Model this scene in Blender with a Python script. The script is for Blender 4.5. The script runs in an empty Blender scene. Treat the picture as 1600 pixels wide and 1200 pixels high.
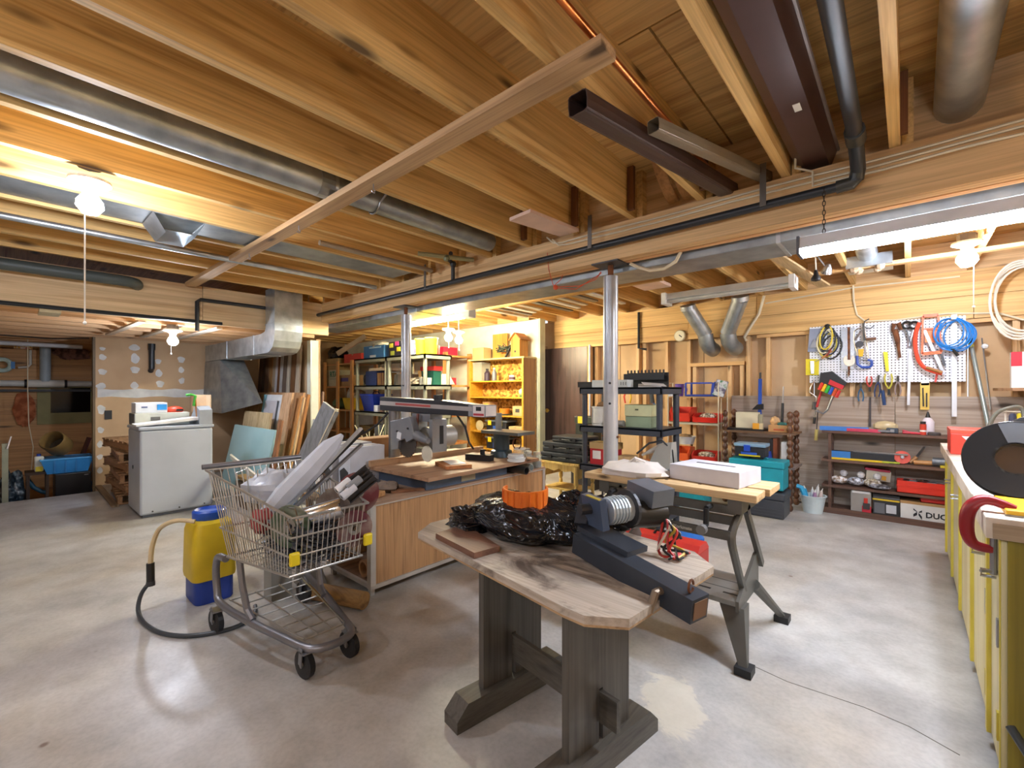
import bpy, math, random
from mathutils import Vector, Matrix, Euler
R = math.radians
S = bpy.context.scene
COL = S.collection
rnd = random.Random(7)

# ---------------------------------------------------------------- camera, world, exposure
cam_d = bpy.data.cameras.new('camera')
cam_d.sensor_width = 36; cam_d.lens = 15.7635; cam_d.shift_y = 0.00625; cam_d.clip_start = 0.05
cam = bpy.data.objects.new('camera', cam_d); COL.objects.link(cam)
cam.location = (0, 0, 1.27); cam.rotation_euler = (R(90), 0, R(41.46))
S.camera = cam
wld = bpy.data.worlds.new('world'); S.world = wld; wld.use_nodes = True
wld.node_tree.nodes['Background'].inputs[0].default_value = (.75, .8, .9, 1)
wld.node_tree.nodes['Background'].inputs[1].default_value = .25
S.view_settings.view_transform = 'Standard'; S.view_settings.look = 'None'
S.view_settings.gamma = 1; S.view_settings.use_curve_mapping = False
S.view_settings.exposure = 2.5
BULB_W, BULB_FILL, BULB_SMALL, TUBE_W, LED_W = 105, 75, 85, 85, 26      # emission strengths of the lamps below

# ---------------------------------------------------------------- materials
def lin(hx):
    o = []
    for i in (0, 2, 4):
        c = int(hx[i:i+2], 16)/255
        o.append(c/12.92 if c <= .04045 else ((c+.055)/1.055)**2.4)
    return (*o, 1)
MATS = {}
def new_mat(key):
    m = bpy.data.materials.new(key); m.use_nodes = True
    nt = m.node_tree; b = nt.nodes['Principled BSDF']
    return m, nt, b
def coords(nt, scale, rand=True):
    tc = nt.nodes.new('ShaderNodeTexCoord'); mp = nt.nodes.new('ShaderNodeMapping')
    mp.inputs['Scale'].default_value = scale
    nt.links.new(tc.outputs['Object'], mp.inputs[0])
    if rand:
        oi = nt.nodes.new('ShaderNodeObjectInfo'); ml = nt.nodes.new('ShaderNodeMath')
        ml.operation = 'MULTIPLY'; ml.inputs[1].default_value = 53.0
        nt.links.new(oi.outputs['Random'], ml.inputs[0]); nt.links.new(ml.outputs[0], mp.inputs['Location'])
    return mp.outputs[0]
def tex(nt, kind, vec, **kw):
    n = nt.nodes.new('ShaderNodeTex'+kind); nt.links.new(vec, n.inputs['Vector'])
    for k, v in kw.items():
        if k in n.inputs: n.inputs[k].default_value = v
        else: setattr(n, k, v)
    return n
def ramp(nt, fac, stops):
    n = nt.nodes.new('ShaderNodeValToRGB'); e = n.color_ramp.elements
    while len(e) < len(stops): e.new(.5)
    for el, (p, c) in zip(e, stops): el.position = p; el.color = c
    nt.links.new(fac, n.inputs[0]); return n.outputs[0]
def mix(nt, fac, a, b, mode='MIX'):
    n = nt.nodes.new('ShaderNodeMix'); n.data_type = 'RGBA'; n.blend_type = mode
    for sock, v in ((n.inputs[0], fac), (n.inputs[6], a), (n.inputs[7], b)):
        if isinstance(v, (int, float, tuple)): sock.default_value = v
        else: nt.links.new(v, sock)
    return n.outputs[2]
def h(hx, rough=.55, metal=0, var=.06, sc=7):
    key = 'plain_%s_%s_%s' % (hx, rough, metal)
    if key in MATS: return MATS[key]
    m, nt, b = new_mat(key); c = lin(hx)
    v = coords(nt, (sc,)*3)
    n = tex(nt, 'Noise', v, Scale=1.0, Detail=4.0)
    d = tuple(x*(1-2*var) for x in c[:3])+(1,); l = tuple(min(1, x*(1+var)) for x in c[:3])+(1,)
    nt.links.new(ramp(nt, n.outputs[0], [(.3, d), (.65, l)]), b.inputs['Base Color'])
    b.inputs['Roughness'].default_value = rough; b.inputs['Metallic'].default_value = metal
    MATS[key] = m; return m
def wd(light, dark, ax='y', knots=0., rough=.62, sc=1.):
    key = 'wood_%s_%s_%s_%s_%s' % (light, dark, ax, knots, sc)
    if key in MATS: return MATS[key]
    m, nt, b = new_mat(key); L, D = lin(light), lin(dark)
    i = 'xyz'.index(ax)
    s1 = [16*sc]*3; s1[i] = .8*sc; s2 = [90*sc]*3; s2[i] = 1.6*sc; s3 = [5*sc]*3; s3[i] = 1.5*sc
    n1 = tex(nt, 'Noise', coords(nt, s1), Scale=1.0, Detail=4.0, Distortion=.9)
    n2 = tex(nt, 'Noise', coords(nt, s2), Scale=1.0, Detail=2.0)
    col = ramp(nt, n1.outputs[0], [(.28, D), (.5, tuple((x*1.6+y*.4)/2 for x, y in zip(L, D))), (.7, L)])
    col = mix(nt, .55, col, ramp(nt, n2.outputs[0], [(.3, (.55, .5, .45, 1)), (.6, (1, 1, 1, 1))]), 'MULTIPLY')
    if knots:
        vo = tex(nt, 'Voronoi', coords(nt, s3), Scale=1.0)
        k = ramp(nt, vo.outputs['Distance'], [(.06*knots, (1, 1, 1, 1)), (.15*knots, (0, 0, 0, 1))])
        col = mix(nt, k, col, tuple(x*.28 for x in D[:3])+(1,))
    nt.links.new(col, b.inputs['Base Color']); b.inputs['Roughness'].default_value = rough
    MATS[key] = m; return m
def mottled(key, stops, scale, rough=.7, metal=0, kind='Noise', detail=8, rr=None):
    if key in MATS: return MATS[key]
    m, nt, b = new_mat(key)
    n = tex(nt, kind, coords(nt, scale), Scale=1.0, **({'Detail': float(detail)} if kind == 'Noise' else {}))
    f = n.outputs[0] if kind == 'Noise' else n.outputs['Color']
    nt.links.new(ramp(nt, f, [(p, lin(c)) for p, c in stops]), b.inputs['Base Color'])
    b.inputs['Roughness'].default_value = rough; b.inputs['Metallic'].default_value = metal
    if rr:
        q = tex(nt, 'Noise', coords(nt, (3, 3, 3)), Scale=1.0, Detail=3.0)
        nt.links.new(ramp(nt, q.outputs[0], [(.3, (rr[0],)*3+(1,)), (.7, (rr[1],)*3+(1,))]), b.inputs['Roughness'])
    MATS[key] = m; return m
def glow(key, col, strength):
    if key in MATS: return MATS[key]
    m, nt, b = new_mat(key); b.inputs['Base Color'].default_value = lin(col)
    b.inputs['Emission Color'].default_value = lin(col); b.inputs['Emission Strength'].default_value = strength
    MATS[key] = m; return m
def glass(key, col, alpha=.3, rough=.08):
    if key in MATS: return MATS[key]
    m, nt, b = new_mat(key); b.inputs['Base Color'].default_value = lin(col)
    b.inputs['Roughness'].default_value = rough; b.inputs['Alpha'].default_value = alpha
    MATS[key] = m; return m

# ---------------------------------------------------------------- mesh builder
class M:
    def __init__(s): s.v = []; s.f = []; s.mx = None
    def at(s, loc=(0, 0, 0), rot=(0, 0, 0)):
        s.mx = Matrix.Translation(loc) @ Euler([R(a) for a in rot]).to_matrix().to_4x4(); return s
    def add(s, vs, fs):
        n = len(s.v)
        if s.mx is not None: vs = [tuple(s.mx @ Vector(p)) for p in vs]
        s.v += [tuple(p) for p in vs]; s.f += [[i+n for i in q] for q in fs]; return s
    def box(s, x0, x1, y0, y1, z0, z1):
        return s.add([(x0, y0, z0), (x1, y0, z0), (x1, y1, z0), (x0, y1, z0), (x0, y0, z1), (x1, y0, z1), (x1, y1, z1), (x0, y1, z1)],
                     [[3, 2, 1, 0], [4, 5, 6, 7], [0, 1, 5, 4], [1, 2, 6, 5], [2, 3, 7, 6], [3, 0, 4, 7]])
    def cb(s, c, sz, rot=(0, 0, 0)):                 # box by centre, size and rotation
        m = Euler([R(a) for a in rot]).to_matrix(); x, y, z = [k/2 for k in sz]
        P = [Vector((a*x, b*y, d*z)) for d in (-1, 1) for a, b in ((-1, -1), (1, -1), (1, 1), (-1, 1))]
        return s.add([tuple(m @ p + Vector(c)) for p in P], [[3, 2, 1, 0], [4, 5, 6, 7], [0, 1, 5, 4], [1, 2, 6, 5], [2, 3, 7, 6], [3, 0, 4, 7]])
    def bar(s, p, q, w, t, up=(0, 0, 1)):            # rectangular bar from p to q, w across, t along up
        p, q = Vector(p), Vector(q); d = (q-p).normalized(); u = Vector(up)
        if abs(d.dot(u)) > .98: u = Vector((0, 1, 0))
        a = d.cross(u).normalized(); b = a.cross(d).normalized()
        P = [e + a*i*w/2 + b*j*t/2 for e in (p, q) for i, j in ((-1, -1), (1, -1), (1, 1), (-1, 1))]
        return s.add(P, [[3, 2, 1, 0], [4, 5, 6, 7], [0, 1, 5, 4], [1, 2, 6, 5], [2, 3, 7, 6], [3, 0, 4, 7]])
    def tube(s, pts, r, n=8, closed=False, caps=True):
        P = [Vector(p) for p in pts]; k = len(P); rs = r if isinstance(r, (list, tuple)) else [r]*k
        vs = []; up = None
        for i in range(k):
            if closed: d = P[(i+1) % k]-P[i-1]
            else: d = P[min(i+1, k-1)]-P[max(i-1, 0)]
            d = d.normalized() if d.length > 1e-9 else Vector((0, 0, 1))
            if up is None: up = Vector((0, 0, 1)) if abs(d.z) < .9 else Vector((1, 0, 0))
            a = d.cross(up); a = a.normalized() if a.length > 1e-6 else d.orthogonal().normalized()
            up = a.cross(d).normalized()
            for j in range(n):
                t = 2*math.pi*j/n; vs.append(P[i] + (a*math.cos(t) + up*math.sin(t))*rs[i])
        fs = []
        for i in range(k if closed else k-1):
            A, Bq = i*n, ((i+1) % k)*n
            for j in range(n): fs.append([A+j, A+(j+1) % n, Bq+(j+1) % n, Bq+j])
        if caps and not closed: fs += [list(range(n))[::-1], list(range((k-1)*n, k*n))]
        return s.add(vs, fs)
    def cyl(s, p, q, r, n=14, r2=None): return s.tube([p, q], [r, r if r2 is None else r2], n)
    def lathe(s, prof, c=(0, 0, 0), n=18, rot=(0, 0, 0), arc=360):   # prof: (radius, height) list
        m = Euler([R(a) for a in rot]).to_matrix(); k = len(prof); full = arc >= 360
        N = n if full else n+1
        vs = [tuple(m @ Vector((r*math.cos(R(arc)*j/n), r*math.sin(R(arc)*j/n), z)) + Vector(c)) for j in range(N) for r, z in prof]
        fs = []
        for j in range(n):
            a, b = j*k, ((j+1) % N)*k
            for i in range(k-1): fs.append([a+i, b+i, b+i+1, a+i+1])
        if full and tuple(prof[0]) != tuple(prof[-1]):
            if prof[0][0] > 1e-6: fs.append([j*k for j in range(n)][::-1])
            if prof[-1][0] > 1e-6: fs.append([j*k+k-1 for j in range(n)])
        return s.add(vs, fs)
    def ball(s, c, r, n=12, sc=(1, 1, 1)):
        k = max(4, n//2)
        pr = [(math.sin(math.pi*i/k)*1., -math.cos(math.pi*i/k)) for i in range(k+1)]
        vs = [(c[0]+r*sc[0]*a*math.cos(2*math.pi*j/n), c[1]+r*sc[1]*a*math.sin(2*math.pi*j/n), c[2]+r*sc[2]*z) for j in range(n) for a, z in pr]
        K = k+1; fs = [[j*K+i, ((j+1) % n)*K+i, ((j+1) % n)*K+i+1, j*K+i+1] for j in range(n) for i in range(k)]
        return s.add(vs, fs)
    def prism(s, poly, a, b, pl='xy'):               # polygon in plane pl, extruded between a and b on the third axis
        f = {'xy': lambda u, v, w: (u, v, w), 'xz': lambda u, v, w: (u, w, v), 'yz': lambda u, v, w: (w, u, v)}[pl]
        n = len(poly); vs = [f(u, v, a) for u, v in poly]+[f(u, v, b) for u, v in poly]
        return s.add(vs, [list(range(n))[::-1], list(range(n, 2*n))]+[[i, (i+1) % n, n+(i+1) % n, n+i] for i in range(n)])
    def grid(s, fn, nu, nv):                          # closed-top sheet from fn(u, v)
        vs = [fn(i/nu, j/nv) for i in range(nu+1) for j in range(nv+1)]; K = nv+1
        return s.add(vs, [[i*K+j, (i+1)*K+j, (i+1)*K+j+1, i*K+j+1] for i in range(nu) for j in range(nv)])
    def bounds(s):
        return [min(p[i] for p in s.v) for i in range(3)], [max(p[i] for p in s.v) for i in range(3)]
    def mesh(s, name, mat, off=(0, 0, 0), smooth=False):
        me = bpy.data.meshes.new(name); o = Vector(off)
        me.from_pydata([tuple(Vector(p)-o) for p in s.v], [], s.f); me.update()
        import bmesh
        bm = bmesh.new(); bm.from_mesh(me); bmesh.ops.recalc_face_normals(bm, faces=bm.faces); bm.to_mesh(me); bm.free()
        if smooth:
            me.polygons.foreach_set('use_smooth', [True]*len(me.polygons)); me.set_sharp_from_angle(angle=R(38))
        me.materials.append(mat); return me
def B(*a): return M().box(*a)
def obj(name, me, parent=None, loc=(0, 0, 0), bevel=0):
    o = bpy.data.objects.new(name, me); COL.objects.link(o); o.location = loc
    if parent: o.parent = parent
    if bevel:
        md = o.modifiers.new('bevel', 'BEVEL'); md.width = bevel; md.segments = 2; md.limit_method = 'ANGLE'
    return o
def tag(o, label, cat, group=None, kind=None):
    o['label'] = label; o['category'] = cat
    if group: o['group'] = group
    if kind: o['kind'] = kind
    return o
class P:                                               # a part: name, material, mesh builder, sub-parts
    def __init__(s, name, mat, m, *subs, smooth=False, bevel=0, label=None, stuff=False):
        s.name, s.mat, s.m, s.subs, s.smooth, s.bevel, s.label, s.stuff = name, mat, m, subs, smooth, bevel, label, stuff
SHIFT = [0]
def make(name, label, cat, *parts, group=None, kind=None, base=None):
    """One thing. Parts are given in world coordinates; the thing's origin is put at its base."""
    lo = [1e9]*3; hi = [-1e9]*3
    def ext(p):
        a, b = p.m.bounds()
        for i in range(3): lo[i] = min(lo[i], a[i]); hi[i] = max(hi[i], b[i])
        for q in p.subs: ext(q)
    for p in parts: ext(p)
    L = base or ((lo[0]+hi[0])/2, (lo[1]+hi[1])/2, lo[2]); L2 = (L[0]+SHIFT[0], L[1], L[2])
    def put(p, par, off, loc):
        o = obj(p.name, p.m.mesh(p.name, p.mat, L, p.smooth), par, (0, 0, 0), p.bevel)
        if p.label: o['label'] = p.label
        if p.stuff: o['kind'] = 'stuff'
        for q in p.subs: put(q, o, off, loc)
        return o
    if len(parts) == 1 and not parts[0].subs:
        p = parts[0]; o = obj(name, p.m.mesh(name, p.mat, L, p.smooth), None, L2, p.bevel)
        return tag(o, label, cat, group, kind)
    e = bpy.data.objects.new(name, None); COL.objects.link(e); e.location = L2; e.empty_display_size = .1
    tag(e, label, cat, group, kind)
    for p in parts: put(p, e, L, None)
    return e
def one(name, label, cat, m, mat, group=None, smooth=False, bevel=0, kind=None):
    return make(name, label, cat, P(name, mat, m, smooth=smooth, bevel=bevel), group=group, kind=kind)
def dup(o, loc=None, rz=None, label=None, par=None):
    c = o.copy(); COL.objects.link(c); c.parent = par
    if loc: c.location = loc
    if rz is not None: c.rotation_euler[2] = R(rz)
    if label: c['label'] = label
    for ch in list(o.children): dup(ch, par=c)
    return c
def txt(body, size, loc, rot, mat, par_loc=None, extrude=.001, width=None):
    """Lettering as a mesh builder in world coordinates."""
    cu = bpy.data.curves.new('lettering', 'FONT'); cu.body = body; cu.size = size; cu.extrude = extrude
    cu.align_x = 'CENTER'; cu.align_y = 'CENTER'; cu.resolution_u = 2; cu.offset = size*.03
    o = bpy.data.objects.new('lettering', cu); COL.objects.link(o)
    me = bpy.data.meshes.new_from_object(o); m = M().at(loc, rot)
    sx = 1
    if width:
        xs = [v.co.x for v in me.vertices]; sx = width/(max(xs)-min(xs))
    m.add([(v.co.x*sx, v.co.y, v.co.z) for v in me.vertices], [list(p.vertices) for p in me.polygons])
    bpy.data.objects.remove(o); bpy.data.curves.remove(cu); bpy.data.meshes.remove(me)
    return m
def sp(pts, k=5):
    """Catmull-Rom points through pts."""
    Q = [Vector(p) for p in pts]; o = []
    for i in range(len(Q)-1):
        a, b, c, d = Q[max(i-1, 0)], Q[i], Q[i+1], Q[min(i+2, len(Q)-1)]
        for j in range(k):
            t = j/k; o.append(.5*((2*b)+(c-a)*t+(2*a-5*b+4*c-d)*t*t+(3*b-a-3*c+d)*t**3))
    return o+[Q[-1]]
def arcpts(c, r, a0, a1, n, ax='xy'):
    o = []
    for i in range(n+1):
        t = R(a0+(a1-a0)*i/n); u, v = r*math.cos(t), r*math.sin(t)
        o.append({'xy': (c[0]+u, c[1]+v, c[2]), 'xz': (c[0]+u, c[1], c[2]+v), 'yz': (c[0], c[1]+u, c[2]+v)}[ax])
    return o

# common materials
JOIST = wd('e8c17c', 'b98c48', 'y', 1.0); JOISTX = wd('e4bf8a', 'b98e58', 'x', 1.0); STUD = wd('e4c090', 'c09860', 'z', .8)
PINEX = wd('dfb478', 'b9854a', 'x', .8); PINEY = wd('dfb478', 'b9854a', 'y', .8); PINEZ = wd('dfb478', 'b9854a', 'z', .8)
PLY = wd('e2b974', 'b98a4c', 'x', 1.4, sc=.9); OLDPLY = wd('b6a798', '84705f', 'x', .7, sc=.7)
GALV = mottled('galvanised', [(.3, 'a4acb0'), (.5, 'b9c0c4'), (.7, 'ccd2d4')], (9, 9, 9), .34, .8)
GALVD = mottled('galvanised_dull', [(.3, '84898c'), (.55, '9ca2a3'), (.75, 'b0b4b2')], (8, 8, 8), .42, .7)
STEEL = h('9a9ca0', .35, .8); DSTEEL = h('4a4b4e', .45, .6); CHROME = h('c8ccd0', .22, 1); BLK = h('1b1c1e', .5); BLKM = h('202124', .38, .2)
WHITE = h('e6e6e2', .5); CREAM = h('d9d2b4', .6); RED = h('c8321f', .45); BLUE = h('2256a8', .45); YEL = h('e2c81e', .45)
CARD = h('b08a58', .8); CARD2 = h('c4a574', .8); RUST = mottled('rust', [(.3, '4a2a18'), (.6, '7a4a2a')], (20, 20, 20), .8, .2)
ABS = h('22262a', .4); CABLE = h('d8cdb0', .55)

# ================================================================ THE ROOM
def concrete():
    m, nt, b = new_mat('concrete_floor')
    v = coords(nt, (1, 1, 1), False)
    n1 = tex(nt, 'Noise', v, Scale=.9, Detail=9.0, Roughness=.62); n2 = tex(nt, 'Noise', v, Scale=6.0, Detail=8.0)
    n3 = tex(nt, 'Noise', v, Scale=.55, Detail=5.0, Distortion=1.2); n4 = tex(nt, 'Noise', v, Scale=55.0, Detail=3.0)
    c = ramp(nt, n1.outputs[0], [(.3, lin('979797')), (.5, lin('bcbbb8')), (.68, lin('d4d3d0'))])
    c = mix(nt, ramp(nt, n3.outputs[0], [(.5, (0, 0, 0, 1)), (.72, (.7, .7, .7, 1))]), c, lin('a8987c'))
    c = mix(nt, .5, c, ramp(nt, n2.outputs[0], [(.3, (.6, .58, .56, 1)), (.6, (1, 1, 1, 1))]), 'MULTIPLY')
    c = mix(nt, .3, c, ramp(nt, n4.outputs[0], [(.3, (.6, .6, .6, 1)), (.6, (1, 1, 1, 1))]), 'MULTIPLY')
    # dried white paint spill
    mp = nt.nodes.new('ShaderNodeMapping'); mp.vector_type = 'TEXTURE'
    tc = nt.nodes.new('ShaderNodeTexCoord'); nt.links.new(tc.outputs['Object'], mp.inputs[0])
    mp.inputs['Location'].default_value = (-.72, 1.80, 0); mp.inputs['Rotation'].default_value = (0, 0, R(20)); mp.inputs['Scale'].default_value = (.17, .30, 1)
    ln = nt.nodes.new('ShaderNodeVectorMath'); ln.operation = 'LENGTH'; nt.links.new(mp.outputs[0], ln.inputs[0])
    ad = nt.nodes.new('ShaderNodeMath'); sm = nt.nodes.new('ShaderNodeMath'); sm.operation = 'MULTIPLY'; sm.inputs[1].default_value = .55; nt.links.new(ln.outputs['Value'], sm.inputs[0]); nt.links.new(sm.outputs[0], ad.inputs[0])
    n5 = tex(nt, 'Noise', v, Scale=5.0, Detail=9.0, Roughness=.7, Distortion=1.0); nt.links.new(n5.outputs[0], ad.inputs[1])
    c = mix(nt, ramp(nt, ad.outputs[0], [(.78, (.6, .6, .6, 1)), (.86, (0, 0, 0, 1))]), c, lin('d2ccba'))
    # rust drips
    vo = tex(nt, 'Voronoi', v, Scale=2.6)
    c = mix(nt, ramp(nt, vo.outputs['Distance'], [(.02, (.7, .7, .7, 1)), (.045, (0, 0, 0, 1))]), c, lin('5a3a22'))
    nt.links.new(c, b.inputs['Base Color'])
    nt.links.new(ramp(nt, n1.outputs[0], [(.35, (.55, .55, .55, 1)), (.6, (.3, .3, .3, 1))]), b.inputs['Roughness'])
    bp = nt.nodes.new('ShaderNodeBump'); bp.inputs['Strength'].default_value = .12; bp.inputs['Distance'].default_value = .02
    nt.links.new(n2.outputs[0], bp.inputs['Height']); nt.links.new(bp.outputs[0], b.inputs['Normal'])
    return m
FLOOR = concrete()
fl = M().prism([(-7.66, -3.2), (1.3, -3.2), (1.3, 6.2), (-10.4, 6.2), (-10.4, 1.1), (-8.21, 1.1), (-8.21, .86), (-7.66, .86)], -.5, 0)
fo = obj('floor', fl.mesh('floor', FLOOR)); tag(fo, 'worn grey concrete basement floor with stains and a paint spill', 'floor', kind='structure')
one('floor_sunken', 'dark lower concrete floor beyond the step at far left', 'floor', B(-10.4, -7.66, -3.2, 1.1, -.9, -.42), h('5d5a55', .8), kind='structure')
# hairline crack in the slab, a shallow groove filled dark
pts = [(-0.569,2.291,0), (-0.395,2.26,0), (-0.258,2.271,0), (-0.133,2.281,0), (0.002,2.263,0), (0.135,2.202,0)]
cr = M()
for a, b_ in zip(pts, pts[1:]): cr.bar((a[0], a[1], .0003), (b_[0], b_[1], .0003), .004, .0008)
obj('crack', cr.mesh('crack', h('5f5a50', .9)), fo)

DRY = mottled('drywall_tan', [(.35, 'b89a76'), (.6, 'c6a884')], (2, 2, 2), .85)
TAN = mottled('panel_tan', [(.3, 'b09066'), (.5, 'c2a27a'), (.7, 'cdb08a')], (1.6, 1.6, 1.6), .8)
# --- ceiling: subfloor sheets, joists, beam
ceil = bpy.data.objects.new('ceiling', None); COL.objects.link(ceil); tag(ceil, 'open ceiling of wooden joists under plywood subfloor sheets', 'ceiling', kind='structure')
sheet = M().box(-1.215, 1.215, -.606, .606, 0, .018).mesh('subfloor_sheet', PLY)
k = 0
for j in range(8):
    for i in range(5):
        x = -9.3+2.44*i+(1.22 if j % 2 else 0); y = -2.6+1.22*j
        if x < -6.2 and y < 2.2: continue
        obj('subfloor_sheet', sheet, ceil, (x, y, 2.69))
obj('subfloor_backing', B(-10.4, 1.3, -3.3, 6.2, 2.712, 2.74).mesh('subfloor_backing', PLY), ceil)
JX = [-.48-.4336*k for k in range(-3, 12)]
jl = B(-.02, .02, -3.2, 2.78, 2.39, 2.69).mesh('joist', JOIST); jr = B(-.02, .02, 2.72, 6.0, 2.39, 2.69).mesh('joist', JOIST)
for x in JX:
    obj('joist', jl, ceil, (x, 0, 0))
for k in range(-3, 23):
    obj('joist', jr, ceil, (-.48-.4336*k+.045, 0, 0))
bl = B(-.195, .195, -.02, .02, 0, .298)
blm = bl.mesh('blocking', JOISTX)
for k, x in enumerate(JX[:-1]): obj('blocking', blm, ceil, (x-.2168, 2.80 if k > 2 else 2.84, 2.391))
st_ = B(-.02, .02, -.015, .015, 0, .27).mesh('packing_strip', wd('7a4a20', '5a3212', 'z'))
for x, y in ((-1.72, 2.60), (-1.3, 2.60), (-2.16, 2.58), (-.02, 2.62), (-.86, 2.60)): obj('packing_strip', st_, ceil, (x, y, 2.40))
beam = obj('beam', B(-6.2, 1.2, 2.71, 2.755, 2.15, 2.388).mesh('beam', JOISTX), ceil)
obj('ply', B(-6.2, 1.2, 2.757, 2.80, 2.152, 2.388).mesh('ply', JOISTX), beam)
obj('ply', B(-6.2, 1.2, 2.802, 2.85, 2.149, 2.388).mesh('ply', wd('e4b07a', 'bf8a52', 'x', .6)), beam)
# lower ceiling over the far left bay
jlow = B(-.02, .02, -3.2, 2.78, 1.98, 2.2).mesh('joist', wd('dcb284', 'b0824c', 'y', .8))
for k in range(10): obj('joist', jlow, ceil, (-6.05-.4336*k, 0, 0))
obj('subfloor_sheet', B(-10.4, -5.68, -3.2, 2.8, 2.2, 2.22).mesh('subfloor_sheet', PLY), ceil)
# drop header of plank boards between the two ceilings
hd = bpy.data.objects.new('trim_1', None); COL.objects.link(hd); tag(hd, 'deep plank header across the left bay below the joists', 'header', kind='structure')
HB = wd('dcc094', 'b59064', 'y', .9, sc=.6)
for y0, y1 in ((-3.2, -1.05), (-1.045, 1.405), (1.41, 2.8)): obj('board', B(-5.72, -5.67, y0, y1, 1.985, 2.385).mesh('board', HB), hd)

# --- back wall: tan sheathing, studs, header planks, plywood wainscot
wb = bpy.data.objects.new('wall_back', None); COL.objects.link(wb); tag(wb, 'unfinished stud wall with tan panels and weathered plywood below', 'wall', kind='structure')
for x0, x1 in ((-5.0, -3.2), (-3.19, -2.0), (-1.99, -.8), (-.79, .42), (.43, 1.3)): obj('panel', B(x0, x1, 6.04, 6.08, 0, 2.4).mesh('panel', TAN), wb)
stud = B(-.022, .022, 5.95, 6.04, 0, 1.93).mesh('stud', STUD)
SX = [(-2.88,5.95,1.543)[0], (-2.774,5.95,1.54)[0], (-2.462,5.95,1.531)[0], (-2.161,5.95,1.522)[0], (-1.449,5.95,1.502)[0], (-1.236,5.95,1.496)[0], (-0.836,5.95,1.485)[0], (-0.442,5.95,1.473)[0], (-0.038,5.95,1.462)[0], (0.72,5.95,1.441)[0], (-3.546,5.95,1.561)[0], -3.55, .35]
for x in SX: obj('stud', stud, wb, (x, 0, 0))
for x in ((-2.086,5.95,1.52)[0], (-1.658,5.95,1.508)[0], (-1.52,5.95,1.504)[0]): obj('stud', B(-.022, .022, 5.952, 6.04, 0, 1.575).mesh('stud', STUD), wb, (x, 0, 0))
obj('rail', B((-2.144,5.95,1.69)[0], (-1.491,5.95,1.659)[0], 5.948, 6.04, 1.58, 1.625).mesh('rail', PINEX), wb)
for x0, x1, z0, z1, y in ((-4.3, -1.35, 2.15, 2.385, 5.905), (-1.345, 1.3, 2.15, 2.385, 5.91), (-4.3, -2.15, 1.935, 2.145, 5.91), (-2.145, .45, 1.935, 2.145, 5.905), (.455, 1.3, 1.935, 2.145, 5.91)):
    obj('plank', B(x0, x1, y, 5.948, z0, z1).mesh('plank', wd('e4bc7c', 'c29556', 'x', .6, sc=.7)), wb)
obj('plate', B(-1.35, 1.3, 5.93, 5.95, 1.895, 1.932).mesh('plate', PINEX), wb)
obj('plywood_sheet', B(-1.63, -.1, 5.93, 5.949, .02, 1.205).mesh('plywood_sheet', OLDPLY), wb)
obj('plywood_sheet', B(-.096, 1.3, 5.93, 5.949, .02, 1.212).mesh('plywood_sheet', OLDPLY), wb)
# dark grained door in that wall
dw = wd('56403a', '2e201d', 'z', 0, .35, 1.4)
d1 = make('door_1', 'dark brown woodgrain flush door with a brass knob', 'door',
  P('leaf', dw, B(-4.46, -3.66, 5.87, 5.91, .01, 1.945), bevel=.003),
  P('knob', h('c9a24a', .3, .9), M().lathe([(.012, 0), (.012, .03), (.03, .04), (.034, .06), (.02, .075), (0, .078)], (-4.38, 5.87, .945), 14, (90, 0, 0)), smooth=True),
  P('stop', h('b79c70'), B(-4.56, -4.47, 5.86, 5.95, 0, 2.0)), P('jamb', PINEZ, B(-3.65, -3.61, 5.86, 5.95, 0, 1.95)), kind='structure')
# white partition beside the door, storage room walls, others
WP = h('dfe0d0', .7)
make('wall_partition', 'white painted partition wall behind the yellow bookcase', 'wall', P('face', WP, B(-10.4, -4.31, 5.5, 5.6, 0, 2.38)), P('end_trim', h('bfc4a8', .6), B(-4.31, -4.27, 5.49, 5.62, 0, 2.385)), kind='structure')
one('wall_storage', 'tan end wall of the storage area', 'wall', B(-10.4, -10.3, 2.86, 5.5, 0, 2.7), TAN, kind='structure')
one('wall_right', 'plain wall behind the yellow cabinets', 'wall', B(1.0, 1.1, -3.2, 6.04, 0, 2.7), TAN, kind='structure')
one('wall_rear', 'plain wall behind the camera', 'wall', B(-10.4, 1.1, -3.3, -3.2, -.9, 2.7), DRY, kind='structure')
# drywall with mud spots, far left
dwm = P('sheet', DRY, B(-8.2, -8.1, .80, 2.80, -.4, 1.978))
MUD = mottled('joint_compound', [(.3, 'c3c6c4'), (.6, 'dedfdc')], (6, 6, 6), .85)
spots = [(0.87, 1.716, 0.038, 0.038), (0.869, 1.519, 0.042, 0.043), (0.857, 1.33, 0.051, 0.039), (0.869, 1.828, 0.029, 0.026), (1.202, 1.869, 0.062, 0.04), (1.208, 1.717, 0.048, 0.067), (1.208, 1.556, 0.048, 0.054), (1.202, 1.341, 0.045, 0.044), (1.466, 1.685, 0.034, 0.042), (1.473, 1.519, 0.041, 0.051), (1.488, 1.362, 0.044, 0.055), (1.739, 1.726, 0.043, 0.052), (1.739, 1.575, 0.035, 0.042), (1.747, 1.413, 0.035, 0.047), (0.857, 1.012, 0.038, 0.069), (0.851, 0.739, 0.032, 0.043), (0.845, 0.551, 0.029, 0.043), (0.845, 0.38, 0.029, 0.038), (0.845, 0.201, 0.029, 0.038)]
mud = []
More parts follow.
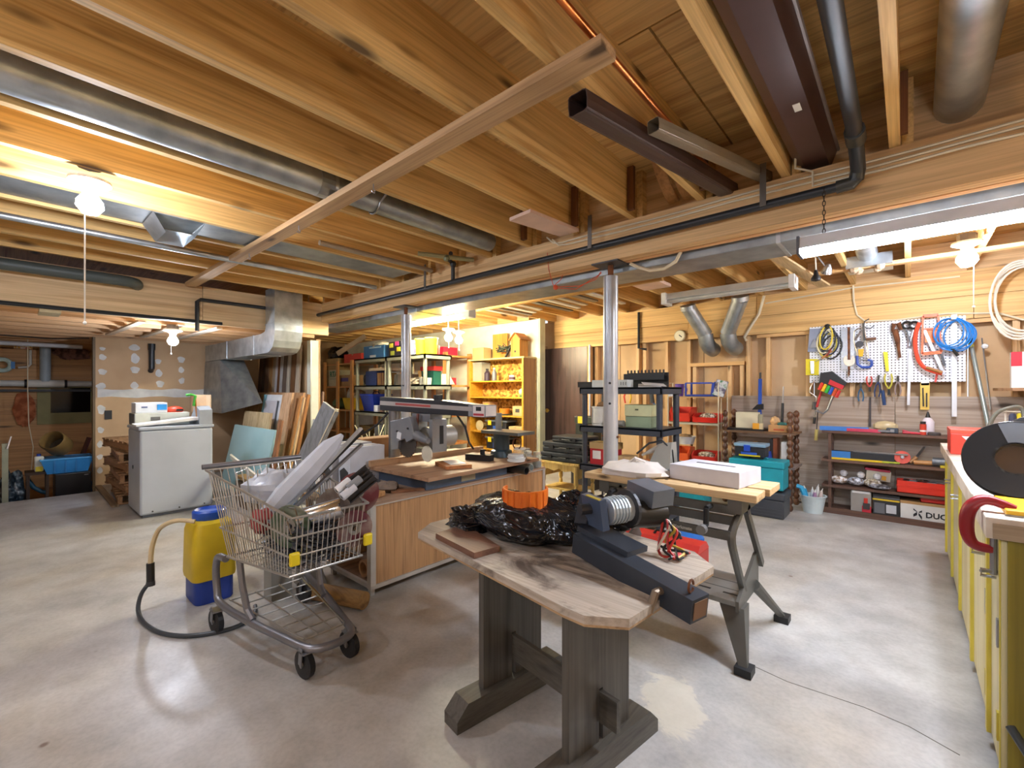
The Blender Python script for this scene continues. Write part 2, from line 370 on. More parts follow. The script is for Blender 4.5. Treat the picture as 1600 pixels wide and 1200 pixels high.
for y, z, ry, rz_ in spots:
    ph = rnd.random()*6; n = 14
    poly = [(y+ry*(1+.16*math.sin(3*t+ph)+.1*math.sin(5*t))*math.cos(t), z+rz_*(1+.15*math.cos(2*t+ph))*math.sin(t)) for t in [2*math.pi*i/n for i in range(n)]]
    mud.append(P('mud_spot', MUD, M().prism(poly, -8.1, -8.096, 'yz')))
tp = [(.82+.14*i, 1.175+.012*math.sin(i*1.7)) for i in range(14)]; tq = [(y, 1.285+.012*math.cos(i*2.1)) for i, (y, z) in enumerate(tp)]
mud.append(P('tape_joint', MUD, M().prism(tp+tq[::-1], -8.1, -8.096, 'yz')))
make('wall_left', 'tan drywall with white mud spots and a taped joint', 'wall', dwm, *mud,
  P('corner_edge', h('6d5a3c'), B(-8.2, -8.09, .775, .80, -.4, 1.978)), kind='structure')
one('wall_stud_left', 'drywall partition behind the leaning lumber', 'wall', B(-8.1, -6.15, 2.86, 2.92, 0, 1.978), DRY, kind='structure')
# plank wall of the sunken room
pw = bpy.data.objects.new('wall_sunken', None); COL.objects.link(pw); tag(pw, 'rough plank wall of the lower room at far left', 'wall', kind='structure')
PLK = wd('c89a64', '98704a', 'y', .8, sc=.6)
z = -.42
for i, hgt in enumerate((.3, .3, .28, .3, .22, .28, .2, .2, .23)):
    obj('plank', B(-9.8, -9.7+.008*(i % 2), -3.2, 1.05, z+.001, z+hgt-.001).mesh('plank', PLK), pw); z += hgt
one('wall_sunken_side', 'side wall of the lower room', 'wall', B(-9.8, -8.2, 1.05, 1.1, -.42, 1.978), TAN, kind='structure')
for i in range(4): obj('rim_board', B(-10.3+2.9*i, -7.405+2.9*i, 5.99 if i > 1 else 5.5, 6.03 if i > 1 else 5.54, 2.386, 2.69).mesh('rim_board', JOISTX), wb)
obj('plank', B(-9.8, -9.7, -3.2, 1.05, 1.87, 2.2).mesh('plank', PLK), pw)

# ================================================================ LIGHTS
def bulb_light(name, label, x, y, z, top, strength, chain=.35, col='e6eeff', boxw=.055, rad=.055):
    """Porcelain lampholder with a bare bulb; z is the bulb centre, top the mounting height."""
    make(name, label, 'light',
      P('junction_box', h('6e6258', .6), M().lathe([(boxw, 0), (boxw, .05)], (x, y, top-.05), 8)), *([P('stem', STEEL, M().cyl((x, y, z+.12), (x, y, top-.05), .01, 8))] if top-z > .24 else []),
      P('holder', h('e9e7e0', .35), M().lathe([(.0, 0), (.028, 0), (.034, .03), (.05, .04), (.085, .055), (.085, .07), (0, .075)], (x, y, z+.055), 20), smooth=True),
      P('bulb', glow('bulb_%d' % strength + col, col, strength), M().lathe([(0, -rad), (rad*.6, -rad*.8), (rad, -rad*.2), (rad*.95, rad*.3), (rad*.55, rad*.95), (0, rad*1.1)], (x, y, z), 12), smooth=True),
      P('pull_chain', h('e6e2d8', .5), M().tube([(x+.03, y-.02, z+.09), (x+.032, y-.022, z-.08), (x+.032, y-.022, z-.08-chain)], .0035, 5), P('bead', h('f2f0e8'), M().ball((x+.032, y-.022, z-.09-chain), .009, 6))))
bulb_light('bare_bulb', 'bare bulb with pull chain on joists at left', -3.14, .29, 2.22, 2.46, 85, .52)
bulb_light('bare_bulb', 'bare bulb with long white cord above the pegboard end', .32, 4.62, 2.22, 2.40, BULB_W, .26, rad=.06)
bulb_light('bare_bulb', 'bare bulb in low ceiling beside the square duct', -5.93, 1.20, 1.80, 1.975, BULB_SMALL, .05, rad=.05)
bulb_light('bare_bulb', 'bare bulb over the storage shelves', -4.77, 4.07, 2.0, 2.39, BULB_SMALL, .05, col='ffe6b8')
bulb_light('bare_bulb', 'second bare bulb over the storage shelves', -4.77, 4.26, 1.98, 2.39, BULB_SMALL, .05, col='ffe6b8')
bulb_light('bare_bulb', 'added unseen fill bulb behind the camera', -1.9, -1.6, 2.2, 2.40, BULB_FILL, .3, rad=.06)  # unseen lamp, added to brighten the foreground
bulb_light('bare_bulb', 'second added unseen fill bulb behind the camera near the cabinets', .2, -1.2, 2.2, 2.40, BULB_FILL, .3, rad=.06)  # another added lamp out of view, fill light for the foreground
# wrap LED strip hung on chains in front of the beam
lx0, lx1, ly, lz = -.395, .86, 2.58, 1.955
chains = []
for cx in (-.30, .75):
    c = M()
    for i in range(11):
        zz = lz+.05+i*.022
        c.add(*(lambda m: (m.v, m.f))(M().tube([(cx+.006*math.cos(t)*(i % 2), ly+.006*math.cos(t)*(1-i % 2), zz+.014*math.sin(t)) for t in [2*math.pi*q/8 for q in range(8)]], .0018, 4, closed=True)))
    chains.append(P('chain', h('3a3632', .5, .6), c))
make('led_strip_light', 'long lit LED strip hung on chains before the beam', 'light',
  P('housing', h('e2e4e8', .4), M().prism([(ly-.045, lz+.05), (ly+.045, lz+.05), (ly+.06, lz-.005), (ly-.06, lz-.005)], lx0, lx1, 'yz')),
  P('diffuser', glow('led', 'e8f0ff', LED_W), M().prism([(ly-.055, lz-.006), (ly+.055, lz-.006), (ly+.04, lz-.03), (ly-.04, lz-.03)], lx0+.01, lx1-.01, 'yz')),
  P('end_cap', h('50545c', .5), B(lx0-.008, lx0+.004, ly-.06, ly+.06, lz-.03, lz+.055)), *chains)
# unlit shop fixture
fx0, fx1, fy, fz = -1.96, -.765, 4.72, 2.245
make('shop_light', 'white unlit two tube shop light under the joists', 'light',
  P('housing', h('dfe2e2', .45), M().prism([(fy-.03, fz+.06), (fy+.03, fz+.06), (fy+.085, fz-.01), (fy+.06, fz-.01), (fy-.06, fz-.01), (fy-.085, fz-.01)], fx0, fx1, 'yz')),
  P('tube', h('cfd0cc', .3), M().cyl((fx0+.03, fy-.04, fz-.025), (fx1-.03, fy-.04, fz-.025), .013, 10), smooth=True),
  P('tube', h('cfd0cc', .3), M().cyl((fx0+.03, fy+.04, fz-.025), (fx1-.03, fy+.04, fz-.025), .013, 10), smooth=True),
  P('end_plate', h('e8eaea', .45), B(fx0-.01, fx0+.035, fy-.095, fy+.095, fz-.06, fz+.06)), P('end_plate', h('e8eaea', .45), B(fx1-.035, fx1+.01, fy-.095, fy+.095, fz-.06, fz+.06)))
# lit fluorescent in the storage bay
make('fluorescent_light', 'lit fluorescent batten behind the left steel post', 'light',
  P('housing', h('e0e0d8', .45), B(-4.95, -3.72, 3.46, 3.56, 2.145, 2.20)),
  P('tube', glow('fluor', 'fff6d8', TUBE_W), M().cyl((-4.93, 3.51, 2.12), (-3.84, 3.51, 2.12), .022, 10), smooth=True),
  P('end_box', h('d2d6d2', .5), B(-3.83, -3.70, 3.455, 3.565, 2.10, 2.20)))
one('tube_bracket', 'pale metal fluorescent tube reflector leaning on storage shelf', 'reflector', M().bar((-8.587,4.423,2.002), (-8.163,4.797,2.362), .09, .04, (0, 1, .3)), h('c9b8a0', .35, .5))

# ================================================================ DUCTS AND PIPES
make('trunk_duct', 'long rectangular galvanised trunk duct behind the beam', 'duct', P('body', GALVD, B(-6.25, 1.0, 2.89, 3.22, 2.105, 2.37), bevel=.006), *[P('seam', GALV, B(x-.01, x+.01, 2.885, 3.225, 2.10, 2.372)) for x in (-3.9, -.55)])
# square drop duct
ya, yb, xr, xl = 2.02, 2.33, -5.36, -5.63
elbow = [(xr, 2.40)] + [(xr-.26+.26*math.cos(R(a)), 1.97-.26+.26*math.sin(R(a))+.02) for a in (0, -22, -45, -67, -90)][:0]
prof = [(xl, 2.44), (xr, 2.44), (xr, 1.95), (xr-.02, 1.84), (xr-.07, 1.765), (xr-.15, 1.72), (xr-.25, 1.705), (-8.0, 1.705), (-8.0, 1.94), (-5.78, 1.94), (xl-.02, 1.96), (xl, 2.0)]
make('drop_duct', 'shiny square galvanised duct bending down from joists to the left', 'duct',
  P('elbow', GALV, M().prism(prof, ya, yb, 'xz')),
  P('seam', GALV, B(xl-.005, xr+.006, ya-.006, yb+.006, 2.03, 2.045)), P('seam', GALV, B(-6.02, -6.0, ya-.006, yb+.006, 1.70, 1.945)), P('seam', GALV, B(-7.02, -7.0, ya-.006, yb+.006, 1.70, 1.945)),
  P('boot', GALVD, M().add([(-8.02, ya, 1.94), (-8.02, yb, 1.94), (-7.3, yb, 1.70), (-7.3, ya, 1.70), (-8.02, ya, 1.70), (-8.02, yb, 1.70), (-8.05, ya-.02, 0.95), (-8.05, yb, .95), (-6.6, yb, 1.1), (-7.15, ya-.02, .95)],
     [[4, 6, 9, 3], [3, 9, 8, 2], [4, 5, 7, 6], [5, 2, 8, 7], [6, 7, 8, 9], [4, 3, 2, 5]])))
# round ducts between joists
make('round_duct', 'long round galvanised duct between joists over the left bay', 'duct',
  P('pipe', GALV, M().cyl((-2.535, -3.0, 2.465), (-2.535, 1.28, 2.465), .078, 20), P('seam_lip', GALVD, M().cyl((-2.535, 1.18, 2.465), (-2.535, 1.26, 2.465), .080, 20)), smooth=True),
  P('pipe', GALVD, M().cyl((-2.535, 1.2, 2.465), (-2.535, 2.6, 2.465), .068, 20), smooth=True),
  P('hanger_strap', STEEL, M().tube(arcpts((-2.535, 1.55, 2.465), .075, 200, 340, 8, 'xz')+[(-2.24, 1.55, 2.56)], .006, 5)))
make('panned_duct', 'flat sheet metal duct with open boot between left joists', 'duct',
  P('pan', GALVD, B(-3.905, -3.56, -3.0, 2.6, 2.405, 2.44)), P('boot', GALV, M().add([(-3.9, .62, 2.40), (-3.56, .62, 2.40), (-3.56, .9, 2.40), (-3.9, .9, 2.40), (-3.95, .7, 2.31), (-3.65, .7, 2.31), (-3.65, .86, 2.31), (-3.95, .86, 2.31)], [[0, 1, 5, 4], [2, 3, 7, 6], [3, 0, 4, 7]])))
one('steel_conduit', 'thin galvanised pipe running under the left joists', 'pipe', M().cyl((-4.25, -3.0, 2.365), (-4.25, 2.62, 2.365), .022, 10), GALV, smooth=True)
one('steel_conduit', 'dull tube clipped under joists near the drop duct', 'pipe', M().cyl((-3.28, 1.55, 2.37), (-3.28, 2.60, 2.37), .02, 10), h('9c8d78', .5, .4), smooth=True)
make('shutoff_valve_pipe', 'old brass pipe stub with valve above the beam', 'pipe', P('pipe', h('8a8460', .45, .6), M().cyl((-2.95, 2.2, 2.37), (-2.75, 2.62, 2.37), .018, 10), smooth=True), P('valve', h('6a6a50', .45, .6), M().ball((-2.85, 2.41, 2.36), .03, 8)))
one('drain_pipe', 'dull black drain pipe along the top of the left header', 'pipe', M().tube([(-5.52, -3.0, 2.30), (-5.52, .7, 2.30), (-5.53, .78, 2.30), (-5.58, .84, 2.30), (-5.665, .86, 2.30)], .05, 14), h('4a5250', .45), smooth=True)
one('black_conduit', 'thin black pipe along the bottom of the left header', 'pipe', M().cyl((-5.64, -3.0, 2.0), (-5.64, 1.58, 2.0), .018, 8), ABS, smooth=True)
one('elbow_pipe', 'black pipe with an elbow on header beside the square duct', 'pipe', M().tube([(-5.64, 2.02, 2.235), (-5.64, 1.38, 2.235), (-5.64, 1.35, 2.21), (-5.64, 1.35, 1.9)], .02, 10), ABS, smooth=True)
one('wood_block', 'short pale block nailed under the left header', 'block', B(-5.95, -5.66, .20, .335, 1.955, 1.983), wd('c9b890', 'a08d66', 'y'))
make('wall_pipe', 'short black pipe elbow hanging on the spotted drywall', 'pipe', P('riser', ABS, M().tube([(-8.02, 1.38, 1.93), (-8.02, 1.38, 1.58), (-8.09, 1.38, 1.55)], .035, 10), smooth=True), P('coupling', ABS, M().cyl((-8.02, 1.38, 1.84), (-8.02, 1.38, 1.93), .042, 10)))
for y0, lab in ((.92, 'left'), (1.25, 'middle'), (1.60, 'right')):
    one('strapping', 'bright %s wood strap below the low ceiling by the bulb' % lab, 'strap', M().bar((-5.8, y0, 1.969), (-7.5, y0-.06, 1.969), .06, .02), h('d8c6ae', .7), group='low ceiling straps')
# black pipe along the beam, with riser and hangers
bp = [(-5.846,2.66,2.023), (-3.705,2.66,2.171), (-1.27,2.66,2.209), (-.215, 2.66, 2.245), (-.185, 2.64, 2.26), (-.18, 2.6, 2.33), (-.175, 2.5, 2.385), (-.14, 1.7, 2.37), (-.02, -1.5, 2.37)]
bp = [(-6.0, 2.66, 2.235), (-3.7, 2.66, 2.24), (-1.4, 2.66, 2.245), (-.23, 2.66, 2.25), (-.185, 2.655, 2.26), (-.175, 2.64, 2.30), (-.175, 2.5, 2.385), (-.17, 2.3, 2.375), (-.14, -3.0, 2.37)]
make('water_pipe', 'black plastic water pipe running along the beam', 'pipe', P('run', ABS, M().tube(bp[:5], .022, 10), smooth=True), P('riser', ABS, M().tube(bp[4:], .03, 12), smooth=True),
  P('elbow', h('3a3a34', .35), M().tube([(-.26, 2.66, 2.25), (-.2, 2.66, 2.252), (-.18, 2.652, 2.27), (-.176, 2.64, 2.31)], .03, 10), smooth=True),
  P('coupling', h('3a3a34', .35), M().tube([(-.175, 2.52, 2.386), (-.172, 2.40, 2.38)], .038, 12), smooth=True))
for x, w_ in ((-3.42, 'far left end'), (-1.62, 'part just left of right post'), (-.57, 'part near the LED strip')): one('pipe_hanger', 'perforated strap holding the %s of beam pipe' % w_, 'strap', M().bar((x, 2.628, 2.235), (x, 2.632, 2.46), .03, .004, (0, 1, 0)), h('77746e', .4, .8), group='perforated pipe straps on the beam')
make('tee_pipe', 'black pipe tee rising into joists above the beam', 'pipe', P('riser', ABS, M().tube([(-3.05, 2.655, 2.26), (-3.05, 2.655, 2.40), (-3.05, 2.62, 2.42), (-2.9, 2.5, 2.43)], .018, 8), smooth=True), P('tee', ABS, M().ball((-3.05, 2.655, 2.40), .03, 8)))
# cables stapled on the beam
for i, (z0, dz) in enumerate(((2.352, 0), (2.325, .004), (2.30, -.002))):
    x_end = (-1.9, -1.85, -.30)[i]
    pts = [(x_end+(1.2-x_end)*k/14, 2.703, z0+.004*math.sin(k*1.3+i)) for k in range(15)]
    if i < 2: pts = [(x_end-.12, 2.68, z0+.06), (x_end-.07, 2.69, z0+.01)]+pts
    else: pts = [(-.42, 2.6, 2.46), (-.43, 2.66, 2.40), (-.36, 2.69, 2.37), (-.36, 2.70, 2.30)]+pts
    one('beam_cable', ['uppermost white cable stapled along the beam', 'middle white cable stapled along the beam', 'lowest white cable along the right end of beam'][i], 'cable', M().tube(pts, .006, 6), CABLE, smooth=True)
one('cable_loop', 'cream cable sagging beside the top of right post', 'cable', M().tube([(-1.43, 2.84, 2.14), (-1.38, 2.86, 2.11), (-1.3, 2.87, 2.075), (-1.2, 2.87, 2.07), (-1.12, 2.86, 2.10), (-1.08, 2.84, 2.15)], .011, 6), CABLE, smooth=True)
cord = M().tube([(-2.032,2.7,2.304), (-2.02,2.7,2.182), (-2.008,2.74,2.067), (-1.987,2.76,2.043)], .003, 5).tube([(-1.987,2.76,2.043), (-1.829,2.78,2.013), (-1.641,2.78,2.084), (-1.61, 2.76, 2.10)], .003, 5).tube([(-1.999,2.76,2.054), (-1.801,2.78,2.032), (-1.667,2.78,2.057), (-1.60, 2.75, 2.09)], .003, 5).tube([(-2.011,2.76,2.066), (-1.946,2.76,2.104), (-1.92,2.74,2.124)], .003, 5).ball((-1.999,2.76,2.049), .02, 8)
one('red_twine', 'tangled red twine looped between the beam and post', 'twine', cord, h('c8502c', .6))
# posts
def post(px, lab):
    x = px
    make('steel_post', lab, 'post', P('tube', mottled('post_paint', [(.35, 'a4a7ac'), (.6, 'bcc0c4')], (4, 4, 4), .32, .4), M().cyl((x, 2.79, .012), (x, 2.79, 2.06), .05, 24), P('hole', BLK, M().cyl((x+.02, 2.739, 1.32), (x+.02, 2.747, 1.32), .008, 8)), P('hole', BLK, M().cyl((x+.02, 2.739, 1.18), (x+.02, 2.747, 1.18), .008, 8)), smooth=True),
      P('screw', RUST, M().cyl((x, 2.79, 2.06), (x, 2.79, 2.14), .02, 10)), P('top_plate', DSTEEL, B(x-.1, x+.1, 2.70, 2.86, 2.138, 2.148)), P('base_plate', DSTEEL, B(x-.075, x+.075, 2.715, 2.865, 0, .012)),
      P('pin', RUST, M().cyl((x-.065, 2.79, .95), (x+.065, 2.79, .95), .008, 8)))
post(-1.55, 'grey steel post with holes beside the workbench'); post(-3.95, 'grey steel post behind the radial arm saw')

# ================================================================ THINGS STORED IN THE CEILING
make('wood_strap', 'long board nailed across joists carrying small hooks', 'board', P('board', wd('c8a478', 'a07a50', 'x', .9), B(-5.60, -.72, 1.235, 1.33, 2.352, 2.388)),
  *[P('hook', STEEL, M().tube([(x, 1.28, 2.353), (x, 1.28, 2.325)]+arcpts((x, 1.28, 2.315), .01, 90, -180, 6, 'yz'), .003, 5)) for x in (-2.1, -3.0, -3.9)])
def downspout(name, lab, p, q, w, t, matl, ribs=7):
    p, q = Vector(p), Vector(q); d = (q-p).normalized(); a = d.cross(Vector((0, 0, 1))).normalized(); b = a.cross(d)
    ring = []
    n = 28
    for i in range(n):
        th = 2*math.pi*i/n; cx, cy = math.cos(th), math.sin(th)
        e = .32; u = math.copysign(abs(cx)**e, cx)*w/2; v = math.copysign(abs(cy)**e, cy)*t/2
        k = 1-.035*(i % 2); ring.append((u*k, v*k))
    m = M(); vs = [p+a*u+b*v for u, v in ring]+[q+a*u+b*v for u, v in ring]+[p+(a*u+b*v)*.93 for u, v in ring]+[p+d*.5+(a*u+b*v)*.9 for u, v in ring]
    fs = [[i, (i+1) % n, n+(i+1) % n, n+i] for i in range(n)]+[[i, (i+1) % n, 2*n+(i+1) % n, 2*n+i] for i in range(n)]+[[2*n+i, 2*n+(i+1) % n, 3*n+(i+1) % n, 3*n+i] for i in range(n)]+[list(range(3*n, 4*n)), list(range(n, 2*n))]
    m.add(vs, fs); one(name, lab, 'downspout', m, matl)
downspout('downspout', 'large brown ribbed downspout resting on the beam', (-.875, 1.34, 2.285), (-.77, 2.78, 2.42), .085, .075, h('4a3832', .38, .2))
downspout('downspout', 'smaller taupe ribbed downspout beside the brown one', (-.765, 1.72, 2.33), (-.58, 2.80, 2.445), .055, .055, h('8a7d68', .38, .2))
make('gutter', 'brown metal gutter with a barcode sticker between joists', 'gutter', P('trough', h('543a34', .35, .2), M().add([(-.44, -1, 2.50), (-.44, -1, 2.44), (-.40, -1, 2.42), (-.30, -1, 2.42), (-.27, -1, 2.50), (-.44, 3.0, 2.50), (-.44, 3.0, 2.44), (-.40, 3.0, 2.42), (-.30, 3.0, 2.42), (-.27, 3.0, 2.50)], [[0, 1, 6, 5], [1, 2, 7, 6], [2, 3, 8, 7], [3, 4, 9, 8]])), P('sticker', WHITE, B(-.35, -.325, 2.1, 2.16, 2.417, 2.419)), P('rim', h('8d8078', .4, .3), M().cyl((-.268, -1, 2.50), (-.268, 3.0, 2.50), .008, 6)))
one('copper_pipe', 'copper pipe running between joists over the brace', 'pipe', M().cyl((-.735, -1.0, 2.405), (-.80, 2.75, 2.45), .013, 10), h('c8743c', .28, .9), smooth=True)
one('round_vent_duct', 'large round metal duct rising past the beam at right', 'duct', M().cyl((.15, 1.0, 2.55), (.17, 2.82, 2.55), .085, 22), GALV, smooth=True)
make('foam_board', 'pale pink foam board hung below joists at centre', 'board', P('sheet', h('d8b8a4', .7), M().prism([(-1.93, 2.16), (-1.74, 2.14), (-1.70, 2.62), (-1.86, 2.62)], 2.365, 2.386)))
one('foam_board', 'pink foam board tucked above the shop light', 'board', B(-2.15, -1.86, 4.05, 4.62, 2.355, 2.386), h('d8b8a4', .7))
for i, x in enumerate((-1.13, -1.04)):
    one('curved_wood', ['left bent wood runner stored above the beam', 'right bent wood runner stored above the beam'][i], 'wood', M().grid(lambda u, v: (x+.06*v+.02*u, 2.5+.24*u, 2.62-.2*math.sin(u*1.4)+.01*v), 8, 1).grid(lambda u, v: (x+.06*v+.02*u, 2.51+.24*u, 2.63-.2*math.sin(u*1.4)+.01*v), 8, 1), wd('b8864c', '70481e', 'y'))
for i, x in enumerate((-4.3, -4.12, -3.95, -3.75, -3.5, -3.3, -3.12, -2.9, -2.72)):
    one('metal_strip', 'thin metal channel strip stored across the ceiling straps', 'strip', B(x, x+.07, 3.45+.1*(i % 3), 5.15-.12*(i % 4), 2.352, 2.372), (h('b8b4a8', .4, .5), h('6a6660', .4, .5), h('d0c8b4', .5))[i % 3], group='metal strips stored in the ceiling')
one('wood_strap', 'thin strap nailed under the joists before the pegboard wall', 'board', B(-1.0, 1.0, 5.05, 5.12, 2.355, 2.386), PINEX)
one('wood_strap', 'long thin strap under the joists of the storage area', 'board', B(-9.0, -1.75, 4.12, 4.17, 2.318, 2.35), wd('c99a50', 'a07030', 'x'))
one('diagonal_board', 'loose pale board wedged diagonally by the trouble light', 'board', M().bar((-.93, 3.6, 2.42), (-.62, 5.35, 2.30), .10, .018), wd('cdb080', 'a88a58', 'y'))
make('trouble_light', 'clamp work lamp and black plug dangling below LED strip', 'lamp', P('plug', BLK, M().lathe([(.0, 0), (.035, .01), (.038, .03), (.02, .06), (.012, .1)], (-0.601,4.673,2.216), 10), smooth=True), P('cord', h('d8d0c0'), M().tube([(-0.605,4.67,2.428), (-0.601,4.673,2.328), (-0.601,4.673,2.239)], .006, 6)),
  P('lamp_arm', STEEL, M().tube([(-0.592,4.681,2.439), (-0.534,4.732,2.339)], .006, 6)), P('reflector', h('b8bcc0', .25, .8), M().lathe([(.012, .06), (.03, .03), (.045, -.02)], (-0.53,4.736,2.311), 12, (30, 20, 0)), smooth=True))
make('register_boot', 'metal register boot stuffed with insulation between joists', 'duct', P('boot', GALV, B(-.42, -.10, 5.0, 5.3, 2.36, 2.46)), P('neck', GALV, M().cyl((-.27, 4.2, 2.52), (-.27, 5.05, 2.47), .075, 14), smooth=True), P('insulation', mottled('fluff', [(.4, 'a88c6c'), (.6, 'd0b898')], (30, 30, 30), .95), M().ball((-.36, 5.04, 2.36), .05, 8, (.9, .7, .9)).ball((-.33, 5.06, 2.34), .035, 8).ball((-.18, 5.04, 2.36), .05, 8, (.7, .8, .9)).ball((-.20, 5.06, 2.335), .03, 8)))
one('vent_cap', 'round white vent collar high between joists', 'vent', M().lathe([(.07, 0), (.085, .02), (.085, .3)], (-1.55, 4.15, 2.46), 18, (-80, 0, 0)), h('b9bab4', .4, .4), smooth=True)
def wall_duct(lab, x0, x1, z1, zb):
    make('wall_duct', lab, 'duct', P('pipe', GALV, M().tube([(x0, 5.5, z1), (x1, 5.74, zb+.16)], .085, 18), smooth=True), P('elbow', GALVD, M().tube([(x1, 5.74, zb+.16), (x1+.01, 5.76, zb+.06), (x1+.03, 5.82, zb), (x1+.04, 5.92, zb-.02)], .09, 16), smooth=True), P('collar', GALV, M().tube([(x0-.01*(x1-x0), 5.48, z1+.03), (x0, 5.5, z1-.02)], .09, 18), smooth=True))
wall_duct('left round duct bending into the wall', -2.0, -1.88, 2.27, 1.80); wall_duct('right slanted round duct bending into the wall', -1.42, -1.62, 2.30, 1.80)
one('wall_conduit', 'cream cable curving down past the right wall duct', 'cable', M().tube([(-1.257,5.86,2.374), (-1.315,5.88,2.174), (-1.413,5.89,2.018), (-1.476,5.89,1.909), (-1.465,5.93,1.873)], .016, 8), CABLE, smooth=True)
one('wall_cable', 'cream cable dropping from joist to behind the pegboard', 'cable', M().tube([(-0.431,5.88,2.368), (-0.427,5.895,2.209), (-0.401,5.895,2.059), (-0.332,5.895,1.985), (-0.091,5.897,1.973), (0.277,5.897,1.996), (0.606,5.897,1.964), (0.759,5.897,1.885)], .009, 6), CABLE, smooth=True)
one('wall_cable', 'thin cream cable along the top of the plank wall', 'cable', M().tube([(-1.251,5.895,2.288), (-0.449,5.895,2.347), (0.362,5.895,2.332)], .008, 6), CABLE, smooth=True)
coil = M()
for i in range(6):
    cx, cz, a, b_ = .70+.012*i, 2.03+.005*i, .17+.012*(i % 3), .33-.02*(i % 4)
    coil.tube([(cx+a*math.cos(t), 5.70+.03*(i-3)*.6, cz+b_*math.sin(t)) for t in [2*math.pi*q/28 for q in range(28)]], .009, 6, closed=True)
one('cable_coil', 'coil of grey cable hanging at the right end of wall', 'cable', coil, h('cfc8b8', .55), smooth=True)
make('thermometer', 'small round dial thermometer on the plank wall', 'thermometer', P('case', h('b9a888', .5), M().lathe([(.0, 0), (.075, 0), (.078, .02), (.07, .025)], (-2.252,5.902,1.988), 22, (90, 0, 0))), P('dial', h('dcd6bc', .5), M().lathe([(0, .026), (.066, .026), (.066, .03), (0, .03)], (-2.252,5.902,1.988), 22, (90, 0, 0))), P('needle', BLK, M().cb((-2.24,5.872,1.984), (.05, .002, .012), (0, 40, 0))))
one('wall_pipe', 'black pipe dropping down the wall beside studs', 'pipe', M().tube([(-2.827,5.88,2.363), (-2.827,5.88,1.861), (-2.714,5.88,1.837)], .018, 8), ABS, smooth=True)

# ================================================================ PEGBOARD WALL
def XZ(*p): return [(q[0], q[2]) for q in p]
def pegmat():
    m, nt, b = new_mat('pegboard')
    tc = nt.nodes.new('ShaderNodeTexCoord'); sp = nt.nodes.new('ShaderNodeSeparateXYZ'); cb_ = nt.nodes.new('ShaderNodeCombineXYZ')
    nt.links.new(tc.outputs['Object'], sp.inputs[0]); nt.links.new(sp.outputs[0], cb_.inputs[0]); nt.links.new(sp.outputs[2], cb_.inputs[1])
    vo = nt.nodes.new('ShaderNodeTexVoronoi'); vo.voronoi_dimensions = '2D'; vo.inputs['Scale'].default_value = 36; vo.inputs['Randomness'].default_value = 0
    nt.links.new(cb_.outputs[0], vo.inputs['Vector'])
    nt.links.new(ramp(nt, vo.outputs['Distance'], [(.17, lin('3a3a3c')), (.24, lin('dfe2e8'))]), b.inputs['Base Color']); b.inputs['Roughness'].default_value = .5
    return m
YB, YT = 5.885, 5.865
one('pegboard', 'white perforated tool board on the back wall', 'pegboard', B(-.815, .40, YB, 5.90, 1.352, 1.965), pegmat())
def flat(poly, t=.012, y=YT): return M().prism(poly, y, y+t, 'xz')
def rod(pts, r=.004, n=6): return M().tube(pts, r, n)
make('blister_pack', 'blue grey carded part at top left of pegboard', 'package', P('card', h('8790a4', .4), flat(XZ((-0.812,5.865,1.946), (-0.719,5.865,1.944), (-0.725,5.865,1.694), (-0.83,5.865,1.694)))), P('part', STEEL, flat(XZ((-0.769,5.85,1.836), (-0.734,5.85,1.736), (-0.81,5.85,1.734)), .014, 5.85)))
make('blister_pack', 'yellow carded steel fitting at left edge of pegboard', 'package', P('card', h('e0cf20', .45), flat(XZ((-0.848,5.865,1.617), (-0.725,5.865,1.611), (-0.73,5.865,1.437), (-0.848,5.865,1.44)))), P('part', CHROME, flat(XZ((-0.805,5.85,1.593), (-0.769,5.85,1.591), (-0.769,5.85,1.452), (-0.799,5.85,1.452)), .014, 5.85)))
jc = []
for i, (c, dx) in enumerate((('d8c030', 0), ('1c2230', .02), ('d8d0b0', -.015), ('23304a', .035), ('c8b838', .01), ('26282c', .05))):
    pts = [(-.66+dx+(.055+.006*i)*math.cos(t)+.04*math.sin(t)*.3, 5.835+.006*i, 1.835+.125*math.sin(t)-.02*i) for t in [2*math.pi*q/18 for q in range(18)]]
    jc.append(P('strand', h(c, .5), M().tube(pts, .008, 6, closed=True)))
make('cable_bundle', 'bundle of yellow and black leads hung on pegboard', 'cables', *jc, P('tie', BLK, M().ball((-.65, 5.845, 1.955), .03, 8)))
make('paint_scraper', 'scraper with orange wood handle below the cable bundle', 'scraper', P('handle', h('b8783c', .5), M().bar((-0.607,5.83,1.692), (-0.697,5.83,1.615), .022, .016)), P('blade', STEEL, M().bar((-0.703,5.83,1.615), (-0.755,5.83,1.583), .03, .004)))
one('red_brush', 'small tool with dark red handle under the bundle', 'brush', M().bar((-0.617,5.82,1.713), (-0.651,5.82,1.633), .018, .014), h('7a2018', .5))
make('joint_knife', 'wide steel taping knife on pegboard', 'knife', P('blade', h('b8bcc0', .25, .9), flat(XZ((-0.534,5.87,1.928), (-0.42,5.87,1.924), (-0.42,5.87,1.49), (-0.534,5.87,1.487)), .006, 5.87)))
one('long_file', 'long rusty file hanging in front of the steel knife', 'file', flat(XZ((-0.477,5.85,1.934), (-0.456,5.85,1.932), (-0.456,5.85,1.444), (-0.464,5.85,1.404), (-0.472,5.85,1.444)), .01, 5.85), RUST)
wr = [(math.cos(R(a))*.062, math.sin(R(a))*.062) for a in range(118, 423, 15)]
cw = (-0.46,5.83,1.584)
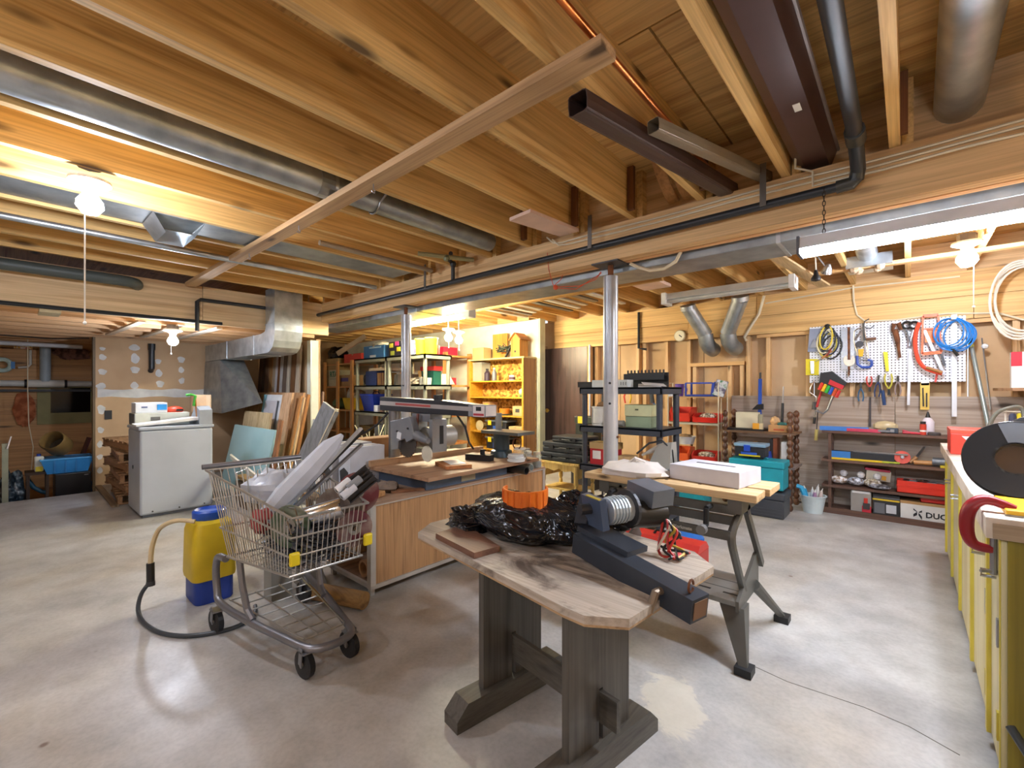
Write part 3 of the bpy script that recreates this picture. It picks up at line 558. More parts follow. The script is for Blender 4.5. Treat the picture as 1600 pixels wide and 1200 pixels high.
one('open_wrench', 'cream open ended wrench head low on the pegboard', 'wrench', flat([(cw[0]+u*.8, cw[2]+v) for u, v in wr+[(.018, .005), (-.018, .005)]], .012, 5.832), h('d8d4c4', .4))
make('hand_drill', 'old hand drill with a dark crank wheel on pegboard', 'drill', P('wheel', DSTEEL, M().lathe([(0, -.008), (.034, -.008), (.034, .008), (0, .008)], (-0.375,5.83,1.745), 18, (90, 0, 0))), P('shaft', STEEL, rod([(-0.413,5.84,1.788), (-0.329,5.84,1.926)], .009)), P('shaft', DSTEEL, rod([(-0.345,5.84,1.96), (-0.339,5.84,1.782)], .01)), P('hook', DSTEEL, rod([(-0.35,5.84,1.888), (-0.334,5.84,1.979), (-0.298,5.84,2.001)], .006)), P('hook', DSTEEL, rod([(-0.329,5.84,1.913), (-0.288,5.84,1.902), (-0.258,5.84,1.926)], .005)), P('grip', h('6a4a34', .6), rod([(-0.323,5.83,1.793), (-0.242,5.83,1.794)], .014, 8), smooth=True))
make('coping_saw', 'chrome U framed saw hung beside the hand drill', 'saw', P('frame', CHROME, rod([(-0.392,5.845,1.628), (-0.424,5.845,1.802), (-0.418,5.845,1.882), (-0.387,5.845,1.912), (-0.34,5.845,1.914), (-0.324,5.845,1.795), (-0.304,5.845,1.597)], .006)), P('blade', STEEL, rod([(-0.392,5.845,1.628), (-0.304,5.845,1.59)], .003)))
one('yellow_glove_tag', 'yellow and red small grip on pegboard', 'tool', flat(XZ((-0.387,5.85,1.694), (-0.34,5.85,1.698), (-0.35,5.85,1.619), (-0.382,5.85,1.621)), .02, 5.84), h('dfae18', .5))
make('c_clamp', 'blue C clamp hung low on the pegboard', 'clamp', P('frame', h('2b4aa0', .45), rod([(-0.397,5.84,1.628), (-0.392,5.84,1.541), (-0.355,5.84,1.507), (-0.298,5.84,1.505), (-0.278,5.84,1.524), (-0.278,5.84,1.569), (-0.309,5.84,1.584)], .013, 8), smooth=True), P('screw', STEEL, rod([(-0.376,5.84,1.587), (-0.303,5.84,1.577)], .006)))
one('drawknife', 'rusty drawknife with wooden tip on the pegboard', 'knife', M().tube([(-0.119,5.845,1.856), (-0.105,5.845,1.931), (-0.071,5.845,1.934), (-0.052,5.845,1.869)], [.01, .02, .022, .016], 8).tube([(-0.1,5.845,1.873), (-0.08,5.845,1.776), (-0.071,5.845,1.681), (-0.061,5.845,1.592)], [.024, .022, .012, .012], 8), RUST, smooth=True)
make('tin_snips', 'tin snips with looped black handles on pegboard', 'snips', P('handle', BLK, M().tube(arcpts((-0.009,5.84,1.908), .033, 0, 330, 12, 'xz'), .011, 6)), P('handle', BLK, M().tube(arcpts((0.042,5.84,1.903), .033, -150, 180, 12, 'xz'), .011, 6)), P('blade', DSTEEL, M().bar((-0.014,5.84,1.871), (0.023,5.84,1.706), .03, .01)), P('blade', STEEL, M().bar((0.042,5.845,1.86), (0.005,5.845,1.701), .03, .01)))
make('bow_saw', 'bow saw with curved orange red tubular frame', 'saw', P('frame', h('d8482c', .4), M().tube(sp([(0.083,5.82,1.922), (0.056,5.82,1.826), (0.051,5.82,1.702), (0.069,5.82,1.578), (0.11,5.82,1.496), (0.168,5.82,1.452), (0.238,5.82,1.426)]), .017, 8), smooth=True), P('blade', STEEL, M().bar((0.097,5.83,1.909), (0.252,5.83,1.42), .025, .003, (0, 1, 0))), P('grip', h('a8743c', .5), M().tube([(0.128,5.8,1.489), (0.238,5.8,1.437)], .014, 8), smooth=True))
of = []
for a, b_ in ((0, 1), (1, 2), (2, 3), (3, 0), (4, 5)):
    q = [(0.106,5.82,1.981), (0.212,5.82,1.981), (0.234,5.82,1.63), (0.101,5.82,1.619), (0.115,5.82,1.857), (0.217,5.82,1.854)]
    of.append(P('rail', h('e2632a', .45), M().bar(q[a], q[b_], .03 if a in (0, 2) else .016, .015, (0, 1, 0))))
make('orange_rack', 'orange plastic rack hung beside the bow saw', 'rack', *of, P('panel', h('e87a3c', .5), flat(XZ((0.119,5.83,1.864), (0.213,5.83,1.861), (0.221,5.83,1.722), (0.119,5.83,1.729)), .008, 5.83)), P('blade', DSTEEL, M().bar((0.23,5.825,1.643), (0.256,5.825,1.498), .02, .006)))
ah = []
for i in range(7):
    c = (0.314,5.8,1.79)
    ah.append(P('loop', h('2a7cc8', .4), M().tube([(c[0]+.012*(i-3)+(.10+.012*(i % 3))*math.cos(t), 5.80+.008*(i-3), c[2]+.02-.006*i+(.125+.008*(i % 4))*math.sin(t)) for t in [2*math.pi*q/24 for q in range(24)]], .006, 6, closed=True), smooth=True))
make('air_hose', 'coiled blue air hose hung on the pegboard', 'hose', *ah, P('tail', h('2a7cc8', .4), rod([(0.229,5.79,1.898), (0.203,5.79,1.81), (0.198,5.79,1.72), (0.237,5.79,1.658), (0.305,5.79,1.636)], .006)), P('tie', WHITE, B((0.298,5.8,1.945)[0], (0.331,5.8,1.942)[0], 5.765, 5.84, 1.925, 1.965)), P('nozzle', BLK, rod([(0.302,5.8,1.655), (0.344,5.8,1.587)], .014)))
one('aluminium_level', 'long white aluminium straightedge at right of pegboard', 'level', flat(XZ((0.305,5.855,1.975), (0.339,5.855,1.977), (0.339,5.855,1.026), (0.305,5.855,1.025)), .018, 5.85), h('d8dce2', .4, .2))
one('steel_rule', 'narrow steel ruler hanging below the tin snips', 'ruler', flat(XZ((0.005,5.86,1.671), (0.024,5.86,1.67), (0.012,5.86,1.126), (-0.009,5.86,1.126)), .005, 5.86), h('d2d6da', .3, .5))
one('torpedo_level', 'short yellow level on middle of the pegboard', 'level', flat(XZ((-0.188,5.86,1.657), (-0.154,5.86,1.655), (-0.144,5.86,1.462), (-0.168,5.86,1.463)), .02, 5.855), h('e8d01c', .45))
def pliers(lab, top, bot, c, w=.022, cross=.3, up=False):
    t, b_ = Vector(top), Vector(bot); mid = t.lerp(b_, cross)
    if up: t, b_, mid = b_, t, b_.lerp(t, cross)
    dx = Vector((w, 0, 0))
    make('pliers', lab, 'pliers', P('jaw', DSTEEL, M().tube([t-dx*.25, mid], [.005, .011], 6).tube([t+dx*.25, mid], [.005, .011], 6)),
      P('handle', h(c, .45), M().tube([mid, mid.lerp(b_, .3)+dx*.75, mid.lerp(b_, .7)+dx, b_+dx*.7], .0075, 6), smooth=True), P('handle', h(c, .45), M().tube([mid, mid.lerp(b_, .3)-dx*.75, mid.lerp(b_, .7)-dx, b_-dx*.7], .0075, 6), smooth=True))
pliers('pliers with long blue handles below the pegboard', (-0.366,5.85,1.349), (-0.366,5.85,1.158), '2a5c80')
pliers('pliers with red handles opening upward', (-0.299,5.85,1.414), (-0.294,5.85,1.257), 'b83a34', up=True)
pliers('slip joint pliers with dark navy handles', (-0.223,5.85,1.425), (-0.238,5.85,1.205), '1f3560')
pliers('pliers with yellow green handles held upside down', (-0.148,5.85,1.436), (-0.144,5.85,1.219), 'b8b040', .03, up=True)
pliers('bare steel pliers at right of the plier row', (-0.076,5.85,1.416), (-0.076,5.85,1.226), '8a7a78')
make('screwdriver', 'screwdriver with blue handle hanging among the pliers', 'screwdriver', P('shaft', STEEL, rod([(-0.207,5.84,1.386), (-0.193,5.84,1.257)], .005)), P('handle', h('22406e', .4), rod([(-0.193,5.84,1.27), (-0.178,5.84,1.122)], .015, 8), smooth=True))
make('chisel_card', 'yellow card holding two chisels below pegboard', 'package', P('card', h('e4c25c', .5), flat(XZ((0.088,5.86,1.338), (0.156,5.86,1.343), (0.152,5.86,1.086), (0.088,5.86,1.084)))), P('header', WHITE, flat(XZ((0.093,5.858,1.369), (0.152,5.858,1.374), (0.152,5.858,1.319), (0.093,5.858,1.319)))), P('chisel', DSTEEL, rod([(0.106,5.85,1.295), (0.111,5.85,1.116)], .006)), P('chisel', DSTEEL, rod([(0.133,5.85,1.245), (0.133,5.85,1.111)], .006)))
one('red_wedge', 'small red handle poking below the bow saw', 'tool', flat(XZ((0.196,5.855,1.422), (0.214,5.855,1.428), (0.2,5.855,1.343), (0.187,5.855,1.349)), .012, 5.85), h('c8443a', .5))
rk = [P('holder', h('1d2022', .5), M().prism(XZ((-0.705,5.8,1.456), (-0.604,5.8,1.473), (-0.479,5.8,1.35), (-0.516,5.8,1.277), (-0.717,5.8,1.353)), 5.79, 5.86, 'xz')), P('band', h('c8222c', .45), M().prism(XZ((-0.619,5.78,1.385), (-0.498,5.78,1.317), (-0.515,5.78,1.277), (-0.635,5.78,1.338)), 5.775, 5.79, 'xz'))]
for i, c in enumerate(('d83420', 'e8b820', '20a838', '1c50b8', 'c84820', 'c82828')):
    a = Vector((-0.688,5.8,1.352))*(1-i/5)+Vector((-0.538,5.8,1.27))*(i/5)
    rk.append(P('screwdriver', h(c, .4), M().tube([a, a+Vector((-.03, -.005, -.075))], .016, 8), smooth=True))
make('screwdriver_rack', 'black rack of bright coloured screwdrivers hung crooked', 'rack', *rk)
make('carpenters_brace', 'chrome carpenters brace hanging at lower left of pegboard', 'brace', P('crank', CHROME, rod([(-0.768,5.84,1.368), (-0.797,5.84,1.305), (-0.809,5.84,1.249), (-0.751,5.84,1.2), (-0.751,5.84,1.145), (-0.762,5.84,0.936)], .007), smooth=True), P('chuck', DSTEEL, rod([(-0.762,5.84,1.145), (-0.768,5.84,1.061)], .02, 8)), P('pad', BLK, rod([(-0.762,5.84,0.977), (-0.768,5.84,0.907)], .014, 8)))
make('pry_bar', 'bent grey bar with red grip beside the brace', 'bar', P('grip', h('b8282c', .5), rod([(-0.704,5.835,1.256), (-0.744,5.835,1.089)], .012, 8)), P('bar', STEEL, rod([(-0.596,5.83,1.216), (-0.646,5.83,1.065), (-0.686,5.83,1.022), (-0.743,5.83,1.048)], .011, 8), smooth=True))
make('long_brush', 'thin brush with yellow handle hanging below the brace', 'brush', P('shaft', BLK, rod([(-0.734,5.85,1.061), (-0.746,5.85,0.838)], .005)), P('handle', h('d8c878', .5), rod([(-0.746,5.85,0.845), (-0.755,5.85,0.726)], .016, 8), smooth=True))
one('iron_bar', 'dark flat iron bar hanging at middle of plywood', 'bar', flat(XZ((-0.299,5.9,1.197), (-0.286,5.9,1.198), (-0.286,5.9,0.895), (-0.307,5.9,0.894)), .012, 5.91), h('4a4444', .5, .4))
make('blue_caulking_gun', 'blue bar clamp standing on the turned post shelf', 'clamp', P('bar', h('1c48a8', .4), M().bar((-1.284,5.8,1.404), (-1.291,5.8,0.899), .035, .02, (0, 1, 0))), P('jaw', BLK, M().prism(XZ((-1.369,5.79,1.045), (-1.315,5.79,1.106), (-1.255,5.79,1.115), (-1.255,5.79,1.049)), 5.78, 5.83, 'xz')), P('tip', BLK, rod([(-1.284,5.8,1.404), (-1.284,5.8,1.478)], .012)))
make('grease_gun', 'thin steel rod with black grip leaning on plywood', 'rod', P('shaft', STEEL, rod([(-1.066,5.88,1.314), (-1.071,5.87,1.11)], .008)), P('grip', BLK, rod([(-1.071,5.87,1.124), (-1.075,5.86,0.906)], .014, 8)))
make('steel_pole', 'grey steel pole with taped top leaning by the pegboard', 'pole', P('pole', h('8f9a98', .35, .5), M().cyl((0.519,5.6,0.951), (0.438,5.9,1.671), .016, 12), smooth=True), P('tape', h('c8d070', .5), M().cyl((0.438,5.9,1.671), (0.431,5.9,1.707), .018, 10)), P('head', BLK, M().cyl((0.431,5.9,1.707), (0.425,5.9,1.749), .024, 10)))
make('thin_rod', 'thin steel rod with white clip leaning beside the pole', 'rod', P('rod', STEEL, rod([(0.55,5.8,1.099), (0.506,5.93,1.751)], .006)), P('clip', WHITE, M().ball((0.523,5.9,1.671), .025, 8)))
# round wooden shelf at the right end
rs = (0.715,5.7,1.286)
make('corner_shelf', 'rounded brown wooden shelf fixed at right end of wall', 'shelf', P('board', wd('b08660', '7d5a3a', 'x'), M().prism([(rs[0]-.14, 5.93), (rs[0]-.13, 5.72), (rs[0]-.06, 5.58), (.99, 5.5), (.99, 5.93)], rs[2]-.02, rs[2]+.005)), P('bracket', PINEZ, B(.76, .80, 5.75, 5.92, rs[2]-.3, rs[2]-.02)))
make('white_package', 'white and red package standing on the rounded shelf', 'package', P('box', WHITE, B(.66, .86, 5.68, 5.76, rs[2]+.006, rs[2]+.31)), P('band', h('c8263a', .5), B(.659, .72, 5.678, 5.70, rs[2]+.19, rs[2]+.311)), P('panel', h('9cc4dc', .5), B(.75, .82, 5.676, 5.68, rs[2]+.12, rs[2]+.24)))
one('small_bottle', 'small blue capped bottle lying on the rounded shelf', 'bottle', M().cyl((.76, 5.61, rs[2]+.024), (.84, 5.60, rs[2]+.024), .018, 10), h('7898b8', .4), smooth=True)

# ================================================================ LOW BROWN SHELF
SB = wd('6e5040', '49332a', 'x', 0, .5)
sh = [P('shelf', SB, B(-.68, .98, 5.66, 5.90, z-.012, z+.012)) for z in (.84, .546, .28, .045)] + [P('post', SB, B(x-.014, x+.014, y-.014, y+.014, 0, .828)) for x in (-.61, .9) for y in (5.69, 5.87)]
sh += [P('foot_rail', SB, B(-.68, .98, 5.66, 5.68, 0, .033))]
make('low_shelf', 'low brown wooden shelf unit against the plywood', 'shelf', *sh)
def sbox(name, lab, cat, x0, x1, z0, z1, mat_, y0=5.70, y1=5.86, **k): return one(name, lab, cat, B(x0, x1, y0, y1, z0, z1), mat_, bevel=.003, **k)
g0 = .853
one('blue_level', 'long blue level lying on the top brown shelf', 'level', M().bar((-.70, 5.70, g0+.022), (-.30, 5.76, g0+.022), .05, .042), h('3a7ccc', .4))
make('bolt_cutter', 'pink red handled cutters on the top brown shelf', 'cutters', P('handle', h('c8405c', .45), M().bar((-.47, 5.72, g0+.016), (-.20, 5.70, g0+.016), .03, .03)), P('handle', h('c8405c', .45), M().bar((-.44, 5.78, g0+.016), (-.22, 5.73, g0+.016), .03, .03)), P('jaw', STEEL, M().bar((-.22, 5.71, g0+.02), (-.13, 5.70, g0+.02), .05, .02)))
SHIFT[0] = -0.050
one('plastic_bag', 'clear bag of brown straps on the top brown shelf', 'bag', M().ball((-.12, 5.8, g0+.06), .1, 10, (1, .6, .55)), h('c8b890', .3), smooth=True)
SHIFT[0] = 0
SHIFT[0] = -0.130
make('tape_measure', 'dark blue tape block on the top brown shelf', 'tape', P('body', h('34404e', .5), B(-.03, .06, 5.70, 5.76, g0, g0+.05), bevel=.008), P('clip', STEEL, B(0, .03, 5.695, 5.70, g0+.01, g0+.04)))
SHIFT[0] = 0
SHIFT[0] = -0.110
make('red_pliers', 'red handled pliers lying on the top brown shelf', 'pliers', P('handle', h('c82c40', .45), M().tube([(.07, 5.74, g0+.03), (.12, 5.73, g0+.015), (.18, 5.74, g0+.01)], .01, 6)), P('handle', h('c82c40', .45), M().tube([(.07, 5.70, g0+.012), (.12, 5.71, g0+.012), (.2, 5.70, g0+.01)], .01, 6)))
SHIFT[0] = 0
SHIFT[0] = -0.130
make('glue_bottle', 'white glue bottle on the top brown shelf', 'bottle', P('body', h('dcd4dc', .4), M().lathe([(.0, 0), (.045, 0), (.047, .12), (.03, .15), (.018, .16)], (.27, 5.78, g0), 14), smooth=True), P('cap', BLK, M().lathe([(.02, .16), (.012, .19), (.005, .215)], (.27, 5.78, g0), 10), smooth=True))
SHIFT[0] = 0
SHIFT[0] = -0.120
make('spray_can', 'red and black tube in front of the glue bottle', 'can', P('body', h('c8402c', .4), M().cyl((.225, 5.71, g0), (.225, 5.71, g0+.10), .024, 12), smooth=True), P('label', WHITE, M().cyl((.225, 5.71, g0+.03), (.225, 5.71, g0+.045), .0245, 12)), P('cap', BLK, M().cyl((.225, 5.71, g0+.10), (.225, 5.71, g0+.125), .02, 12)))
SHIFT[0] = 0
SHIFT[0] = -0.140
make('puck', 'dark grey round disc beside the glue bottle', 'disc', P('body', h('4a4444', .5), M().lathe([(0, 0), (.045, 0), (.047, .02), (.04, .03), (0, .03)], (.32, 5.70, g0), 14), smooth=True))
SHIFT[0] = 0
SHIFT[0] = -0.150
make('yellow_bit_set', 'brass coloured bit set on the top brown shelf', 'bits', P('base', h('6a5a2a', .5), B(.44, .56, 5.72, 5.80, g0, g0+.03)), *[P('bit', h('a8883a', .4, .6), M().cyl((.45+.022*i, 5.75, g0+.03), (.45+.022*i, 5.75, g0+.075), .008, 6)) for i in range(5)])
SHIFT[0] = 0
g1 = .559
make('tool_carton', 'long blue yellow and black carton on second brown shelf', 'carton', P('box', h('24262a', .5), B(-.60, -.10, 5.69, 5.79, g1, g1+.085)), P('end_panel', h('3a80c8', .5), B(-.602, -.44, 5.687, 5.70, g1+.02, g1+.086)), P('stripe', h('e0c020', .5), B(-.601, -.14, 5.686, 5.69, g1+.001, g1+.02)))
one('chrome_spanner', 'bright spanner lying on the black carton', 'spanner', M().bar((-.42, 5.74, g1+.094), (0, 5.72, g1+.094), .025, .014), CHROME)
SHIFT[0] = -0.085
make('tape_reel', 'orange red tape reel on second brown shelf', 'reel', P('disc', h('d8503c', .45), M().lathe([(0, -.012), (.062, -.012), (.062, .012), (0, .012)], (.04, 5.74, g1+.064), 20, (78, 0, 10))), P('hub', STEEL, M().lathe([(0, 0), (.016, 0), (.014, .024), (0, .024)], (.04, 5.735, g1+.066), 10, (78, 0, 10))), P('crank', BLK, M().bar((-.02, 5.72, g1+.02), (-.08, 5.70, g1+.01), .02, .012)))
SHIFT[0] = 0
SHIFT[0] = -0.090
one('green_strap', 'yellow green strap under the orange reel', 'strap', M().bar((-.1, 5.69, g1+.012), (.03, 5.70, g1+.012), .02, .015), h('a8b83a', .5))
SHIFT[0] = 0
SHIFT[0] = -0.090
make('chisel', 'old chisel leaning up behind the orange reel', 'chisel', P('handle', h('b07c48', .5), M().tube([(.1, 5.78, g1+.015), (.15, 5.8, g1+.07)], .016, 8)), P('blade', STEEL, M().bar((.15, 5.8, g1+.07), (.21, 5.84, g1+.17), .03, .006)))
SHIFT[0] = 0
SHIFT[0] = -0.130
make('angle_grinder', 'wooden handled drill lying on second brown shelf', 'tool', P('body', h('6a6e72', .4, .4), M().cyl((.30, 5.74, g1+.045), (.42, 5.73, g1+.045), .04, 12), smooth=True), P('grip', h('b8844c', .5), M().cyl((.17, 5.74, g1+.025), (.30, 5.74, g1+.03), .022, 10), smooth=True))
SHIFT[0] = 0
SHIFT[0] = -0.140
one('yellow_cord_grip', 'yellow handled tool at right of second brown shelf', 'tool', M().bar((.36, 5.68, g1+.012), (.5, 5.69, g1+.012), .025, .02), h('d8c030', .5))
SHIFT[0] = 0
g2 = .293
for i, (x, c, lab) in enumerate(((-.54, 'c8b4a0', 'clear bag of brass fittings on third brown shelf'), (-.40, 'aab0bc', 'crumpled bag of blue white parts on third brown shelf'), (-.27, 'b0a488', 'clear bag of small screws on third brown shelf'))):
    bs = [P('bag', mottled('bag%d' % i, [(.35, '6a5a4c'), (.5, c), (.62, 'e6e8ee')], (40, 40, 40), .25), M().ball((x, 5.76, g2+.05), .075, 12, (1, .7, .58)), smooth=True), P('twist', h('dcdce0', .3), M().ball((x+.04, 5.76, g2+.12), .035, 8))]
    make('parts_bag', lab, 'bag', *bs)
SHIFT[0] = -0.230
make('small_carton', 'small white and red carton on third brown shelf', 'carton', P('box', h('d0c8b4', .6), M().cb((.0, 5.83, g2+.125), (.19, .1, .1), (0, 4, 8))), P('lid', h('b8344a', .5), M().cb((-.005, 5.825, g2+.18), (.195, .105, .022), (0, 4, 8))), P('spot', h('d8a030', .5), M().cb((.05, 5.772, g2+.105), (.035, .004, .04), (0, 4, 8))))
SHIFT[0] = 0
SHIFT[0] = -0.190
one('parts_bag', 'flat dark bag of drill bits under the small carton', 'bag', M().ball((-.02, 5.70, g2+.03), .09, 10, (1, .6, .27)), mottled('bag_d', [(.4, '3c3a3c'), (.6, 'a8a8b0')], (40, 40, 40), .3), smooth=True)
SHIFT[0] = 0
def tray(lab, x0, x1, y0, y1, z0, z1, c, fill=None, n=0, nm='socket_tray'):
    t = .006
    ps = [P('tray', h(c, .4), M().box(x0, x1, y0, y1, z0, z0+t).box(x0, x1, y0, y0+t, z0, z1).box(x0, x1, y1-t, y1, z0, z1).box(x0, x0+t, y0, y1, z0, z1).box(x1-t, x1, y0, y1, z0, z1)), P('ridge', h(c, .4), B(x0-.002, x1+.002, y0-.004, y0, z0+(z1-z0)*.55, z0+(z1-z0)*.62))]
    r_ = random.Random(lab)
    for i in range(n):
        x, y = r_.uniform(x0+.04, x1-.04), r_.uniform(y0+.03, y1-.03); a = r_.uniform(0, 180)
        d = Vector((math.cos(R(a))*.03, math.sin(R(a))*.018, 0)); c_ = Vector((x, y, z1-.004+r_.uniform(-.01, .012)))
        ps.append(P('socket', (CHROME, STEEL, DSTEEL)[i % 3], M().cyl(c_-d, c_+d, .012, 7)))
    return make(nm, lab, 'tray', *ps)
tray('long red tray full of sockets on third brown shelf', -0.085, 0.425, 5.68, 5.84, g2, g2+.115, 'd83420', None, 26)
SHIFT[0] = -0.105
make('blister_tool', 'grey carded tool with red panel on bottom brown shelf', 'package', P('card', h('9a948c', .45), B(-.33, -.17, 5.67, 5.75, .058, .258)), P('top_flap', h('d0d0cc', .5), B(-.32, -.18, 5.665, 5.68, .24, .262)), P('red_panel', h('c8283a', .45), B(-.24, -.168, 5.664, 5.67, .059, .12)), P('tool_body', h('3a3636', .5), B(-.232, -.178, 5.655, 5.664, .09, .15)), P('strip', RED, B(-.225, -.195, 5.655, 5.664, .15, .2)))
SHIFT[0] = 0
SHIFT[0] = -0.160
make('battery_charger', 'black and yellow boxed charger on bottom brown shelf', 'charger', P('box', h('2a2a2a', .5), B(-.10, .10, 5.67, 5.82, .058, .215)), P('lid', h('3c3a38', .5), M().prism([(5.67, .215), (5.82, .215), (5.80, .25), (5.70, .25)], -.10, .10, 'yz')), P('stripe', h('d8b828', .5), B(-.102, .10, 5.668, 5.672, .195, .21)), P('window', h('c8ccd0', .4), B(.0, .075, 5.666, 5.67, .08, .16)), P('picture', h('6a6c70', .5), B(-.09, -.01, 5.666, 5.67, .07, .17)))
SHIFT[0] = 0
SHIFT[0] = -0.135
one('jigsaw_part', 'brown coil leaning beside the charger', 'coil', M().lathe([(.03, 0), (.05, 0), (.05, .03), (.03, .03)], (-.135, 5.74, .14), 14, (80, 0, 20)), h('6a4a30', .5))
SHIFT[0] = 0
SHIFT[0] = -0.215
make('white_carton', 'long white carton with black lettering on bottom brown shelf', 'carton', P('box', h('d8d6d0', .6), M().box(.16, .85, 5.672, 5.86, .058, .195)), P('brown_edge', CARD, B(.158, .85, 5.675, 5.86, .195, .22)),
  P('lettering', BLK, txt('DUC', .07, (.408, 5.6705, .108), (90, 0, 0), BLK, width=.14)),
  P('emblem', BLK, *[(lambda m_: [m_.prism([(.252+u*.06, .06+v*.1) for u, v in q], 5.669, 5.672, 'xz') for q in (((0, .2), (0, .45), (.44, .7), (.44, .4)), ((.6, .65), (1, .3), (1, 0), (.6, .4)), ((0, 1), (.46, .72), (.44, .66), (0, .85)), ((.6, .7), (1, .9), (1, .7), (.68, .65)))] and m_)(M())]))
SHIFT[0] = 0
tray('short red tray standing on the white carton', 0.085, 0.565, 5.69, 5.84, .222, .268, 'd0302c', None, 6)
# white tub of bottles on the floor
bk = (-0.746,5.59,0)
bp_ = [P('tub', h('cfdde0', .45), M().lathe([(0, .0), (.085, .0), (.115, .17), (.125, .172), (.125, .18), (.11, .18), (.08, .015), (0, .015)], (bk[0], bk[1], 0), 20), smooth=True)]
make('bucket', 'pale round tub of small bottles on the floor', 'tub', *bp_)
for i, (dx, dy, hh, c, lab) in enumerate(((-.05, -.03, .14, '2a9ccc', 'blue tube sticking up from the pale tub'), (-.06, .03, .10, '3cb8a8', 'teal tube in the pale tub'), (.0, -.02, .13, 'e6e6e6', 'white bottle at front of the pale tub'), (.03, .03, .17, 'dcdcd8', 'tall white nozzle bottle in the pale tub'), (.06, -.02, .12, 'd8c8c0', 'pinkish bottle in the pale tub'), (.02, -.05, .10, 'b890b0', 'mauve bottle in the pale tub'))):
    b0 = Vector((bk[0]+dx*.8, bk[1]+dy*.8, .03)); b1 = b0+Vector((dx*.5, dy*.4, .13+hh*.6))
    make('glue_tube', lab, 'bottle', P('body', h(c, .4), M().tube([b0, b0.lerp(b1, .75), b1], [.02, .02, .012], 8), smooth=True), P('nozzle', WHITE, M().tube([b1, b1+Vector((dx*.2, 0, .03))], [.008, .003], 6)))
one('blue_scoop', 'bright blue trigger tube leaning from the pale tub', 'tube', M().tube([(bk[0]-.05, bk[1]-.06, .14), (bk[0]-.09, bk[1]-.09, .26), (bk[0]-.13, bk[1]-.09, .27)], .024, 8), h('3aa8d8', .45), smooth=True)

# ================================================================ YELLOW CABINETS
CF = wd('e4dcb0', 'd4c890', 'z', 0, .45, .5); CE = h('dccb52', .45); COL_ = wd('8d8022', '6d621a', 'z', 0, .5, .6)
YE = [(0.205,4.828,0.326)[1], 3.92, 3.27, 2.72, 2.13]
ps = [P('carcass', COL_, B(.245, .98, 2.10, 4.75, .07, .80)), P('plinth', h('6d6424', .6), B(.29, .98, 2.12, 4.75, 0, .07)), P('end_panel', COL_, B(.235, .98, 2.085, 2.10, 0, .80))]
for i, (y1, y0) in enumerate(((4.74, 4.16), (4.14, 3.56), (3.54, 2.95), (2.92, 2.40), (2.36, 2.11))):
    x = .222
    ps.append(P('door', CF, B(x, x+.02, y0, y1, .05, .79), P('edge_strip', CE, B(x-.012, x, y1-.035, y1, .05, .79)), P('edge_strip', CE, B(x-.003, x, y0, y0+.015, .05, .79)),
       P('handle', CHROME, M().tube([(x, y0+.1, .66), (x-.035, y0+.1, .66), (x-.035, y0+.1, .64), (x, y0+.1, .64)], .006, 6)), P('hinge', STEEL, B(x-.008, x+.002, y0+.01, y0+.03, .44, .53)), P('hinge', h('b8a838', .5), B(x-.008, x+.002, y0+.01, y0+.03, .14, .23)), bevel=.003))
make('yellow_cabinet', 'long yellow painted base cabinet on the right', 'cabinet', *ps)
CT = mottled('counter_laminate', [(.3, 'b9aa98'), (.5, 'd8ccbc'), (.7, 'e6ded2')], (5, 5, 5), .45)
make('countertop', 'scuffed pale worktop with rough front edge on yellow cabinets', 'worktop', P('slab', CT, B(.185, .98, 2.07, 4.76, .80, .868), bevel=.004), P('worn_edge', wd('a8957c', '7d6a52', 'x'), B(.20, .98, 2.064, 2.07, .803, .85)))
def spool(lab, c, rot, r0=.165, wdt=.075, lbl=True):
    ps = [P('flange', h('17181a', .3), M().lathe([(.055, 0), (r0, 0), (r0+.003, .006), (r0, .012), (.055, .012), (.055, 0)], c, 40, rot), smooth=True), P('flange', h('17181a', .3), M().lathe([(.055, wdt), (r0, wdt), (r0+.003, wdt+.006), (r0, wdt+.012), (.055, wdt+.012), (.055, wdt)], c, 40, rot), P('quarter_label', h('5c5f64', .4), M().lathe([(.06, wdt+.0125), (r0-.004, wdt+.0125), (r0-.004, wdt+.0135), (.06, wdt+.0135)], c, 12, (rot[0], rot[1], rot[2]), 110)), smooth=True),
          P('core', h('3a3834', .4), M().lathe([(.055, .0), (.055, wdt+.012), (.062, wdt+.012), (.062, 0), (.055, 0)], c, 24, rot), P('hub_plate', h('6a5c50', .25, .5), M().lathe([(0, wdt*.5), (.056, wdt*.5), (.056, wdt*.6), (0, wdt*.6)], c, 20, rot)), smooth=True), P('winding', h('d8b824' if lbl else '8a7440', .45), M().lathe([(.062, .012), (r0-.02, .012), (r0-.02, wdt), (.062, wdt), (.062, .012)], c, 36, rot), smooth=True)]
    make('cable_reel', lab, 'reel', *ps)
spool('large black cable reel tilted on the yellow box', (.30, 2.48, 1.002), (70, 0, -6), .14, .05); spool('second black reel behind the large one', (.42, 2.84, 1.012), (70, 0, 0), .145, .05, False)
make('yellow_box', 'flat yellow box at the near end of worktop', 'box', P('box', h('d8a818', .45), B(.235, .60, 2.12, 2.40, .869, .888), bevel=.003), P('base_strip', h('8a8478', .5), B(.232, .60, 2.116, 2.12, .869, .874)))
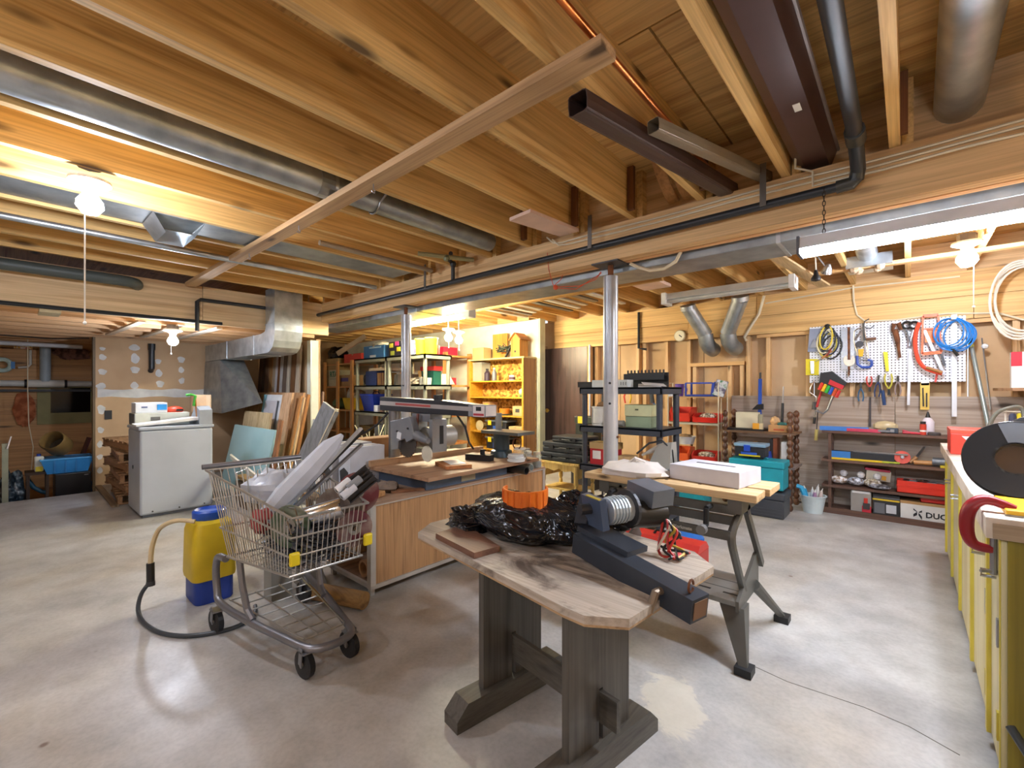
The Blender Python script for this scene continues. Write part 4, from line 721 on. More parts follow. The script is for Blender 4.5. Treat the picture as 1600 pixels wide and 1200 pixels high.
make('c_clamp', 'dark red C clamp gripping the worktop corner', 'clamp', P('frame', h('8e1620', .35), M().tube(sp([(.26, 2.17, .885), (.20, 2.17, .905), (.165, 2.17, .885), (.150, 2.17, .84), (.152, 2.17, .78), (.17, 2.17, .748), (.21, 2.17, .742)], 4), [.013+.007*math.sin(math.pi*i/24) for i in range(25)], 10), smooth=True), P('screw', STEEL, M().cyl((.212, 2.17, .66), (.212, 2.17, .795), .009, 8)), P('handle', STEEL, M().cyl((.18, 2.15, .67), (.245, 2.19, .67), .005, 6)))
make('red_tool_box', 'bright red flat metal box with white print on worktop', 'box', P('box', h('d8402e', .4), B(.20, .66, 3.95, 4.25, .869, 1.0), bevel=.004), P('lid', h('e0523c', .4), B(.198, .662, 3.948, 4.252, 1.0, 1.025), bevel=.003), P('print', WHITE, M().prism([(.325, .972), (.60, .972), (.60, .985), (.325, .985)], 3.9465, 3.948, 'xz')), P('print', WHITE, M().prism([(.325+.018*q, .95+.012*(q % 2)) for q in range(16)]+[(.595-.018*q, .962+.006*(q % 2)) for q in range(16)], 3.9465, 3.948, 'xz')), P('print', WHITE, M().prism([(.25, .985), (.29, .985), (.27, .962)], 3.946, 3.95, 'xz')))
one('steel_square', 'dark carpenters square lying on the worktop', 'square', B(.30, .345, 2.55, 3.5, .869, .876), DSTEEL)
one('steel_plate', 'pale steel plate beside the red box', 'plate', M().cb((.36, 3.6, .89), (.2, .12, .012), (0, -8, 20)), h('b8bcb8', .35, .6))
# wire tool holder with screwdrivers behind the reels
wr_ = [P('tray', h('9ab0c0', .5), B(.46, .98, 4.70, 4.74, .869, .96))]
for z in (1.0, 1.12): wr_.append(P('rail', h('d8d4c4', .5), M().cyl((.50, 4.72, z), (.98, 4.72, z), .006, 6)))
for x in (.52, .68): wr_.append(P('upright', h('d8d4c4', .5), M().cyl((x, 4.72, .95), (x, 4.72, 1.13), .006, 6)))
make('screwdriver_stand', 'wire stand for screwdrivers at back of worktop', 'stand', *wr_)
for i, (x, c, lab) in enumerate(((.55, '3c4258', 'navy handled screwdriver in the wire stand'), (.585, 'e2cc1c', 'yellow handled screwdriver in the wire stand'), (.65, 'c86858', 'pink handled screwdriver in the wire stand'), (.72, 'd23a2a', 'red handled screwdriver in the wire stand'))):
    make('screwdriver', lab, 'screwdriver', P('handle', h(c, .4), M().tube([(x, 4.68, 1.0), (x, 4.68, 1.02), (x, 4.68, 1.09), (x, 4.68, 1.11)], [.012, .02, .02, .012], 8), smooth=True), P('shaft', STEEL, M().cyl((x, 4.68, .89), (x, 4.68, 1.0), .005, 6)))
one('grey_hose', 'grey bent hose arcing behind the steel pole', 'hose', M().tube(sp([(.44, 4.60, .88), (.43, 4.62, 1.0), (.47, 4.64, 1.11), (.55, 4.65, 1.155), (.59, 4.65, 1.14), (.60, 4.64, 1.05)]), .012, 8), h('6a6c60', .5), smooth=True)
one('steel_rod', 'black steel rod leaning on near end of yellow cabinet', 'rod', M().cyl((.23, 2.0, .26), (.42, 1.70, .0), .012, 10), h('3c4040', .4, .4), smooth=True)

# ================================================================ MIDDLE OF THE BACK WALL
def carton(lab, x0, x1, y0, y1, z0, z1, mat_=None, extra=(), nm='carton', cat='carton', flaps=False):
    m_ = mat_ or CARD
    ps = [P('box', m_, B(x0, x1, y0, y1, z0, z1), bevel=.003), P('tape', h('a8926c', .4), B(x0+(x1-x0)*.46, x0+(x1-x0)*.54, y0-.001, y1+.001, z1-.03, z1+.001))]
    if flaps: ps.append(P('flap', m_, M().add([(x0, y0, z1), (x1, y0, z1), (x1, y0-.05, z1+.07), (x0, y0-.05, z1+.07), (x0, y0+.004, z1), (x1, y0+.004, z1), (x1, y0-.045, z1+.072), (x0, y0-.045, z1+.072)], [[0, 1, 2, 3], [4, 5, 6, 7], [0, 1, 5, 4], [2, 3, 7, 6]])))
    return make(nm, lab, cat, *ps, *extra)
# black resin shelving
BS = h('343a44', .45)
sx0, sx1, sy0, sy1 = -2.46, -1.61, 3.80, 4.26
ps = []
for z in (1.30, .925, .545, .16):
    ps.append(P('shelf', BS, M().box(sx0, sx1, sy0, sy1, z-.02, z).box(sx0, sx1, sy0, sy0+.02, z-.065, z).box(sx0, sx1, sy1-.02, sy1, z-.065, z).box(sx0, sx0+.02, sy0, sy1, z-.065, z).box(sx1-.02, sx1, sy0, sy1, z-.065, z), bevel=.004))
for a, b_ in ((.0, .095), (.16, .48), (.545, .86), (.925, 1.235)):
    for x in (sx0+.04, sx1-.04):
        for y in (sy0+.04, sy1-.04): ps.append(P('leg', BS, M().cyl((x, y, a), (x, y, b_), .028, 10), smooth=True))
make('resin_shelving', 'black plastic shelving unit behind the right post', 'shelving', *ps)
pg = [P('base', BLK, B(-2.08, -1.68, 4.0, 4.12, 1.301, 1.33)), P('back', BLK, B(-2.08, -1.68, 4.10, 4.125, 1.33, 1.44))]
for i in range(11): pg.append(P('peg', BLK, M().cyl((-2.06+.036*i, 4.05, 1.42), (-2.06+.036*i, 4.05, 1.465), .008, 6)))
pg.append(P('front', h('24282a', .5), B(-2.08, -1.68, 4.0, 4.01, 1.37, 1.43)))
make('tool_rail', 'black toothed tool rail on top of black shelving', 'rail', *pg)
make('white_box', 'flat white boxed panel on top of black shelving', 'box', P('box', h('d6dad6', .5), B(-2.34, -1.96, 3.84, 3.96, 1.301, 1.37)), P('slots', h('8a8e8c', .5), M().box(-2.03, -2.02, 3.838, 3.842, 1.32, 1.35).box(-2.005, -1.995, 3.838, 3.842, 1.32, 1.35).box(-1.98, -1.97, 3.838, 3.842, 1.32, 1.35)))
one('black_speaker_bar', 'dark bar at left of black shelving top', 'box', B(-2.52, -2.36, 3.86, 3.95, 1.301, 1.355), BLK)
one('paper_stack', 'loose printed papers at front of black shelving top', 'papers', M().cb((-1.76, 3.88, 1.315), (.2, .12, .006), (12, 0, 25)).cb((-1.72, 3.88, 1.325), (.2, .1, .004), (14, 4, 40)), h('c8c4c0', .6))
make('round_tub', 'white ribbed round tub on middle black shelf', 'tub', P('tub', h('d4d4cc', .5), M().lathe([(0, 0), (.1, 0), (.1, .02), (.106, .025), (.106, .17), (.11, .175), (.11, .185), (0, .185)], (-2.27, 3.92, .926), 22), smooth=True), P('contents', h('8a6a48', .7), M().ball((-2.27, 3.92, 1.12), .05, 8, (1.2, 1, .8))))
one('pipe_roll', 'short grey pipe lying in front of the white tub', 'pipe', M().cyl((-2.20, 3.84, .958), (-2.0, 3.85, .958), .03, 14), h('8a8a86', .4), smooth=True)
make('green_case', 'pale green over sage storage case on middle shelf', 'case', P('lid', h('c8cca0', .5), B(-2.0, -1.74, 3.86, 4.12, 1.03, 1.135), bevel=.006), P('base', h('8a9c80', .5), B(-1.995, -1.745, 3.865, 4.115, .926, 1.028), bevel=.006), P('latch', h('55583c', .4), B(-1.89, -1.86, 3.855, 3.861, 1.085, 1.10)))
make('red_carton', 'red and white carton on the lower black shelf', 'carton', P('box', h('b8242c', .5), B(-2.36, -2.10, 3.84, 4.0, .546, .70)), P('lid', h('b89c68', .6), B(-2.365, -2.09, 3.835, 4.005, .70, .76)), P('label', WHITE, B(-2.33, -2.24, 3.837, 3.841, .60, .68)))
carton('plain cream carton beside the red one on black shelf', -2.07, -1.93, 3.84, 4.0, .546, .65, CARD2)
one('orange_tool', 'flat orange tool at back of lower black shelf', 'tool', B(-1.93, -1.72, 4.02, 4.16, .546, .60), h('c86a2c', .5))
for i, (x, r_, lab) in enumerate(((-1.86, .05, 'rusty scrap coil on lower black shelf'), (-1.74, .04, 'dark bracket heap on lower black shelf'))): one('scrap_coil', lab, 'scrap', M().lathe([(r_*.6, 0), (r_, 0), (r_, .05), (r_*.6, .05)], (x, 3.9, .546), 12), (RUST, DSTEEL)[i])
make('red_tool_chest', 'red metal toolbox on floor behind workbench', 'toolbox', P('body', h('b02820', .4), B(-1.55, -1.05, 3.05, 3.28, 0.001, .17), bevel=.006), P('lid', h('c03028', .4), M().prism([(3.05, .17), (3.28, .17), (3.23, .22), (3.10, .22)], -1.55, -1.05, 'yz')), P('handle', BLK, M().tube([(-1.4, 3.165, .22), (-1.38, 3.165, .25), (-1.22, 3.165, .25), (-1.2, 3.165, .22)], .01, 6)))
make('red_tool_chest', 'larger red toolbox under the black shelving', 'toolbox', P('body', h('b43228', .4), B(-2.15, -1.72, 3.40, 3.64, .001, .2), bevel=.006), P('lid', h('c23c30', .4), B(-2.155, -1.715, 3.395, 3.645, .2, .26), bevel=.01), P('latch', STEEL, B(-1.96, -1.91, 3.388, 3.396, .17, .22)))
one('blue_tarp_roll', 'bright blue bundle on floor behind workbench', 'bundle', M().ball((-1.35, 3.75, .055), .1, 10, (1.2, .8, .55)), h('2a6cc0', .45), smooth=True)
# yellow spindle side table with cases
YW = wd('d9bc70', 'b89648', 'z', 0, .5)
leg = lambda x, y: M().lathe([(.012, 0), (.018, .02), (.022, .1), (.016, .12), (.022, .14), (.022, .2), (.014, .22), (.024, .25), (.024, .44)], (x, y, 0), 12)
make('side_table', 'old pale yellow side table with turned legs and shelf', 'table', P('top', YW, B(-3.18, -2.64, 4.06, 4.46, .45, .475), bevel=.004), P('apron', YW, M().prism([(-3.14, .45), (-2.68, .45), (-2.68, .36), (-2.75, .39), (-2.84, .37), (-2.91, .40), (-2.98, .37), (-3.07, .39), (-3.14, .36)], 4.08, 4.095, 'xz')), P('side_panel', YW, B(-2.70, -2.685, 4.1, 4.43, .3, .45)), P('side_panel', YW, B(-3.135, -3.12, 4.1, 4.43, .3, .45)), P('lower_shelf', YW, B(-3.14, -2.68, 4.1, 4.43, .16, .175)), *[P('leg', YW, leg(x, y), smooth=True) for x in (-3.13, -2.69) for y in (4.09, 4.43)])
def case(lab, x0, x1, y0, y1, z0, z1):
    zm = (z0+z1)/2
    make('tool_case', lab, 'case', P('base', h('23272c', .5), B(x0, x1, y0, y1, z0, zm-.003), bevel=.012), P('lid', h('2a2f34', .5), B(x0, x1, y0, y1, zm+.001, z1), bevel=.012), P('latch', BLK, B(x0+.1, x0+.16, y0-.008, y0, zm-.02, zm+.02)), P('latch', BLK, B(x1-.16, x1-.1, y0-.008, y0, zm-.02, zm+.02)), P('handle', BLK, M().tube([((x0+x1)/2-.06, y0, zm), ((x0+x1)/2-.05, y0-.03, zm), ((x0+x1)/2+.05, y0-.03, zm), ((x0+x1)/2+.06, y0, zm)], .008, 6)))
case('black tool case at bottom of the stack on yellow table', -3.17, -2.52, 4.08, 4.44, .476, .575); case('black tool case in middle of the stack', -3.15, -2.54, 4.09, 4.43, .577, .69); case('narrow black ribbed case on top of the stack', -3.02, -2.60, 4.10, 4.42, .692, .76)
make('pole_stand', 'thin white pole standing beside the dark door', 'pole', P('pole', h('c8ccd0', .4, .3), M().cyl((-3.45, 5.6, .01), (-3.45, 5.6, 1.93), .014, 10), smooth=True), P('foot', BLK, M().cyl((-3.45, 5.6, 0), (-3.45, 5.6, .012), .06, 12)))
make('tool_box', 'black toolbox with yellow latch standing by the door', 'toolbox', P('body', h('22281e', .5), B(-3.3, -3.02, 5.0, 5.2, .62, .84), bevel=.01), P('lid', h('2c3428', .5), B(-3.31, -3.01, 4.99, 5.21, .84, .93), bevel=.01), P('latch', h('d8c020', .5), B(-3.25, -3.14, 4.982, 4.992, .84, .93)))
make('dark_crate', 'dark brown crate stack beneath the black toolbox', 'crate', P('crate', h('2c2622', .6), B(-3.34, -2.98, 4.96, 5.26, 0, .31)), P('crate', h('332c28', .6), B(-3.34, -2.98, 4.96, 5.26, .312, .618)))
# wire rack with bins
WIRE = h('c8c4b0', .4, .4)
wx0, wx1, wy0, wy1 = -2.26, -1.66, 5.52, 5.86
ps = [P('upright', WIRE, M().cyl((x, y, 0), (x, y, 1.36), .007, 6)) for x in (wx0, wx1) for y in (wy0, wy1)]
for z in (1.195, .885, .40):
    ps.append(P('shelf', (wd('c8a878', 'a08050', 'x') if z > 1 else WIRE), M().box(wx0, wx1, wy0, wy1, z-.012, z) if z > 1 else M().box(wx0, wx1, wy0, wy0+.012, z-.03, z).box(wx0, wx1, wy1-.012, wy1, z-.03, z).box(wx0, wx1, wy0, wy1, z-.006, z)))
for x in (wx0+.02, wx1): ps.append(P('side_wire', WIRE, M().tube([(x, wy0, 1.36), (x, wy0+.1, 1.36), (x, wy0+.1, .4)], .005, 5)))
make('wire_rack', 'wire storage rack holding red bins against studs', 'rack', *ps)
def bin_(lab, x0, x1, y0, y1, z0, z1, c, fill=None):
    t = .008; low = z0+(z1-z0)*.6
    m_ = M().box(x0, x1, y0, y1, z0, z0+t).box(x0, x1, y1-t, y1, z0, z1).prism([(y0, z0), (y1, z0), (y1, z1), (y0+.05, z1), (y0-.02, low)], x0, x0+t, 'yz').prism([(y0, z0), (y1, z0), (y1, z1), (y0+.05, z1), (y0-.02, low)], x1-t, x1, 'yz').add([(x0, y0, z0), (x1, y0, z0), (x1, y0-.02, low), (x0, y0-.02, low), (x0, y0+t, z0), (x1, y0+t, z0), (x1, y0-.02+t, low), (x0, y0-.02+t, low)], [[0, 1, 2, 3], [4, 5, 6, 7], [2, 3, 7, 6]])
    ps = [P('bin', h(c, .4), m_)]
    if fill: ps.append(P('contents', fill, M().ball(((x0+x1)/2, (y0+y1)/2, low), .06, 10, ((x1-x0)/.15, 1.1, .8))))
    make('storage_bin', lab, 'bin', *ps)
JUNK = mottled('small_junk', [(.35, '4a4038'), (.5, 'a89880'), (.62, 'e6e2da')], (45, 45, 45), .5)
bin_('tall red bin at left on the wire rack', -2.25, -2.0, 5.55, 5.8, .886, 1.06, 'd83c2a'); bin_('low red bin full of wrapped parts on wire rack', -1.97, -1.68, 5.55, 5.8, .886, .99, 'd02c20', JUNK)
bin_('orange bin low on the wire rack', -2.2, -2.02, 5.56, 5.78, .401, .56, 'e0602c'); bin_('red bin low on the wire rack', -1.98, -1.70, 5.56, 5.78, .401, .53, 'd23428', JUNK)
make('white_basket', 'white oval basket stacked over the orange bin', 'basket', P('basket', h('cfd2d4', .5), M().lathe([(0, 0), (.09, 0), (.12, .09), (.125, .095), (.11, .09), (.085, .01), (0, .01)], (-2.1, 5.68, .60), 18), smooth=True), P('contents', h('9a7c58', .6), M().ball((-2.1, 5.68, .69), .07, 8, (1.2, 1, .5))))
ps = []
q = (-2.07, -1.76, 5.6, 5.8, 1.20, 1.36)
for y in (q[2], q[3]):
    ps.append(P('frame', h('1c3a9c', .4), M().bar((q[0], y, q[4]+.01), (q[1], y, q[4]+.01), .03, .02).bar((q[0], y, q[5]), (q[1], y, q[5]), .02, .016).bar((q[0], y, q[4]), (q[0], y, q[5]), .02, .016).bar((q[1], y, q[4]), (q[1]+.02, y, q[5]), .03, .016)))
ps.append(P('floor', h('1c3a9c', .4), B(q[0], q[1], q[2], q[3], 1.196, 1.204)))
make('blue_crate', 'open blue plastic crate on top of the wire rack', 'crate', *ps)
make('purple_cup', 'purple plastic cup on top of the wire rack', 'cup', P('cup', h('6a4aa0', .4), M().lathe([(0, 0), (.045, 0), (.055, .15), (.06, .155), (.05, .15), (.04, .01), (0, .01)], (-2.17, 5.66, 1.196), 16), smooth=True), P('handle', h('6a4aa0', .4), M().tube(arcpts((-2.11, 5.66, 1.28), .035, -90, 90, 8, 'xz'), .007, 6)))
one('white_pack', 'small white packet left of the purple cup', 'packet', B(-2.26, -2.215, 5.54, 5.6, 1.196, 1.30), h('d8dce4', .5))
one('card_pack', 'white and green carded bag leaning on the wire rack', 'package', M().cb((-1.67, 5.62, 1.295), (.13, .03, .19), (-10, 14, 0)), mottled('card_p', [(.4, '5a5468'), (.5, 'c8ccd4'), (.62, '3c7a52')], (12, 12, 12), .4))
one('blue_pack', 'blue carded package behind the blue crate', 'package', M().cb((-1.74, 5.70, 1.285), (.06, .03, .175), (0, 8, 0)), h('2c4c9a', .45))
make('yellow_pliers_hung', 'red and yellow snips hung on studs behind shelving', 'snips', P('handle', h('c83c28', .5), M().tube([(-3.058,5.93,1.233), (-3.073,5.92,1.178), (-3.053,5.92,1.086)], .012, 6)), P('handle', h('d8b030', .5), M().tube([(-2.978,5.93,1.233), (-2.963,5.92,1.16), (-2.983,5.92,1.087)], .012, 6)), P('jaw', DSTEEL, M().tube([(-3.018,5.93,1.325), (-3.018,5.93,1.224)], .014, 6)))
make('hung_drill', 'dark hand tool hanging on studs behind black shelving', 'tool', P('body', h('3a4248', .5), M().tube([(-2.662,5.93,1.217), (-2.644,5.93,1.093)], .03, 8)), P('grip', h('4a6a98', .5), M().tube([(-2.648,5.92,1.111), (-2.575,5.92,1.042)], .014, 8)))
# turned-post shelf
TW = wd('6a4630', '452c1e', 'z', 0, .35)
bead = []
z = 0
while z < 1.0: bead += [(.018, z), (.03, z+.02), (.03, z+.045), (.018, z+.065)]; z += .075
tp_ = [P('post', TW, M().lathe([(0, 0)]+bead+[(0, bead[-1][1]+.01)], (x, y, 0), 12), smooth=True) for x in (-1.57, -.93) for y in (5.46, 5.82)]
make('spindle_shelf', 'wooden shelf on dark turned spindle posts', 'shelf', *tp_, P('shelf', wd('8a6a4c', '5e4430', 'x'), B(-1.62, -.88, 5.44, 5.84, .80, .82)), P('shelf', wd('9a8c84', '6e6058', 'x'), B(-1.62, -.88, 5.44, 5.84, .44, .46)))
make('cream_case', 'cream metal box on a dark base on spindle shelf', 'case', P('box', h('d4ceb4', .5), B(-1.50, -1.27, 5.62, 5.74, .84, 1.02), bevel=.004), P('base', BLK, B(-1.60, -1.19, 5.50, 5.80, .821, .84)), P('panel', h('a8a48c', .5), B(-1.265, -1.225, 5.63, 5.66, .84, 1.0)))
make('small_orange_box', 'small orange and white box before the cream case', 'box', P('front', h('e0a030', .5), B(-1.30, -1.235, 5.52, 5.56, .841, .905)), P('back', h('d8c8a0', .5), B(-1.233, -1.20, 5.52, 5.57, .841, .905)))
carton('small open carton with red print on spindle shelf', -1.14, -.93, 5.50, 5.66, .821, .895, h('b88c5c', .8), (P('lettering', h('b04a30', .7), B(-1.09, -.99, 5.498, 5.5, .84, .855)), P('bag', h('c8a070', .7), M().ball((-1.09, 5.57, .93), .05, 8, (1, .7, 1.2))), P('rag', h('3a7a7a', .7), M().ball((-1.02, 5.56, .905), .04, 8, (1.3, 1, .6)))), flaps=False)
make('white_canister', 'white perforated canister on lower spindle shelf', 'canister', P('body', h('d6d8e0', .5), B(-1.02, -.95, 5.50, 5.62, .461, .72), bevel=.01), P('book', h('2a2628', .5), B(-1.13, -1.10, 5.52, 5.66, .461, .74)), P('book', h('8a4a2c', .5), B(-1.098, -1.06, 5.52, 5.66, .461, .75)))
one('wood_blocks', 'stack of pale wooden blocks behind the small toolbox', 'blocks', M().box(-1.30, -1.24, 5.52, 5.6, .461, .66).box(-1.235, -1.17, 5.52, 5.6, .461, .69).box(-1.30, -1.26, 5.53, 5.59, .66, .70), wd('b88c50', '8a6430', 'x'))
make('blue_bottle', 'blue handled brush bottle on lower spindle shelf', 'bottle', P('body', h('1e3c98', .45), M().tube([(-1.13, 5.48, .461), (-1.13, 5.48, .54), (-1.15, 5.49, .6)], [.03, .03, .04], 8), smooth=True), P('cap', h('8a4030', .5), M().ball((-1.10, 5.47, .49), .025, 8)))
def chest(lab, x0, x1, y0, y1, z0, z1, c, lid=.3, latch=True):
    zm = z1-(z1-z0)*lid
    ps = [P('body', h(c, .4), B(x0+.01, x1-.01, y0+.01, y1-.01, z0, zm), bevel=.01), P('lid', h(c, .4), B(x0, x1, y0, y1, zm+.002, z1), bevel=.012), P('handle', h(c, .45), M().tube([((x0+x1)/2-.09, (y0+y1)/2, z1), ((x0+x1)/2-.07, (y0+y1)/2, z1+.012), ((x0+x1)/2+.07, (y0+y1)/2, z1+.012), ((x0+x1)/2+.09, (y0+y1)/2, z1)], .008, 6))]
    if latch: ps.append(P('latch', CHROME, B((x0+x1)/2-.03, (x0+x1)/2+.03, y0-.008, y0, zm-.05, zm+.04)))
    for i in range(3): ps.append(P('rib', h(c, .5), B(x0+.03, x1-.03, y0+.006, y0+.01, z0+.02+.03*i, z0+.03+.03*i)))
    return make('toolbox', lab, 'toolbox', *ps)
chest('large dark grey toolbox with chrome latch on floor', -1.42, -.90, 5.03, 5.36, .001, .255, '3c4048'); chest('teal plastic chest on the grey toolbox', -1.42, -.91, 5.06, 5.34, .275, .56, '1e9aac', .25, False); chest('teal plastic chest on floor under the wire rack', -2.04, -1.62, 4.92, 5.2, .001, .20, '1a96a8', .25, False)
make('small_toolbox', 'small black toolbox with clear blue lid on teal chest', 'toolbox', P('body', h('24282e', .45), B(-1.37, -1.09, 5.10, 5.28, .582, .685), bevel=.006), P('lid', h('86a8c4', .3), B(-1.38, -1.08, 5.09, 5.29, .687, .72), bevel=.008), P('latch', h('1c4cc0', .4), B(-1.28, -1.22, 5.082, 5.092, .64, .705)), P('label', h('d8c81c', .5), B(-1.33, -1.13, 5.093, 5.099, .59, .605)), P('badge', h('2a5cc8', .5), B(-1.31, -1.16, 5.092, 5.099, .607, .63)))

# ================================================================ FOLDING WORKBENCH
WK = h('3a3c40', .4, .5); WT = wd('d8b888', 'b08a58', 'x', .5)
ps = [P('jaw', WT, B(-1.40, -.505, 2.215, 2.375, .765, .80), *[P('dog_hole', h('4a3a28', .8), B(-1.30+.17*i, -1.285+.17*i, 2.30, 2.315, .8, .801)) for i in range(5)], bevel=.004), P('jaw', WT, B(-1.38, -.49, 2.40, 2.62, .765, .80), bevel=.004)]
WK = h('66645e', .4, .5)
for x, s_ in ((-.60, 1), (-1.28, -1)):
    ps += [P('bracket', WK, B(x-.03, x+.03, 2.23, 2.60, .70, .764)), P('front_leg', WK, M().tube(sp([(x, 2.32, .72), (x, 2.29, .68), (x, 2.18, .61), (x, 2.24, .49), (x-.01*s_, 2.41, .29)], 4), .019, 8), smooth=True), P('rear_leg', WK, M().bar((x, 2.41, .70), (x+.01*s_, 2.69, .34), .035, .022, (1, 0, 0))),
           P('gusset', WK, M().prism([(2.28, .225), (2.28, .275), (2.60, .42), (2.65, .42), (2.65, .235)], x-.01, x+.005, 'yz')),
           P('base_leg', WK, M().add([(x-.09*s_, 2.31, .235), (x+.02*s_, 2.31, .235), (x+.02*s_, 2.40, .235), (x-.09*s_, 2.40, .235), (x+.03*s_, 2.18, .03), (x+.065*s_, 2.18, .03), (x+.065*s_, 2.21, .03), (x+.03*s_, 2.21, .03)], [[0, 1, 5, 4], [1, 2, 6, 5], [2, 3, 7, 6], [3, 0, 4, 7], [4, 5, 6, 7], [0, 1, 2, 3]])), P('base_leg', WK, M().tube([(x, 2.58, .26), (x+.08*s_, 2.83, .03)], [.03, .018], 8)),
           P('foot', BLK, B(min(x+.015*s_, x+.085*s_), max(x+.015*s_, x+.085*s_), 2.16, 2.235, 0, .035)), P('foot', BLK, B(min(x+.045*s_, x+.115*s_), max(x+.045*s_, x+.115*s_), 2.80, 2.875, 0, .035)), P('hinge', DSTEEL, M().cyl((x-.02, 2.36, .70), (x+.03, 2.36, .70), .025, 10))]
ps += [P('rail', WK, B(-1.28, -.60, 2.24, 2.27, .69, .73)), P('rail', WK, B(-1.28, -.60, 2.26, 2.285, .635, .675)), P('rail', WK, B(-1.28, -.60, 2.165, 2.185, .59, .63), P('lettering', h('b8b4a8', .5), txt('Workmate', .022, (-.82, 2.1645, .61), (90, 0, 0), None))), P('step', h('8d8c88', .45, .4), B(-1.27, -.61, 2.29, 2.64, .245, .268), *[P('slot', BLK, B(-.95+.13*i, -.88+.13*i, 2.36, 2.375, .268, .2692)) for i in range(3)], *[P('groove', h('4a4a48', .6), B(-1.26, -.62, y, y+.008, .268, .2685)) for y in (2.42, 2.52)])]
for x in (-.70, -1.2): ps.append(P('crank', BLK, M().cyl((x, 2.215, .725), (x, 2.15, .725), .012, 8), P('grip', BLK, M().tube([(x, 2.15, .725), (x, 2.145, .65), (x, 2.10, .64)], .013, 8)), P('knob', h('8a8a88', .4, .5), M().cyl((x, 2.105, .64), (x, 2.075, .64), .022, 12))))
make('folding_workbench', 'folding steel workbench with two wooden jaws', 'workbench', *ps)
make('white_carton', 'grey white flat carton on the folding workbench', 'carton', P('box', h('c4c2c8', .6), M().cb((-.76, 2.46, .84), (.36, .26, .078), (0, 0, -8)), bevel=.003), P('slot', h('5c5a60', .6), M().cb((-.76, 2.48, .88), (.2, .015, .003), (0, 0, -8))))
def lump(c, r, seed, n=20, m=10, amp=.16, floor=None):
    r_ = random.Random(seed); ph = [r_.uniform(0, 6.28) for _ in range(8)]
    M_ = M(); vs = []
    for j in range(n):
        for i in range(m+1):
            a = 2*math.pi*j/n; e = math.pi*i/m
            k = 1+amp*(math.sin(3*a+ph[0]+e)*.6+math.sin(5*a+ph[1]-2*e)*.4+math.sin(7*e+ph[2]+a)*.5+.4*math.sin(9*a+4*e+ph[3]))
            if i in (0, m): k = 1
            z = c[2]-r[2]*math.cos(e)*k
            if floor is not None: z = max(z, floor)
            vs.append((c[0]+r[0]*math.sin(e)*math.cos(a)*k, c[1]+r[1]*math.sin(e)*math.sin(a)*k, z))
    K = m+1
    return M_.add(vs, [[j*K+i, ((j+1) % n)*K+i, ((j+1) % n)*K+i+1, j*K+i+1] for j in range(n) for i in range(m)])
make('canvas_bag', 'limp white canvas bag on the folding workbench', 'bag', P('cloth', h('d4ccc4', .8), lump((-1.15, 2.36, .815), (.19, .15, .055), 3, 26, 10, .14, .801), smooth=True), P('strap', h('d8d0c8', .8), M().tube([(-1.18, 2.34, .86), (-1.14, 2.33, .89), (-1.1, 2.36, .87)], .012, 6)))
make('old_clothes_iron', 'old grey electric iron standing on the workbench', 'iron', P('sole', STEEL, M().prism([(2.40, .802), (2.56, .802), (2.56, .83), (2.42, .83)], -1.12, -1.0, 'yz')), P('body', h('8d8c84', .4, .3), M().add([(-1.13, 2.46, .83), (-1.0, 2.46, .83), (-1.0, 2.58, .83), (-1.13, 2.58, .83), (-1.08, 2.49, .96), (-1.0, 2.49, .975), (-1.0, 2.56, .975), (-1.08, 2.56, .96)], [[0, 1, 5, 4], [1, 2, 6, 5], [2, 3, 7, 6], [3, 0, 4, 7], [4, 5, 6, 7]])), P('cord', BLK, M().tube([(-1.0, 2.52, .85), (-1.0, 2.5, .93), (-1.05, 2.48, .985), (-1.12, 2.46, .965), (-1.19, 2.45, .9)], .006, 6)), P('spout', h('a8a49a', .4, .4), M().tube([(-1.08, 2.52, .94), (-1.17, 2.47, .89)], [.02, .006], 8)))

# ================================================================ FOREGROUND TABLE
TA = Vector((.988, -.156, 0)); TB = Vector((.156, .988, 0)); T0 = Vector((-1.28, 1.25, 0))
def tl(u, v, z): p = T0+TA*u+TB*v; return (p.x, p.y, z)
def tbox(m_, u0, u1, v0, v1, z0, z1):
    return m_.add([tl(u, v, z) for z in (z0, z1) for u, v in ((u0, v0), (u1, v0), (u1, v1), (u0, v1))], [[3, 2, 1, 0], [4, 5, 6, 7], [0, 1, 5, 4], [1, 2, 6, 5], [2, 3, 7, 6], [3, 0, 4, 7]])
top = [(-1.732, 1.291), (-.801, 1.146), (-.722, 1.142), (-.613, 1.213), (-.555, 1.787), (-.665, 1.898), (-1.60, 2.03), (-1.74, 1.90), (-1.80, 1.61), (-1.812, 1.43)]
TT = wd('c4b8a8', '94867a', 'x', .9, .6, .8); DK = wd('5e5a53', '33302c', 'z', 0, .5, 1.2); DKY = wd('605c54', '383530', 'y', 0, .5, 1.2)
_nt = TT.node_tree; _b = _nt.nodes['Principled BSDF']; _old = _b.inputs['Base Color'].links[0].from_socket      # water and oil stains in the old plywood
_n = tex(_nt, 'Noise', coords(_nt, (3, 6, 4)), Scale=1.0, Detail=8.0, Roughness=.65, Distortion=.8)
_nt.links.new(mix(_nt, ramp(_nt, _n.outputs[0], [(.50, (0, 0, 0, 1)), (.64, (.85, .85, .85, 1))]), _old, lin('4c4038')), _b.inputs['Base Color'])
ps = [P('top', TT, M().prism(top, .574, .60)), P('edge_ply', wd('c0a078', '8a6a48', 'x', 0, .7, 2), M().prism([(x*.999+(-.0013), y*.999+.0015) for x, y in top], .566, .5735))]
